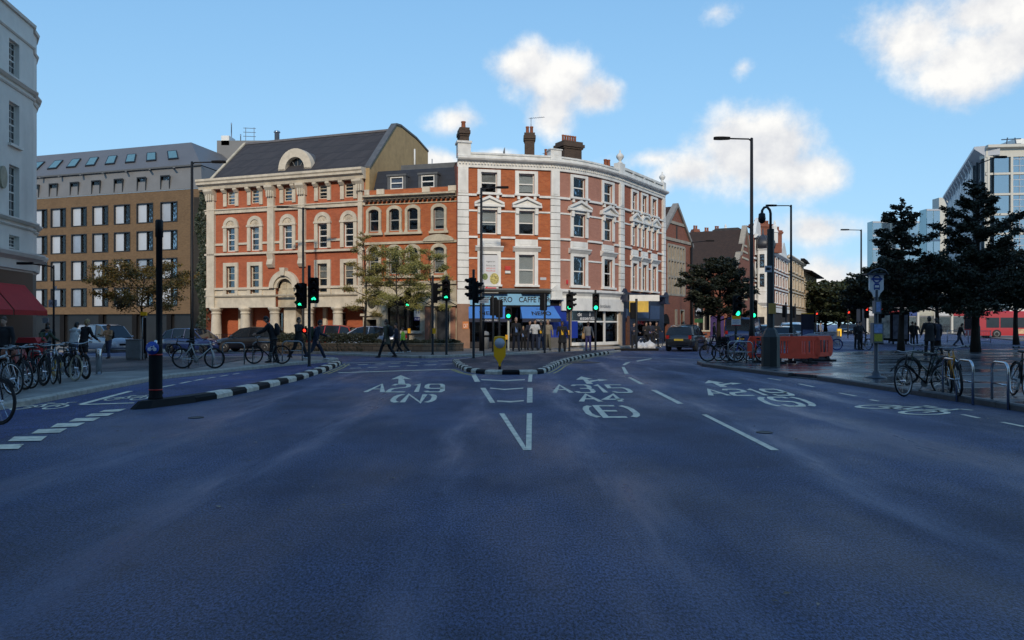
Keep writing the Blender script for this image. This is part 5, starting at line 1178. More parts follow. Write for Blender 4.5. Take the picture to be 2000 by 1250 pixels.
# ivy climbing the hall's flank
rv = random.Random(9); mb = MB()
A = RF.p(-.15, 0, -.4); tdir = Vector((-.9, .35, 0)).normalized()
for k in range(5200):
    z = rv.uniform(-.3, 10.6); wmax = .9*(.75+.25*math.sin(z*1.7))+.1
    a = rv.uniform(0, wmax); P = A+tdir*a+Vector((rv.uniform(-.08, .08), rv.uniform(-.45, .05), z)); s = rv.uniform(.06, .13)
    d1 = Vector((rv.uniform(-1, 1), rv.uniform(-.6, .2), rv.uniform(-1, 1))).normalized()*s; d2 = d1.cross(Vector((rv.uniform(-.5, .5), -1, rv.uniform(-.5, .5)))).normalized()*s*.8
    mb.add([P-d1, P+d2, P+d1, P-d2], [(0, 1, 2, 3)])
iv = thing('ivy', 'tall dark ivy climbing the flank of the stone trimmed hall', 'ivy', (A.x, A.y, -.3)); mb.build('foliage', leafmat('ivy_leaf', (.010, .016, .008), (.025, .04, .015)), iv)
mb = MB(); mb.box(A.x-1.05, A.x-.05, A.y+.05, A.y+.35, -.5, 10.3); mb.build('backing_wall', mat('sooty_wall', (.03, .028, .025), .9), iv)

# ================= the white stucco corner block at the left edge
WF = Fac([(-19.6, 18), (-22.50, 33.8), (-23.06, 37.0), (-23.4, 37.5), (-23.70, 38.3), (-24.35, 39.2), (-25.4, 39.9), (-27, 40.2)])
STUC = mat('pale_grey_stucco', (.66, .63, .56), .7, var=.07, dirt=.28, scale=1.2)
stu = thing('stucco_block', 'pale grey stucco block with tall sash windows cut off by the picture edge', 'building', (-22.5, 33.8, -.3))
def wz(py, Y=35.4): return zz(py, Y)
wq = [WF.px(28), WF.px(28)-2.9, WF.px(28)-5.8]
wrow = [(wz(158), wz(86)), (wz(287), wz(206)), (wz(428), wz(327)), (wz(506), wz(462))]
ops = [(q-.5, q+.5, a, b) for q in wq for a, b in wrow]
ztop = zz(55, 37); mb = MB(); WF.wall(mb, 0, WF.L, wz(530), ztop, ops, rev=.35); mb.build('wall', STUC, stu)
interior(WF, stu, wz(530), ztop-.2, -1.4)
for q in wq:
    for i, (a, b) in enumerate(wrow):
        window(WF, stu, q, a, 1.0, b-a, 'sash8', STUC, (.35 if i == 2 else 0), bm=CURTAIN, d=-.08)
        fbox(WF, stu, 'window_sill', STUC, (q-.62, q+.62, a-.12, a-.002, 0, .14))
fsweep(WF, stu, 'parapet_coping', STUC, [(-.3, ztop), (.10, ztop), (.14, ztop+.12), (-.3, ztop+.14)], 0, WF.L)
for z, h, p in ((zz(93, 37), .10, .10), (zz(180, 37), .16, .22), (zz(193, 37), .12, .10), (zz(437, 37), .16, .26), (zz(449, 37), .1, .12)):
    fsweep(WF, stu, 'string_course', STUC, [(0, z-h), (p*.5, z-h), (p, z-h*.4), (p, z), (0, z+.05)], 0, WF.L)
z = zz(500, 37)
fsweep(WF, stu, 'shop_cornice', STUC, [(0, z-.75), (.12, z-.75), (.16, z-.35), (.42, z-.2), (.50, z-.05), (.50, z+.03), (0, z+.12)], 0, WF.L)
mb = MB(); WF.wall(mb, 0, WF.L, -.5, wz(530)-.001, [], d=-.02); mb.build('shop_wall', mat('dark_shop_wall', (.012, .010, .010), .5, var=.4, scale=.7), stu)
mb = MB(); P = WF.p(WF.px(3), zz(355, 35), .03); u = WF.u(10); mb.plate([(math.cos(t)*.32, math.sin(t)*.5) for t in np.linspace(0, 6.2832, 19)[:-1]], P, u, (0, 0, 1), .08); mb.build('wall_plaque', mat('stone_plaque', (.34, .31, .22), .7), stu)
q = WF.px(25)-.3; mb = MB(); WF.box(mb, q-.7, q+.7, ztop+.1, ztop+1.9, -1.8, -.6); dm = mb.build('dormer', STUC, stu); mb = MB(); WF.box(mb, q-.85, q+.85, ztop+1.9, ztop+2.05, -2, -.45); mb.build('dormer_roof', LEAD, dm)
fsweep(WF, stu, 'mansard_roof', SLATE_B, [(-.5, ztop), (-1.6, ztop+2.2), (-6, ztop+2.5), (-6, ztop)], 0, WF.c[2])
close_box(WF, stu, 12, -.5, ztop, STUC)
# red awnings
REDC = mat('red_awning_cloth', (.46, .024, .026), .8, var=.08)
for a, b, lab in ((WF.px(49)-3.3, WF.px(47), 'bright red shop awning at the stucco corner, the farther one'), (WF.px(49)-7.0, WF.px(49)-3.45, 'bright red shop awning cut off by the picture edge')):
    z1, z0, pr = zz(557, 36), zz(607, 36), .95
    t = thing('shop_awning', lab, 'awning', WF.p((a+b)/2, z0-.2, .5), 0, 'red awnings on the stucco block')
    C = [WF.p(a, z1, .02), WF.p(b, z1, .02), WF.p(b, z0, pr), WF.p(a, z0, pr)]; C2 = [p-Vector((0, 0, .03)) for p in C]
    mb = MB(); mb.add(C+C2, [(0, 1, 2, 3), (4, 7, 6, 5), (0, 4, 5, 1), (1, 5, 6, 2), (2, 6, 7, 3), (3, 7, 4, 0)]); mb.build('canopy', REDC, t)
    mb = MB(); WF.box(mb, a, b, z0-.22, z0-.032, pr-.02, pr); mb.build('valance', REDC, t)
    for q in (a, b): mb = MB(); mb.tube([WF.p(q, z0-.02, pr-.03), WF.p(q, z0+.1, .02)], .02, 6); mb.build('awning_arm', BLACK, t)

# ================= right of the junction: brick hall with a big gridded window
LF_t = Vector((.55, .835)).normalized(); LC = Vector(XY(1322, 65))
def alongL(w): return tuple(LC+LF_t*w)
LF = Fac([alongL(-3.6), alongL(3.5)])
lib = thing('gabled_brick_hall', 'dark red brick gabled hall with a tall stone gridded window', 'building', (*LC, 0))
ze, zp = zz(483, 67.5), zz(405, 65); zw0, zw1 = zz(576, 65), zz(481, 65)
w0, w1 = LF.px(1304), LF.px(1337)
low = [(LF.px(1318), LF.px(1322), zz(635, 66), zz(607, 66)), (LF.px(1328), LF.px(1336), zz(635, 66), zz(607, 66))]; dr = (LF.px(1296), LF.px(1303.5), -.1, zz(632, 64))
mb = MB(); LF.wall(mb, 0, LF.L, -.2, ze, [(w0, w1, zw0, zw1), dr]+low); mb.build('wall', BRICK_L, lib)
mb = MB(); u = LF.u(1); mb.plate([(0, 0), (LF.L, 0), (LF.L/2, zp-ze)], LF.p(0, ze, -.3), u, (0, 0, 1), .3); mb.build('gable', BRICK_L, lib)
mb = MB()
for sg in (0, 1):
    a = (0, 0) if sg == 0 else (LF.L, 0); dxs = -.2 if sg == 0 else .2
    P = [(a[0]+dxs, a[1]-.1), (a[0]+dxs, a[1]+.2), (LF.L/2, zp-ze+.35), (LF.L/2, zp-ze+.02)]
    mb.plate(P if sg else P[::-1], LF.p(0, ze, -.35), u, (0, 0, 1), .5)
mb.build('gable_coping', mat('grey_stone_coping', (.24, .23, .21), .8), lib)
STG = mat('weathered_stone', (.34, .30, .24), .85, dirt=.4)
for z, a, b in ((zz(470, 65), .35, LF.L-.35), (zz(437, 65), 1.75, LF.L-1.75)): fbox(LF, lib, 'stone_band', STG, (a, b, z-.12, z+.12, 0, .08))
fbox(LF, lib, 'gable_slit', ROOM, (LF.L/2-.15, LF.L/2+.15, zz(468, 65), zz(442, 65), .002, .02))
nx, nzz = 6, 3
for i in range(nx+1): q = w0+(w1-w0)*i/nx; fbox(LF, lib, 'mullion', STG, (q-.09, q+.09, zw0, zw1, -.2, .06))
for j in range(nzz+1): z = zw0+(zw1-zw0)*(0, .36, .70, 1)[j]; fbox(LF, lib, 'transom', STG, (w0, w1, z-.09, z+.09, -.19, .04))
fbox(LF, lib, 'pane', GLASS, (w0, w1, zw0, zw1, -.16, -.15)); interior(LF, lib, 0, ze, -1.4)
for q0, q1, a, b in low: fbox(LF, lib, 'window', STG, (q0, q0+.08, a, b, -.1, .05), (q1-.08, q1, a, b, -.1, .05), (q0, q1, a-.1, a, -.1, .1), (q0, q1, b, b+.1, -.1, .05))
fbox(LF, lib, 'door', BLACKM, (dr[0], dr[1], -.1, dr[3], -.27, -.2)); mb = MB(); qd = (dr[0]+dr[1])/2; mb.plate([(math.cos(t)*.75, math.sin(t)*.8) for t in np.linspace(0, math.pi, 12)], LF.p(qd, dr[3], .0), u, (0, 0, 1), .06); mb.build('door_arch', BLACKM, lib)
mb = MB(); A0, A1, A2 = LF.p(-.2, ze-.05, .1), LF.p(LF.L/2, zp+.1, .1), LF.p(LF.L+.2, ze-.05, .1); inn = Vector((-LF.n[0].x, -LF.n[0].y, 0))*14
mb.add([A0, A1, A2, A0+inn, A1+inn, A2+inn], [(0, 1, 4, 3), (1, 2, 5, 4)], [(0, 0), (0, 5), (0, 0), (14, 0), (14, 5), (14, 0)]); mb.build('roof', TILE, lib)
close_box(LF, lib, 14, -.2, ze, BRICK_L)
mb = MB(); mb.tube([LF.p(LF.L-.4, .1, .1), LF.p(LF.L-.4, ze, .1)], .07); mb.build('downpipe', BLACK, lib)

# pub with its long brown roof, gable to the street
ST = Vector((.45, .893)).normalized(); IN = Vector((-ST.y, ST.x)); S0 = Vector(XY(1437, 80))
def sp(w, d=0): return tuple(S0+ST*w+IN*d)
PF_ = Fac([sp(0), sp(11)])
pub = thing('gabled_pub', 'long brown tiled pub with a stone dressed gable facing the street', 'building', (*sp(5), 0))
pe, pp = zz(530, 82), zz(449, 85); PW_ = 11
mb = MB(); PF_.wall(mb, 0, 11, -.2, pe, [(1.2, 2.6, 1, 3.2), (4.2, 6.2, 0, 3.2), (8, 9.6, 1, 3.2), (4.0, 6.6, 4.2, pe-.6)]); mb.build('wall', BRICK_L, pub)
u = PF_.u(1); mb = MB(); mb.plate([(0, 0), (11, 0), (9.3, 1.6), (8.3, 1.8), (5.5, pp-pe), (2.7, 1.8), (1.7, 1.6)], PF_.p(0, pe, -.3), u, (0, 0, 1), .3); mb.build('gable', BRICK_L, pub)
mb = MB()
for P in ([(-.2, -.1), (1.6, 1.5), (1.7, 1.9), (-.2, .3)], [(1.7, 1.6), (2.7, 1.8), (2.7, 2.2), (1.7, 2.0)], [(2.7, 1.8), (5.5, pp-pe), (5.5, pp-pe+.5), (2.7, 2.3)]):
    for sg in (0, 1):
        Q = P if sg == 0 else [(11-a, b) for a, b in P][::-1]; mb.plate(Q, PF_.p(0, pe, -.35), u, (0, 0, 1), .55)
mb.build('gable_coping', STG, pub)
for k in range(3): fbox(PF_, pub, 'stone_band', STONE2, (4.6-k*.5, 6.4+k*.5, pe+2.9-k*.7, pe+3.1-k*.7, 0, .07))
fbox(PF_, pub, 'window', STONE2, *[(4.0+k*.52, 4.12+k*.52, 4.2, pe-.6, -.1, .06) for k in range(6)]); interior(PF_, pub, 0, pe, -1.2)
mb = MB(); A0, A1, A2 = [PF_.p(q, z, .1) for q, z in ((-.3, pe-.1), (5.5, pp+.05), (11.3, pe-.1))]; inn = Vector((IN.x, IN.y, 0))*22
mb.add([A0, A1, A2, A0+inn, A1+inn, A2+inn], [(0, 1, 4, 3), (1, 2, 5, 4)], [(0, 0), (0, 7), (0, 0), (22, 0), (22, 7), (22, 0)]); mb.build('roof', TILE, pub)
SW = Fac([sp(0, 22), sp(0, 0)]); mb = MB(); SW.wall(mb, 0, 22, -.2, pe, [(q, q+1.4, .9, 3.0) for q in (9, 12, 15, 18)]); mb.build('side_wall', BRICK_L, pub); interior(SW, pub, 0, pe, -1)
for q in (9, 12, 15, 18): fbox(SW, pub, 'window', STONE2, (q, q+.1, .9, 3, -.1, .05), (q+1.3, q+1.4, .9, 3, -.1, .05), (q+.65, q+.75, .9, 3, -.1, .05), (q, q+1.4, .75, .9, -.1, .1))
SGN = mat('pub_sign_black', (.015, .015, .015), .5)
# low pub front in purple and red beneath the tree
fbox(SW, pub, 'shopfront', mat('purple_hoarding', (.045, .02, .10), .6), (19.4, 20.8, .1, 2.4, .02, .1)); fbox(SW, pub, 'shopfront', mat('red_panel', (.30, .06, .03), .6), (5.5, 7.6, .1, 2.2, .02, .1))
for px, top in ((1358, 442), (1380, 446), (1400, 443)):
    x, y = XY(px, 97); chimney(pub, x, y, zz(485, 97), zz(top+6, 97), .72, .72, 2, .3, BRICK_L)
x, y = XY(1417, 97); mb = MB(); mb.lathe([(.85, zz(475, 97)), (.85, zz(459, 97)), (.95, zz(458, 97)), (.55, zz(451, 97)), (.25, zz(447, 97)), (.12, zz(443, 97)), (.14, zz(441, 97)), (.02, zz(437, 97))], 8, (x, y, 0)); mb.build('cupola', WHITE, pub)
for px in (1436, 1442): x, y = XY(px, 99); chimney(pub, x, y, zz(480, 99), zz(456, 99), .5, .5, 2, .3, BRICK_L)

# the terrace running away along the street
def terrace(name, label, w0, w1, h, wallm, trim, floors, bays, roof='flat', rm=None, base=4.0):
    F = Fac([sp(w0), sp(w1)]); t = thing(name, label, 'building', (*sp((w0+w1)/2), 0)); L = F.L
    fh = (h-base)/floors; ops = []; bw = L/bays
    for i in range(bays):
        for j in range(floors): ops.append((bw*(i+.5)-bw*.22, bw*(i+.5)+bw*.22, base+fh*j+fh*.2, base+fh*j+fh*.78))
    mb = MB(); F.wall(mb, 0, L, -.2, h, ops); mb.build('wall', wallm, t); interior(F, t, base, h, -1)
    for i, o in enumerate(ops):
        window(F, t, (o[0]+o[1])/2, o[2], o[1]-o[0], o[3]-o[2], 'sash', WHITE, [0, .4, 0, .7][i % 4])
        fbox(F, t, 'window_surround', trim, (o[0]-.2, o[0], o[2], o[3]+.2, 0, .1), (o[1], o[1]+.2, o[2], o[3]+.2, 0, .1), (o[0], o[1], o[3], o[3]+.2, 0, .098), (o[0]-.25, o[1]+.25, o[2]-.14, o[2]-.002, 0, .16))
    for j in range(floors+1): fbox(F, t, 'string_course', trim, (0, L, base+fh*j-.12, base+fh*j+.1, 0, .14))
    fsweep(F, t, 'cornice', trim, [(0, h-.3), (.2, h-.3), (.5, h-.05), (.5, h+.1), (0, h+.15)], 0, L)
    fbox(F, t, 'shopfront', DKSHOP, (.1, L-.1, 0, base-.9, -.02, .04)); fbox(F, t, 'shop_fascia', trim, (.1, L-.1, base-.88, base-.25, 0, .2))
    SWl = Fac([sp(w0, 12), sp(w0)]); mb = MB(); SWl.wall(mb, 0, 12, -.2, h, []); mb.build('side_wall', wallm, t)
    if roof == 'gable':
        for i in range(max(1, bays//2)):
            q = L*(i+.5)/max(1, bays//2); k = L/max(1, bays//2)*.42
            mb = MB(); mb.plate([(-k, 0), (k, 0), (k*.5, 1.5), (.25, 2.3), (-.25, 2.3), (-k*.5, 1.5)], F.p(q, h+.1, -.3), F.u(q), (0, 0, 1), .35); mb.build('shaped_gable', trim, t)
    fsweep(F, t, 'roof', rm or SLATE, [(-.1, h), (-1.8, h+1.0), (-4.5, h+1.0), (-5.5, h)], 0, L)
    return F, t
def hy(py, w): return zz(py, sp(w)[1])
STY = mat('buff_brick', (.34, .22, .11), .85, dirt=.3)
F1, t1 = terrace('turret_house', 'red brick house with a white octagonal bay turret under a lead dome', 11.2, 24, hy(470, 18), BRICK_L, WHITE, 3, 4, 'gable')
F2, t2 = terrace('brick_terrace_house', 'red brick terrace house with white window trim beyond the turret', 24.2, 42, hy(500, 32), BRICK_L, WHITE, 3, 5, 'gable')
F3, t3 = terrace('cream_terrace_house', 'cream and brown banded terrace house halfway down the street', 42.2, 64, hy(508, 52), STY, STONE, 3, 5)
F4, t4 = terrace('buff_corner_house', 'buff brick corner house with a wide dark flat roof', 64.2, 88, hy(535, 75), STY, STONE2, 3, 5, 'flat', BLACKM)
# dark eaves of the far corner house
fsweep(F4, t4, 'eaves', BLACKM, [(0, hy(538, 75)), (1.4, hy(538, 75)), (1.4, hy(536, 75)), (0, hy(532, 75))], -.5, F4.L+.5)
fsweep(F3, t3, 'eaves', BLACKM, [(0, hy(509, 52)+.2), (1.1, hy(509, 52)+.2), (.6, hy(509, 52)+.9), (0, hy(509, 52)+.9)], F3.L-5, F3.L)
# octagonal turret
tc_ = Vector((*XY(1490, 91.5), 0)); R0 = 1.12
zt0, zt1, ztd = zz(590, 91.5), zz(486, 91.5), zz(460, 91.5)
mb = MB(); mb.lathe([(.25, zt0-1.0), (.7, zt0-.6), (.7, zt0-.5), (R0, zt0-.1), (R0, zt0), (R0, zt0+1.2), (R0*1.03, zt0+1.25), (R0*1.03, zt0+1.35), (R0, zt0+1.4), (R0, zt1-.3), (R0*1.1, zt1-.15), (R0*1.14, zt1)], 8, tc_); tu = mb.build('turret', WHITE, t1); tu.data.polygons.foreach_set('use_smooth', [False]*len(tu.data.polygons))
mb = MB(); k = ztd-zt1; mb.lathe([(R0*1.2, zt1), (R0*1.32, zt1+k*.3), (R0*1.2, zt1+k*.6), (R0*.8, zt1+k*.85), (.3, zt1+k*1.0), (.1, zt1+k*1.1), (.12, zt1+k*1.25), (.02, zt1+k*1.6)], 16, tc_); mb.build('lead_dome', mat('dark_lead_dome', (.035, .037, .045), .45), t1)
mb = MB()
for j in range(8): a = j*math.pi/4; mb.tube([(tc_.x+math.cos(a)*R0*m_, tc_.y+math.sin(a)*R0*m_, zt1+k*f_) for m_, f_ in ((1.21, 0), (1.33, .3), (1.21, .6), (.81, .86), (.3, 1.01))], .035, 5)
mb.build('dome_rib', LEAD, t1)
ap = R0*math.cos(math.pi/8)
for j in range(8):
    a = math.pi/8+j*math.pi/4; nx_, ny_ = math.cos(a), math.sin(a)
    if ny_ > .5: continue
    for y0, y1 in ((523, 497), (560, 535)):
        z0, z1 = zz(y0, 91), zz(y1, 91); rzr = a+math.pi/2
        mb = MB(); mb.obox((tc_.x+nx_*(ap+.02), tc_.y+ny_*(ap+.02), (z0+z1)/2), .52, .08, z1-z0, rzr); wo = mb.build('window', mat('black_sash', (.015, .015, .017), .4), t1)
        for sg in (0, 1): zc = z0+(z1-z0)*(.27+.46*sg); mb = MB(); mb.obox((tc_.x+nx_*(ap+.07), tc_.y+ny_*(ap+.07), zc), .36, .02, (z1-z0)*.34, rzr); mb.build('pane', GLASS_SKY, wo)
x, y = XY(1487, 95); chimney(t1, x, y, zt1, zz(438, 95), 2.6, 1.2, 7, .4, BRICK_L); x, y = XY(1515, 97); chimney(t1, x, y, zt1, zz(450, 97), 1.3, .8, 3, .4, BRICK_L)
x, y = XY(1513, 93); mb = MB(); mb.lathe([(.4, zz(475, 93)), (.4, zz(455, 93)), (.5, zz(454, 93)), (.3, zz(448, 93)), (.32, zz(442, 93)), (.15, zz(438, 93)), (.12, zz(434, 93)), (.02, zz(430, 93))], 8, (x, y, 0)); mb.build('stone_finial', WHITE, t1)
mb = MB(); P = F1.p(2.2, 0, .5); mb.box(P.x-1.6, P.x+.8, P.y-.8, P.y+.6, 0, 3.4); po = mb.build('porch', STONE, t1)
mb = MB(); mb.plate([(-1.7, 0), (1.0, 0), (-.35, 1.0)], (P.x, P.y-.82, 3.4), (1, 0, 0), (0, 0, 1), -1.4); mb.build('porch_gable', STONE, po); mb = MB(); mb.box(P.x-.7, P.x+.1, P.y-.84, P.y-.8, 0, 2.4); mb.build('porch_door', BLACKM, po)

# ================= the big glass office block on the right and its neighbours
OD = 125; OC = Vector(XY(1925, OD)); SO = Vector((.415, .91)).normalized()
office = thing('glass_office_block', 'big office block of blue glass in a beige stone grid', 'building', (*OC, 0))
OFr = Fac([tuple(OC), (OC.x+30, OC.y-3.5)]); OFl = Fac([tuple(OC+SO*54), tuple(OC)])
def oz(py): return zz(py, OD)
BEIG = mat('beige_cladding', (.52, .50, .44), .6, var=.06); DKM = mat('dark_mullion', (.05, .07, .09), .35); PALEM = mat('pale_metal', (.42, .44, .47), .4, var=.05)
top = oz(292)
flo = [oz(y) for y in (340, 380, 419, 457, 495, 533, 571, 609)]
mb = MB(); OFr.quad(mb, 0, 30, -.2, top, -1.5); mb.build('core', mat('office_inside', (.10, .13, .15), .7, var=.3, scale=.3), office)
fsweep(OFr, office, 'roof_band', BEIG, [(-2, top-1.3), (.1, top-1.3), (.1, top), (.9, top+.15), (.9, top+.6), (-2, top+.6)], 0, 30)
pz = top-1.3
for z in flo:
    fbox(OFr, office, 'floor_band', BEIG, (0, 30, z-.17, z+.17, -.5, .12))
    q = .8
    for w in (2.9, 6.3, 6.3, 6.3):
        n = 1 if w < 3 else 3
        for k in range(n):
            a, b = q+w/n*k, q+w/n*(k+1); fbox(OFr, office, 'pane', GLASS_SKY, (a+.06, b-.06, z+.17, pz-.02, -.2, -.17))
            if n > 1: fbox(OFr, office, 'glazing_bar', PALEM, (a+.06, b-.06, z+1.2, z+1.3, -.16, -.08)); fbox(OFr, office, 'glazing_bar', PALEM, (a+.06, b-.06, z+2.3, z+2.4, -.16, -.08)); fbox(OFr, office, 'glazing_bar', PALEM, ((a+b)/2-.04, (a+b)/2+.04, z+.17, pz-.02, -.165, -.09))
        q += w+.5
    pz = z-.17
for q in (.4, 3.95, 10.75, 17.55, 24.3): fbox(OFr, office, 'stone_pier', BEIG, (q-.18, q+.18, -.2, top-1.3, -.5, .16))
# flank along the street
mb = MB(); OFl.quad(mb, 0, OFl.L, -.2, top, -1.2); mb.build('flank_core', mat('office_inside', (.10, .13, .15), .7), office)
fsweep(OFl, office, 'roof_band', PALEM, [(-2, top-1.0), (.1, top-1.0), (1.6, top+.2), (1.6, top+.6), (-2, top+.6)], 0, OFl.L)
for k in range(18): q = OFl.L-9-k*2.6; fbox(OFl, office, 'fin', PALEM, (q-.9, q+.9, 0, top-1.05, -.1, .8)); 
for k in range(12): q = OFl.L-9-k*4; fsweep(OFl, office, 'roof_strut', PALEM, [(.1, top-3.2), (.3, top-3.2), (1.5, top+.1), (1.2, top+.1)], q-.2, q+.2)
pz = top-1.0
for z in flo:
    fbox(OFl, office, 'floor_band', DKM, (OFl.L-8, OFl.L, z-.3, z+.3, -.4, .1))
    for k in range(4): a = OFl.L-8+k*2; fbox(OFl, office, 'pane', GLASS_SKY, (a+.1, a+1.9, z+.3, pz-.02, -.2, -.17)); fbox(OFl, office, 'glazing_bar', PALEM, (a+.95, a+1.05, z+.3, pz-.02, -.16, -.05))
    pz = z-.3
fbox(OFl, office, 'corner_fin', DKM, (OFl.L-8.8, OFl.L-8.1, -.2, top-1.05, -.2, .9)); fbox(OFl, office, 'corner_post', BEIG, (OFl.L-.5, OFl.L, -.2, top-1.0, -.4, .13))
mb = MB(); P4 = [OC, OC+Vector((30, -3.5)), OC+Vector((30, 40)), OC+SO*54]; mb.add([(p.x, p.y, top+.55) for p in P4], [(0, 1, 2, 3)]); mb.build('roof', LEAD, office)
x, y = XY(1995, 128); mb = MB(); mb.box(x-1, x+8, y, y+6, top+.5, oz(262)); mb.build('plant_room', WHITE, office)
x, y = XY(1975, 126); mb = MB()
for dx in (-1, 1): mb.tube([(x+dx, y, top), (x+dx*.6, y, oz(266))], .1, 5)
for z in (270, 280): mb.tube([(x-1.6, y, oz(z)), (x+1.6, y, oz(z-2))], .09, 5)
mb.build('roof_cradle', mat('steel_blue', (.05, .08, .12), .5), office)
def tower(name, label, px0, px1, Y, ytop, m, glass, dx=.0):
    x0, x1 = XY(px0, Y)[0], XY(px1, Y)[0]; F = Fac([(x0, Y), (x1, Y-dx)]); z1 = zz(ytop, Y); t = thing(name, label, 'building', ((x0+x1)/2, Y, 0))
    mb = MB(); mb.box(x0, x1, Y, Y+3, -.2, z1); mb.build('wall', m, t)
    if glass:
        nf = int(z1/3.6); nb = max(2, round(F.L/2.4))
        for j in range(nf):
            for i in range(nb): a, b = F.L*i/nb, F.L*(i+1)/nb; fbox(F, t, 'pane', GLASS_SKY, (a+.12, b-.12, z1-.5-3.6*j-3.0, z1-.5-3.6*j, .05, .08))
            fbox(F, t, 'floor_band', PALEM, (0, F.L, z1-.46-3.6*j, z1-3.6*j-.06, .0, .2))
    return t
GI = mat('tinted_cladding', (.30, .40, .42), .12, metal=.5, var=.1, scale=.2)
tower('stair_tower', 'plain beige stair tower between the glass offices', 1834, 1856, 190, 386, BEIG, False)
tower('glass_wing', 'pale green glass wing beyond the stair tower', 1809, 1836, 182, 408, GI, True)
tower('far_glass_block', 'far pale glass block rising behind the nearest plaza tree', 1704, 1812, 205, 432, GI, True)
bs = tower('bus_station_front', 'long low grey shop front behind the red bus', 1690, 2060, 118, 600, mat('shopfront_grey', (.22, .22, .23), .6, var=.5, scale=.3), False)
BSF = Fac([XY(1690, 118), XY(2060, 118)]); rb_ = random.Random(8)
for k in range(11):
    a0 = .5+k*2.6; fbox(BSF, bs, 'shop_window', GLASS_SHOP, (a0, a0+2.1, .3, 2.6, .02, .06)); fbox(BSF, bs, 'shop_interior', mat('lit_interior%d' % (k % 3), ((.30, .24, .16), (.10, .10, .11), (.22, .22, .24))[k % 3], .8, var=.6, scale=1.5), (a0, a0+2.1, .3, 2.6, .0, .015))
    fbox(BSF, bs, 'shop_fascia', mat('far_fascia%d' % (k % 4), ((.5, .5, .5), (.35, .03, .04), (.03, .06, .2), (.4, .38, .3))[k % 4], .6), (a0-.1, a0+2.2, 2.8, 3.6, .0, .15)); fbox(BSF, bs, 'pier', BEIG, (a0-.42, a0-.12, -.2, 4, .0, .25))

# ================= the shopping centre across the road behind the viewer; it keeps the junction in the shade
mall = thing('shopping_centre', 'long brick and glass shopping centre behind the viewpoint across the road', 'building', (0, -30, 0))
MF = Fac([(75, -24), (-95, -30)]); mh = 35.0
mb = MB(); MF.quad(mb, 0, MF.L, 5, mh, 0); mb.build('wall', BRICK_L, mall)
mb = MB(); MF.quad(mb, 0, MF.L, -.2, 5, -.4); mb.build('shopfront', DKSHOP, mall)
close_box(MF, mall, 30, -.2, mh, BRICK_L, mh)
fsweep(MF, mall, 'parapet', STONE2, [(0, mh-.4), (.3, mh-.4), (.3, mh+.5), (-.4, mh+.5)], 0, MF.L)
for j in range(8):
    fbox(MF, mall, 'window_band', GLASS_SKY, (1, MF.L-1, 6+j*3.5, 7.8+j*3.5, .01, .06)); fbox(MF, mall, 'string_course', STONE2, (0, MF.L, 5.4+j*3.5, 5.6+j*3.5, 0, .12))

mb = MB(); mb.box(17, 72, -54, -31, mh, 52); mb.build('added_shade_block', BRICK_L, mall)  # unseen taller block, added and sized to shade the right plaza and trees
for j in range(4): mb = MB(); mb.box(17.5, 71.5, -30.98, -30.9, mh+1.2+j*3.8, mh+3.4+j*3.8); mb.build('window_band', GLASS_SKY, mall)

# ------------------------------------------------------------------ street furniture
def at(px, Y, pave=None):
    x, y = XY(px, Y); return (x, y, gh(x, y))
MCACHE = {}
def cached(key, fn):
    if key not in MCACHE:
        mb = MB(); fn(mb); MCACHE[key] = mb.fix(mb.mesh(key if isinstance(key, str) else str(key[0])))
    return MCACHE[key]

# ---- traffic signals
def head_mesh(n):
    def f(mb):
        h = .30*n+.06
        mb.plate([(-.16, 0), (.16, 0), (.19, .06), (.19, h-.06), (.16, h), (-.16, h), (-.19, h-.06), (-.19, .06)], (0, .0, 0), (1, 0, 0), (0, 0, 1), .04)
        mb.box(-.15, .15, .0, .16, .02, h-.02)
    return cached(('signal_head', n), f)
def hood_mesh():
    def f(mb):
        pts = [(math.cos(a)*.125, math.sin(a)*.125) for a in np.linspace(-.35, math.pi+.35, 12)]; n = len(pts)
        vs = [(a, -.04, b) for a, b in pts]+[(a, -.27+(b < 0)*.1, b) for a, b in pts]+[(a*.94, -.04, b*.94) for a, b in pts]+[(a*.94, -.27+(b < 0)*.1, b*.94) for a, b in pts]
        fs = [(i, i+1, n+i+1, n+i) for i in range(n-1)]+[(2*n+i, 3*n+i, 3*n+i+1, 2*n+i+1) for i in range(n-1)]+[(n+i, n+i+1, 3*n+i+1, 3*n+i) for i in range(n-1)]
        mb.add(vs, fs)
    return cached('hood', f)
def lens_mesh(): return cached('lens', lambda mb: mb.lathe([(.105, -.045), (.105, -.055), (.07, -.07), (.01, -.075)], 16, (0, 0, 0), 'y'))
def sym_mesh(s):
    def f(mb):
        if s == 'bike':
            for cx in (-.045, .045): mb.lathe([(.035, -.05), (.035, -.08), (.02, -.08)], 10, (cx, 0, -.02), 'y')
            mb.tube([(-.045, -.075, -.02), (-.01, -.075, .04), (.04, -.075, .045), (.0, -.075, -.01)], .01, 5)
        else:
            mb.plate([(-.09, -.02), (-.02, .06), (-.02, .02), (.08, .02), (.08, -.07), (.03, -.07), (.03, -.03), (-.02, -.03), (-.02, -.08)], (0, -.05, 0), (1, 0, 0), (0, 0, 1), .03)
    return cached(('symbol', s), f)
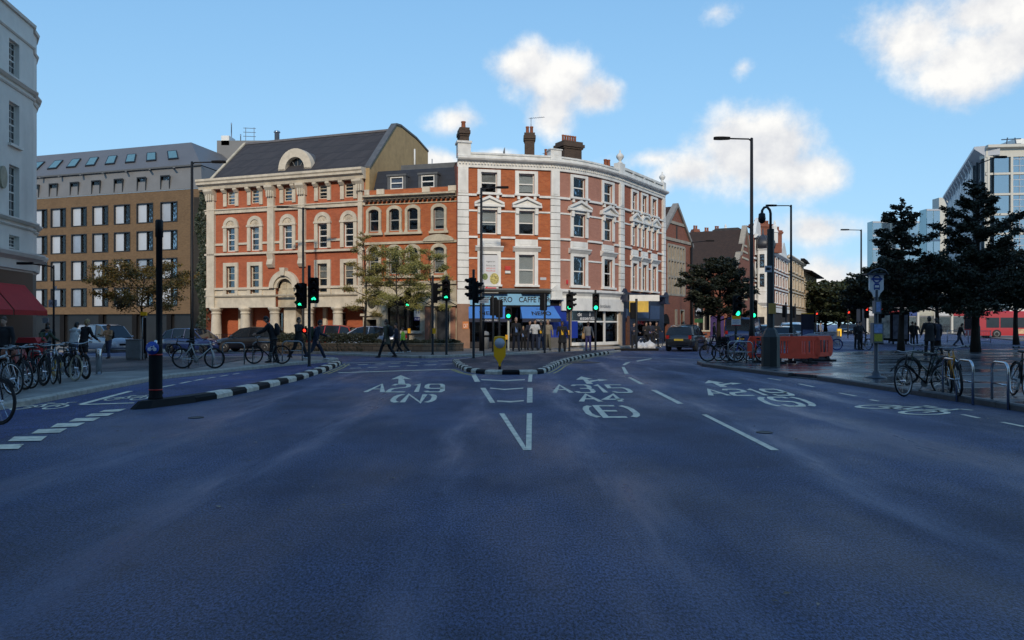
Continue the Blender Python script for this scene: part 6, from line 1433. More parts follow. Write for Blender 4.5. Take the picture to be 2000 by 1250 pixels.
def signal(px, Y, H, label, heads, button=None, group='traffic signals at the junction', pole=.057, cap=True, polem=None):
    """heads: (height of the lower end, side offset, facing angle, number of lamps, lit index from below, lit material, symbol)"""
    loc = at(px, Y); t = thing('traffic_signal', label, 'traffic light', loc, 0, group)
    inst('pole', cached(('pole', round(H, 2), pole), lambda mb: mb.lathe([(pole*1.5, -.05), (pole*1.5, .02), (pole, .04), (pole, H), (pole*.8, H+.02)], 12)), polem or BLACK, t)
    for z, off, ang, n, lit, lm, sym in heads:
        a = R(ang); rx, ry = off*math.cos(a)+.17*math.sin(a), off*math.sin(a)-.17*math.cos(a)
        h = inst('signal_head', head_mesh(n), BLACKM, t, (rx, ry, z), (0, 0, a), (.55,)*3 if n == 1 else None)
        for k in range(n):
            zc = .18+.30*k
            inst('hood', hood_mesh(), BLACKM, h, (0, 0, zc))
            if lit == k and sym: inst('lens', sym_mesh(sym), lm, h, (0, 0, zc))
            else: inst('lens', lens_mesh(), lm if lit == k else LENS, h, (0, 0, zc))
        mb = MB(); mb.box(-.03, .03, .1, .17, .1, .2); mb.box(-.03, .03, .1, .17, .30*n-.14, .30*n-.04); inst('bracket', mb.fix(mb.mesh('bracket')), BLACKM, t, (rx, ry, z), (0, 0, a))
    if button: 
        mb = MB(); mb.box(-.07, .07, -.12, .12, 0, .26); bx = inst('push_button_box', mb.fix(mb.mesh('push_button_box')), YELLOW, t, (button[0], -.08, button[1]))
    return t
signal(604, 28.6, 3.75, 'tall signal pole with two green cycle heads by the left kerb end', [(2.35, .17, 12, 3, 0, LIT_G, 'bike'), (2.15, -.24, -20, 3, 0, LIT_G, 'bike'), (1.25, -.12, 0, 1, 0, LIT_R, None)], cap=True)
signal(797, 42.5, 3.45, 'signal with green arrow head in front of the thin trees', [(2.35, 0, 0, 3, 0, LIT_G, 'arrow')], (.08, .95))
signal(845, 36.6, 3.75, 'dark signal pole seen edge on with yellow push button', [(2.45, -.12, 100, 3, None, None, None)], (.08, 1.0))
signal(872, 36.2, 3.70, 'signal with green cycle arrow left of the nearest island', [(2.55, 0, 0, 3, 0, LIT_G, 'bike')])
signal(925, 33.0, 3.80, 'tall signal on the island, hooded head turned sideways', [(2.35, -.1, 88, 3, None, None, None), (2.5, .12, -60, 3, None, None, None)])
signal(963, 40.5, 2.95, 'short dark signal half hidden behind the yellow keep clear arrow', [(1.9, 0, 175, 3, None, None, None)])
signal(975, 41.5, 2.75, 'dark signal seen from behind under the café awning', [(1.8, 0, 178, 3, None, None, None)])
signal(993, 42.5, 2.1, 'cream pedestrian signal showing a green figure by the café', [(1.72, 0, 0, 2, 0, LIT_G, None)], (-.1, .6), polem=mat('cream_pole', (.5, .5, .42), .5))
signal(1064, 41.5, 3.20, 'dark signal pole among the waiting pedestrians', [(2.3, .16, 150, 3, None, None, None)])
signal(1112, 44.2, 3.50, 'signal with sideways hooded head before the white dental fascia', [(2.45, -.12, 70, 3, None, None, None), (2.35, .02, -8, 3, 0, LIT_G, None)], (-.09, .95))
signal(1163, 42.6, 3.45, 'signal with a round green lamp on the island tip', [(2.3, -.0, 0, 3, 0, LIT_G, None)])
signal(1243, 45.5, 3.05, 'dark signal seen from behind before the navy shop', [(1.9, .16, 180, 3, None, None, None)], pole=.075)
x, y, z = at(1243, 45.5)
mb = MB(); mb.prism([(x-1.1, y-.45), (x+1.2, y-.5), (x+1.35, y+.1), (x+1.0, y+.5), (x-.9, y+.5), (x-1.3, y)], 0, .12); io = mb.build('refuge_island', KBLACK, None); io['kind'] = 'structure'
signal(1437, 33.8, 2.65, 'signal with a bright green lamp above a diversion notice', [(1.75, -.0, 6, 3, 0, LIT_G, None)])
signal(1472, 40.0, 3.1, 'signal with small green lamp behind the tall lamp post', [(1.85, 0, -18, 3, 0, LIT_G, None)])
for px, Y, lab in ((1594, 95, 'distant signal showing red at the far trees'), (1656, 84, 'distant red signal left of the bus stop flag'), (1691, 66, 'distant red signal beside the bus stop pole'), (1721, 62, 'distant red signal beside the nearest plaza tree')):
    signal(px, Y, 3.2, lab, [(2.05, 0, 0, 3, 2, LIT_R, None)])
for px, Y, lab in ((1535, 62, 'distant dark signal by the white parked car'), (1553, 66, 'distant dark signal before the buff terrace')): signal(px, Y, 3.3, lab, [(2.1, .1, 160, 3, None, None, None)])

# notice under the green signal, hanging pub sign, direction plates
def flatsign(name, label, cat, loc, w, h, m, bands=(), txt=(), pole=None, th=.03, group=None, rz=0):
    t = thing(name, label, cat, loc, rz, group)
    mb = MB(); mb.box(-w/2, w/2, -.02, -.02+th, 0, h); inst('plate', mb.fix(mb.mesh('plate')), m, t)
    for z0, z1, bm_ in bands: mb = MB(); mb.box(-w/2+.004, w/2-.004, -.026, -.0205, z0, z1); inst('band', mb.fix(mb.mesh('band')), bm_, t)
    for s_, x, z, ww_, hh_, tm in txt: lettering('lettering', s_, (x, -.030, z), (1, 0, 0), (0, 0, 1), ww_, hh_, tm, t, local=True)
    if pole: mb = MB(); mb.tube([(0, .02, -loc[2]+.0), (0, .02, h+pole)], .03, 8); inst('post', mb.fix(mb.mesh('post')), BLACK, t)
    return t
BLUEI = mat('sign_blue', (.02, .06, .28), .5)
flatsign('diversion_notice', 'yellow and white roadside notice under the bright green lamp', 'sign', (XY(1437, 33.6)[0], 33.55, 1.52), .40, .42, WHITE, [(.28, .42, YELLOW), (0, .03, mat('sign_red', (.5, .02, .02), .5))], [('CYCLISTS', -.16, .17, .3, .06, BLUEI), ('DISMOUNT', -.16, .08, .3, .06, BLUEI)], pole=.05)
x, y = XY(1362, 62); t = thing('pub_sign', 'black hanging pub sign with white animal and green band', 'sign', (x, y, .12))
mb = MB(); mb.tube([(-.35, 0, 0), (-.35, 0, 4.6)], .05); inst('post', mb.fix(mb.mesh('post')), BLACK, t)
mb = MB(); mb.box(-.25, .45, -.05, .05, 1.9, 3.3); inst('board', mb.fix(mb.mesh('board')), SGN, t); mb = MB(); mb.box(-.25, .45, -.06, -.052, 1.55, 1.88); inst('green_band', mb.fix(mb.mesh('green_band')), mat('sign_green', (.06, .2, .05), .6), t)
mb = MB(); mb.box(-.25, .45, -.05, .05, 3.35, 3.9); inst('crest', mb.fix(mb.mesh('crest')), mat('moss_crest', (.10, .14, .05), .8), t)
mb = MB(); mb.plate([(0, .05), (.05, .25), (.0, .4), (.1, .5), (.2, .75), (.32, .8), (.3, .6), (.42, .55), (.45, .2), (.38, .05), (.33, .25), (.15, .3), (.1, .05)], (-.15, -.052, 2.1), (1, 0, 0), (0, 0, 1), .01); inst('white_animal', mb.fix(mb.mesh('white_animal')), PALE, t)
flatsign('street_sign', 'small white street sign fixed beside the island signal', 'sign', (XY(945, 36)[0], 36, zz(592, 36)), .46, .24, WHITE, (), [('HAMMERSMITH', -.2, .13, .4, .07, INK), ('BROADWAY', -.16, .03, .32, .07, INK)], pole=.6)
flatsign('direction_sign', 'white map style road sign on the post below the awning', 'sign', (XY(103, 34)[0], 34, zz(600, 34)), .36, .33, mat('sign_white', (.45, .46, .50), .5), (), [('A4', -.1, .1, .2, .14, INK)])
flatsign('route_plate', 'small square white plate on the slim post by the awning', 'sign', (XY(107, 33.9)[0], 33.9, zz(566, 34)), .16, .16, MC['sign_white'])
flatsign('shop_sign', 'tiny pale hanging shop sign beyond the awning', 'sign', (XY(89, 40)[0], 40, zz(631, 40)), .3, .28, MC['sign_white'])

# ---- lamp posts
def lamp(px, Y, H, label, arms, r=.085):
    t = thing('street_lamp', label, 'lamp post', at(px, Y), 0, 'street lamps round the junction')
    mb = MB(); mb.lathe([(r*1.35, 0), (r*1.35, 1.3), (r, 1.4), (r*.72, H), (r*.2, H+.03)], 12); inst('pole', mb.fix(mb.mesh('pole')), BLACK, t)
    for L, dz in arms:
        sg = 1 if L > 0 else -1; mb = MB(); mb.tube([(0, 0, H-.12), (sg*.12, 0, H-.03), (L, 0, H-.03+dz)], .032, 8); inst('arm', mb.fix(mb.mesh('arm')), BLACK, t)
        mb = MB(); P = [(0, -.05), (.1, -.09), (.35, -.13), (.62, -.11), (.68, -.04), (.68, .04), (.62, .11), (.35, .13), (.1, .09), (0, .05)]
        mb.prism([(L+sg*(a-.1), b) for a, b in (P if sg > 0 else P[::-1])], H-.07+dz, H+.03+dz); inst('lantern', mb.fix(mb.mesh('lantern')), BLACKM, t)
    return t
lamp(375, 37, 9.4, 'tall black lamp post before the tan hotel, arm over the hall', [(1.05, .02)])
lamp(592, 46, 8.6, 'black lamp post with two arms before the stone hall', [(-1.0, .06), (.85, -.03)])
lamp(940, 41.5, 8.8, 'black lamp post before the café with one short arm', [(.9, .06)])
lamp(1468, 32, 9.2, 'tallest black lamp post, arm reaching left over the road', [(-1.0, .02)])
lamp(1545, 48, 9.0, 'black lamp post behind the red barriers', [(-1.0, .0)])
lamp(1682, 63, 9.3, 'far lamp post beside the bus stop flag and plaza tree', [(-1.1, .02)])
lamp(1909, 44, zz(318, 44)-.12, 'tall dark lamp column rising through the right plaza tree', [(1.1, .35)], .11)
lamp(1598, 140, 8.6, 'tiny distant lamp post above the far trees', [(1.4, .1)])
lamp(105, 33, 4.2, 'slim low lamp post beside the red awning', [(-1.0, .12)], .045)
lamp(1352, 62, 8.2, 'thin lamp post beside the hanging pub sign', [(1.2, .1)], .06)

# ---- camera column
x, y, z = at(1505, 26.6)
t = thing('camera_column', 'dark column with square cabinet base and gooseneck security camera', 'camera column', (x, y, z))
CG = mat('dark_green_grey_paint', (.022, .026, .026), .5, var=.15)
def octa(r): return [(r*math.cos(math.pi/8+k*math.pi/4), r*math.sin(math.pi/8+k*math.pi/4)) for k in range(8)]
def oct_loft(prof):
    mb = MB(); vs = []; fs = []
    for r, z_ in prof: vs += [(a, b, z_) for a, b in octa(r)]
    for i in range(len(prof)-1): fs += [(i*8+j, i*8+(j+1) % 8, (i+1)*8+(j+1) % 8, (i+1)*8+j) for j in range(8)]
    fs.append(tuple(range(8))); fs.append(tuple(range((len(prof)-1)*8, len(prof)*8))); mb.add(vs, fs); return mb.fix(mb.mesh('body'))
inst('cabinet', oct_loft([(.31, 0), (.31, 1.02), (.20, 1.26), (.13, 1.34)]), CG, t)
inst('column', oct_loft([(.125, 1.30), (.12, 4.5), (.12, 4.75), (.075, 4.76)]), CG, t)
mb = MB(); mb.tube([(0, 0, 4.7), (0, 0, 5.3), (-.03, 0, 5.42), (-.12, 0, 5.52), (-.22, 0, 5.5), (-.29, 0, 5.40), (-.30, 0, 5.28)], .045, 8); inst('gooseneck', mb.fix(mb.mesh('gooseneck')), CG, t)
mb = MB(); mb.lathe([(.05, .14), (.11, .10), (.12, -.02), (.13, -.06), (.11, -.16), (.06, -.22), (.01, -.24)], 16, (-.30, 0, 5.18)); inst('camera_housing', mb.fix(mb.mesh('camera_housing')), BLACK, t)
mb = MB(); mb.box(-.12, .12, -.2, -.14, 1.82, 2.18); inst('notice', mb.fix(mb.mesh('notice')), mat('faded_yellow_notice', (.42, .26, .06), .6), t)
mb = MB(); mb.box(-.25, -.02, -.2, -.14, 3.25, 3.47); cp = inst('camera_sign', mb.fix(mb.mesh('camera_sign')), MC['sign_white'], t); mb = MB(); mb.box(-.22, -.10, -.21, -.201, 3.32, 3.41); mb.box(-.09, -.05, -.21, -.201, 3.34, 3.39); inst('camera_picture', mb.fix(mb.mesh('camera_picture')), INK, cp)

# ---- bus stop
x, y, z = at(1711, 20.9)
t = thing('bus_stop', 'grey bus stop post with pale flag and timetable boxes', 'bus stop', (x, y, z))
mb = MB(); mb.lathe([(.28, 0), (.26, .03), (.12, .06), (.10, .14), (.055, .2), (.055, 2.35), (.05, 2.4)], 14); inst('post', mb.fix(mb.mesh('post')), mat('bus_stop_grey', (.045, .055, .075), .45), t)
FL = mat('bus_flag_white', (.75, .76, .76), .4, var=.05)
mb = MB(); mb.plate([(-.06, 0), (.06, 0), (.10, .10), (.19, .2), (.19, .62), (-.19, .62), (-.19, .2), (-.10, .10)], (0, .03, 2.2), (1, 0, 0), (0, 0, 1), .07); fo = inst('flag', mb.fix(mb.mesh('flag')), FL, t)
mb = MB(); n = 20
for j in range(n):
    a0, a1 = 2*math.pi*j/n, 2*math.pi*(j+1)/n; mb.plate([(math.cos(a)*r, math.sin(a)*r) for a, r in ((a0, .08), (a0, .115), (a1, .115), (a1, .08))], (0, -.042, 2.69), (1, 0, 0), (0, 0, 1), .008)
mb.box(-.15, .15, -.056, -.0505, 2.665, 2.715); inst('ring_emblem', mb.fix(mb.mesh('ring_emblem')), BLUEI, fo)
mb = MB(); mb.box(-.08, .08, -.05, -.041, 2.42, 2.54); mb.box(-.06, .06, -.05, -.041, 2.54, 2.57); mb.box(-.075, -.045, -.05, -.041, 2.395, 2.42); mb.box(.045, .075, -.05, -.041, 2.395, 2.42); inst('bus_pictogram', mb.fix(mb.mesh('bus_pictogram')), BLUEI, fo)
mb = MB(); mb.box(-.055, .055, -.06, -.052, 2.46, 2.52); inst('bus_window', mb.fix(mb.mesh('bus_window')), FL, fo)
mb = MB(); mb.tube([(-.24, 0, 2.80), (-.1, 0, 2.92), (.1, 0, 2.98), (.26, 0, 2.92), (.34, 0, 2.80)], .02, 6); mb.prism([(-.30, -.12), (.2, -.12), (.2, .12), (-.30, .12)], 2.80, 2.84); inst('light_hood', mb.fix(mb.mesh('light_hood')), mat('bus_stop_grey', (.045, .055, .075), .45), t)
for z0, z1, w in ((1.75, 2.1, .085), (.95, 1.5, .14)):
    mb = MB(); mb.box(-w, w, -.13, .04, z0, z1); co = inst('timetable_case', mb.fix(mb.mesh('timetable_case')), mat('case_grey', (.16, .17, .18), .4), t)
    mb = MB(); mb.box(-w+.03, w-.03, -.136, -.131, z0+(.28 if z1 < 1.6 else .05), z1-.04); inst('timetable', mb.fix(mb.mesh('timetable')), mat('timetable_blue', (.25, .36, .62), .5, var=.3, scale=14), co)
mb = MB(); mb.box(-.11, .11, -.136, -.131, 1.0, 1.2); inst('yellow_notice', mb.fix(mb.mesh('yellow_notice')), mat('notice_yellow', (.45, .42, .05), .5, var=.3, scale=20), co)

# ---- keep-clear arrow board on the island
x, y = G(976, 722, .11)
t = thing('island_marker', 'yellow arrow shaped marker with pale disc on the island nose', 'traffic bollard', (x, y, .11))
mb = MB(); mb.plate([(-.03, .10), (.03, .10), (.05, .22), (.195, .45), (.195, 1.0), (.17, 1.07), (0, 1.09), (-.17, 1.07), (-.195, 1.0), (-.195, .45), (-.05, .22)], (0, .05, 0), (1, 0, 0), (0, 0, 1), .10); bo = inst('body', mb.fix(mb.mesh('body')), YELLOW, t)
bv = bo.modifiers.new('bevel', 'BEVEL'); bv.width = .02; bv.segments = 2
mb = MB(); mb.lathe([(.165, -.062), (.165, -.055), (.01, -.055)], 24, (0, 0, .86), 'y'); inst('disc', mb.fix(mb.mesh('disc')), SILVERP, t)
mb = MB(); mb.tube([(0, 0, 0), (0, 0, .14)], .05); inst('spring_base', mb.fix(mb.mesh('spring_base')), RUBBER, t)

# ---- bollard with blue cycle disc and the tall pole behind it
x, y = G(304, 781, .12); 
t = thing('cycle_bollard', 'black bollard with red bands and a blue cycle disc', 'bollard', (x, y, .13))
mb = MB(); mb.lathe([(.135, 0), (.135, .04), (.12, .06), (.125, .95), (.115, 1.05), (.02, 1.08)], 16); inst('body', mb.fix(mb.mesh('body')), BLACKM, t)
for z0 in (.18, .86): mb = MB(); mb.lathe([(.1265, z0), (.1265, z0+.022)], 16); inst('red_band', mb.fix(mb.mesh('red_band')), mat('reflective_red', (.5, .03, .02), .4), t)
mb = MB(); mb.lathe([(.125, -.145), (.125, -.13), (.01, -.13)], 20, (0, 0, 1.0), 'y'); di = inst('cycle_disc', mb.fix(mb.mesh('cycle_disc')), mat('disc_blue', (.01, .07, .42), .35), t)
mb = MB()
for cx in (-.05, .05): mb.lathe([(.036, -.146), (.036, -.152), (.024, -.152)], 14, (cx, 0, .975), 'y')
mb.tube([(-.05, -.15, .975), (-.02, -.15, 1.03), (.035, -.15, 1.03), (.0, -.15, .98), (-.05, -.15, .975)], .008, 5); mb.tube([(.05, -.15, .975), (.03, -.15, 1.05)], .008, 5); inst('cycle_symbol', mb.fix(mb.mesh('cycle_symbol')), PALE, di)
mb = MB(); mb.lathe([(.03, 1.0), (.03, 1.14), (.01, 1.15)], 10); inst('cap', mb.fix(mb.mesh('cap')), CHROME, t)
t = thing('signal_pole', 'thick plain black pole standing behind the cycle bollard', 'pole', (XY(311, 17.4)[0], 17.4, .0))
mb = MB(); mb.lathe([(.085, 0), (.085, .05), (.068, .07), (.068, 3.55), (.084, 3.56), (.084, 3.92), (.07, 3.95)], 14); inst('shaft', mb.fix(mb.mesh('shaft')), BLACK, t)
mb = MB(); mb.box(-.12, .02, -.09, .09, .2, 1.0); inst('control_box', mb.fix(mb.mesh('control_box')), BLACKM, t)

# ---- steel bollard, cabinet, post with yellow cap, boxes
x, y, z = at(193, 23.2); t = thing('steel_bollard', 'single stainless steel bollard at the cycle track edge', 'bollard', (x, y, z)); mb = MB(); mb.lathe([(.085, 0), (.085, .76), (.075, .78), (.01, .785)], 18); inst('body', mb.fix(mb.mesh('body')), CHROME, t); mb = MB(); mb.lathe([(.12, 0), (.12, .015), (.086, .02)], 18); inst('base_plate', mb.fix(mb.mesh('base_plate')), GREY_M, t)
x, y, z = at(264, 35); t = thing('utility_cabinet', 'grey street utility cabinet beside the yellow capped post', 'cabinet', (x, y, z))
mb = MB(); mb.box(-.33, .33, -.2, .2, .06, .9); mb.box(-.3, .3, -.18, .18, 0, .06); inst('body', mb.fix(mb.mesh('body')), GREYP, t)
for a in (-.16, .16): mb = MB(); mb.box(a-.15, a+.15, -.215, -.201, .1, .84); inst('door', mb.fix(mb.mesh('door')), GREYP, t)
mb = MB(); mb.box(-.35, .35, -.22, .22, .9, .94); inst('lid', mb.fix(mb.mesh('lid')), GREYP, t)
x, y, z = at(281, 34.5); t = thing('bus_stop_post', 'slim twin post with yellow cap beside the grey cabinet', 'post', (x, y, z))
for a in (-.06, .06): mb = MB(); mb.tube([(a, 0, 0), (a, 0, 2.15)], .022, 8); inst('upright', mb.fix(mb.mesh('upright')), GREY_M, t)
mb = MB(); mb.box(-.13, .13, -.06, .06, 2.0, 2.16); inst('cap', mb.fix(mb.mesh('cap')), YELLOW, t); mb = MB(); mb.box(.0, .1, -.03, .03, .3, 1.9); inst('panel', mb.fix(mb.mesh('panel')), BLACKM, t)
x, y, z = at(62, 28); t = thing('recycling_bin', 'bright red street bin behind the parked bicycles', 'bin', (x, y, z)); mb = MB(); mb.plate([(-.35, 0), (.35, 0), (.38, 1.0), (.3, 1.16), (-.3, 1.16), (-.38, 1.0)], (0, .3, 0), (1, 0, 0), (0, 0, 1), .6); inst('body', mb.fix(mb.mesh('body')), mat('bin_red', (.36, .02, .025), .5), t); mb = MB(); mb.box(-.25, .25, -.31, -.301, .8, .95); inst('slot', mb.fix(mb.mesh('slot')), BLACKM, t)
x, y, z = at(38, 25.5); t = thing('pavement_board', 'dark folding pavement board with pink poster under the awning', 'sign board', (x, y, z)); mb = MB(); mb.obox((0, -.14, .5), .55, .03, 1.0, 0, -.2); inst('front_panel', mb.fix(mb.mesh('front_panel')), BLACKM, t); mb = MB(); mb.obox((0, .14, .5), .55, .03, 1.0, 0, .2); inst('rear_panel', mb.fix(mb.mesh('rear_panel')), BLACKM, t); mb = MB(); mb.obox((.06, -.165, .48), .32, .012, .62, 0, -.2); inst('poster', mb.fix(mb.mesh('poster')), mat('pink_poster', (.5, .2, .17), .6, var=.4, scale=9), t)
x, y, z = at(946, 44.3); t = thing('litter_bin', 'grey street bin in front of the coffee shop door', 'bin', (x, y, z)); mb = MB(); mb.lathe([(.26, 0), (.28, .9), (.24, 1.0), (.1, 1.05)], 16); inst('body', mb.fix(mb.mesh('body')), GREYP, t); mb = MB(); mb.lathe([(.285, .7), (.285, .82)], 16); inst('band', mb.fix(mb.mesh('band')), BLACKM, t)
# information totem, round bin, small yellow bollards
x, y, z = at(1577, 44); t = thing('information_totem', 'tall dark blue wayfinding totem beyond the red barriers', 'totem', (x, y, z)); mb = MB(); mb.box(-.34, .34, -.07, .07, 0, 2.15); inst('slab', mb.fix(mb.mesh('slab')), mat('totem_navy', (.012, .014, .03), .3), t); mb = MB(); mb.box(-.30, .30, -.078, -.071, .35, 1.25); inst('map_panel', mb.fix(mb.mesh('map_panel')), mat('map_blue', (.10, .13, .25), .4, var=.5, scale=6), t); mb = MB(); mb.box(-.34, .34, -.075, .075, 2.151, 2.19); inst('top_band', mb.fix(mb.mesh('top_band')), YELLOW, t)
for px, Y, lab in ((1639, 88, 'small yellow lit bollard far down the street'),):
    x, y, z = at(px, Y); t = thing('lit_bollard', lab, 'bollard', (x, y, z)); mb = MB(); mb.box(-.22, .22, -.12, .12, .15, 1.0); inst('shell', mb.fix(mb.mesh('shell')), mat('lit_yellow', (.8, .45, .02), .4, emit=(1, .55, .02, .35)), t); mb = MB(); mb.box(-.2, .2, -.1, .1, 0, .15); inst('base', mb.fix(mb.mesh('base')), BLACKM, t)
for px, Y, lab in ((1757, 60, 'dark advertising panel among the plaza trees'), (1725, 64, 'pale lit kiosk front behind the bus stop')):
    x, y, z = at(px, Y); t = thing('advert_panel', lab, 'advert panel', (x, y, z)); mb = MB(); mb.box(-.7, .7, -.12, .12, .2, 2.5); inst('case', mb.fix(mb.mesh('case')), BLACKM, t); mb = MB(); mb.box(-.58, .58, -.13, -.121, .4, 2.3); inst('poster', mb.fix(mb.mesh('poster')), mat('advert%d' % px, (.10, .11, .16) if px > 1740 else (.5, .46, .38), .4, var=.7, scale=2.5), t)
    for a in (-.5, .5): mb = MB(); mb.box(a-.05, a+.05, -.05, .05, 0, .2); inst('leg', mb.fix(mb.mesh('leg')), BLACKM, t)
# rubbish sacks outside the navy shop
SACK = mat('white_sack', (.55, .56, .58), .5, var=.1)
for px, Y, s, lab in ((1248, 46.6, .32, 'white rubbish sack at the foot of the dark signal'), (1255, 46.9, .3, 'white rubbish sack nearer the shop window'), (1269, 47.5, .36, 'pale rubbish sack beneath the seated people')):
    x, y, z = at(px, Y); bm = bmesh.new(); bmesh.ops.create_icosphere(bm, subdivisions=3, radius=s)
    rs = random.Random(px)
    for v in bm.verts: k = 1+.16*math.sin(v.co.x*19+px)*math.cos(v.co.z*23)+rs.uniform(-.04, .04); v.co *= k; v.co.z = max(v.co.z*.8, -s*.55)+s*.55; v.co.z += max(0, .1-math.hypot(v.co.x, v.co.y))*1.4*(v.co.z > s)
    me = bpy.data.meshes.new('rubbish_sack'); bm.to_mesh(me); bm.free(); o = inst('rubbish_sack', me, SACK, None, (x, y, z)); tag(o, lab, 'sack', 'sacks outside the navy shop'); me.polygons.foreach_set('use_smooth', [True]*len(me.polygons))

# ---- red plastic barriers
ORNG = mat('red_barrier_plastic', (.90, .10, .05), .45, var=.12, dirt=.3)
def barrier(loc, rz, label, w=2.0):
    t = thing('barrier', label, 'barrier', loc, rz, 'red barriers round the works')
    mb = MB(); z0, z1 = .18, 1.0; hw = w/2
    mb.plate([(-hw+.1, z1-.17), (hw-.1, z1-.17), (hw-.1, z1), (-hw+.1, z1)], (0, .03, 0), (1, 0, 0), (0, 0, 1), .06)
    mb.plate([(-hw+.1, z0), (hw-.1, z0), (hw-.1, z0+.17), (-hw+.1, z0+.17)], (0, .03, 0), (1, 0, 0), (0, 0, 1), .06)
    for sg in (-1, 1):
        P = [(sg*(hw-.1), z0), (sg*(hw-.02), z0+.1), (sg*hw, z0+.25), (sg*hw, z1-.2), (sg*(hw-.1), z1), (sg*(hw-.22), z1-.17), (sg*(hw-.22), z0+.17)]
        mb.plate(P if sg > 0 else P[::-1], (0, .03, 0), (1, 0, 0), (0, 0, 1), .06)
    inst('frame', mb.fix(mb.mesh('frame')), ORNG, t)
    n = 7
    for k in range(n):
        if k == n//2: a, s_ = -.22, .44
        else: a, s_ = -hw+.28+(w-.62)*k/(n-1), .05
        mb = MB(); mb.box(a if k == n//2 else a, a+s_, -.025, .025, z0+.171, z1-.171); inst('bar' if k != n//2 else 'sign_panel', mb.fix(mb.mesh('bar')), ORNG, t)
    for a in (-.6, .6):
        mb = MB(); mb.prism([(a-.12, -.36), (a+.12, -.36), (a+.12, .36), (a-.12, .36)], .0, .07); mb.box(a-.07, a+.07, -.05, .05, .07, .2); inst('foot', mb.fix(mb.mesh('foot')), RUBBER, t)
x, y, z = at(1512, 29.3); barrier((x, y, z), R(-4), 'red plastic barrier behind the camera column, left of the pair')
x, y, z = at(1552, 28.6); barrier((x, y, z), R(6), 'red plastic barrier right of the camera column')
x, y, z = at(1592, 30.2); barrier((x, y, z), R(20), 'red plastic barrier at the plaza end of the works', 1.7)
x, y, z = at(1586, 30.9); t = thing('works_mound', 'dark rubber mat and weights behind the red barriers', 'weight', (x, y, z)); mb = MB(); mb.lathe([(.62, 0), (.6, .3), (.5, .8), (.36, 1.0), (.1, 1.08)], 14); inst('heap', mb.fix(mb.mesh('heap')), mat('grey_sheet', (.12, .12, .13), .6), t); mb = MB(); mb.lathe([(.70, 0), (.68, .1)], 14); inst('base', mb.fix(mb.mesh('base')), RUBBER, t)

# ---- pedestrian guard rails
def railing(px0, Y0, px1, Y1, label, n=None):
    a, b = Vector(at(px0, Y0)), Vector(at(px1, Y1)); t = thing('guard_rail', label, 'railing', a, 0, 'guard rails at the far crossing'); d = b-a; L = d.length; n = n or int(L/.14)
    for k in range(int(L/2)+1): p = d*(k/max(1, int(L/2))); mb = MB(); mb.tube([p, p+Vector((0, 0, 1.05))], .03, 8); mb.build('post', GREY_M, t, local=True)
    for z_ in (.15, 1.0): mb = MB(); mb.tube([Vector((0, 0, z_)), d+Vector((0, 0, z_))], .022, 6); mb.build('rail', GREY_M, t, local=True)
    mb = MB()
    for k in range(1, n): p = d*(k/n); mb.tube([p+Vector((0, 0, .15)), p+Vector((0, 0, 1.0))], .009, 4)
    mb.build('infill_bars', GREY_M, t, local=True, kind='stuff')
railing(1520, 43, 1562, 47, 'grey guard rail behind the red barriers'); railing(1590, 50, 1640, 58, 'grey guard rail behind the blue bicycle'); railing(1850, 66, 1935, 62, 'grey guard rail beyond the dark pedestrians')

# ---- planter with hedge
hx0, hx1 = -13.2, -3.7
t = thing('hedge_planter', 'low stone walled planter with clipped dark hedge before the townhouse', 'planter', (-8.5, 42, .0))
PFc = Fac([(-13.4, 42.3), (-9.4, 41.0), (-4.6, 39.9), (-2.6, 41.2)])
STW = brickmat('rubble_wall', (.16, .12, .085), (.10, .075, .055), (.06, .05, .04), bw=.45, bh=.2, msize=.02, bump=.6)
mb = MB(); PFc.sweep(mb, [(0, -.4), (.0, .5), (-.3, .5), (-.3, -.4)], 0, PFc.L); mb.build('wall', STW, t)
mb = MB(); PFc.sweep(mb, [(.04, .5), (.04, .57), (-.34, .57), (-.34, .5)], 0, PFc.L); mb.build('coping', mat('mossy_coping', (.13, .115, .085), .85, var=.3), t)
mb = MB(); PFc.sweep(mb, [(-.3, -.2), (-.3, .52), (-1.5, .52), (-1.5, -.2)], 0, PFc.L); mb.build('soil', mat('soil', (.03, .024, .018), .95), t)
rh = random.Random(4); mb = MB()
for k in range(13000):
    q = rh.uniform(.05, PFc.L-.05); tall = .52 if q < PFc.L*.55 else .22; dd = -rh.uniform(-.18 if q < PFc.L*.5 else .12, 1.3); h = rh.uniform(-.75 if dd > 0 else 0, 1); h = (abs(h)**.6*(1 if h > 0 else -1))*tall*(1+.12*math.sin(q*5.3)+.1*math.sin(q*11))
    P = PFc.p(q, .5+h, dd); s = rh.uniform(.03, .06); v1 = Vector((rh.uniform(-1, 1), rh.uniform(-1, 1), rh.uniform(-.3, .8))).normalized()*s; v2 = v1.cross(Vector((rh.uniform(-1, 1), -1, rh.uniform(-.5, .5)))).normalized()*s*.7
    mb.add([P-v1, P+v2, P+v1, P-v2], [(0, 1, 2, 3)])
mb.build('hedge_foliage', leafmat('hedge_leaf', (.016, .022, .010), (.05, .05, .022)), t)

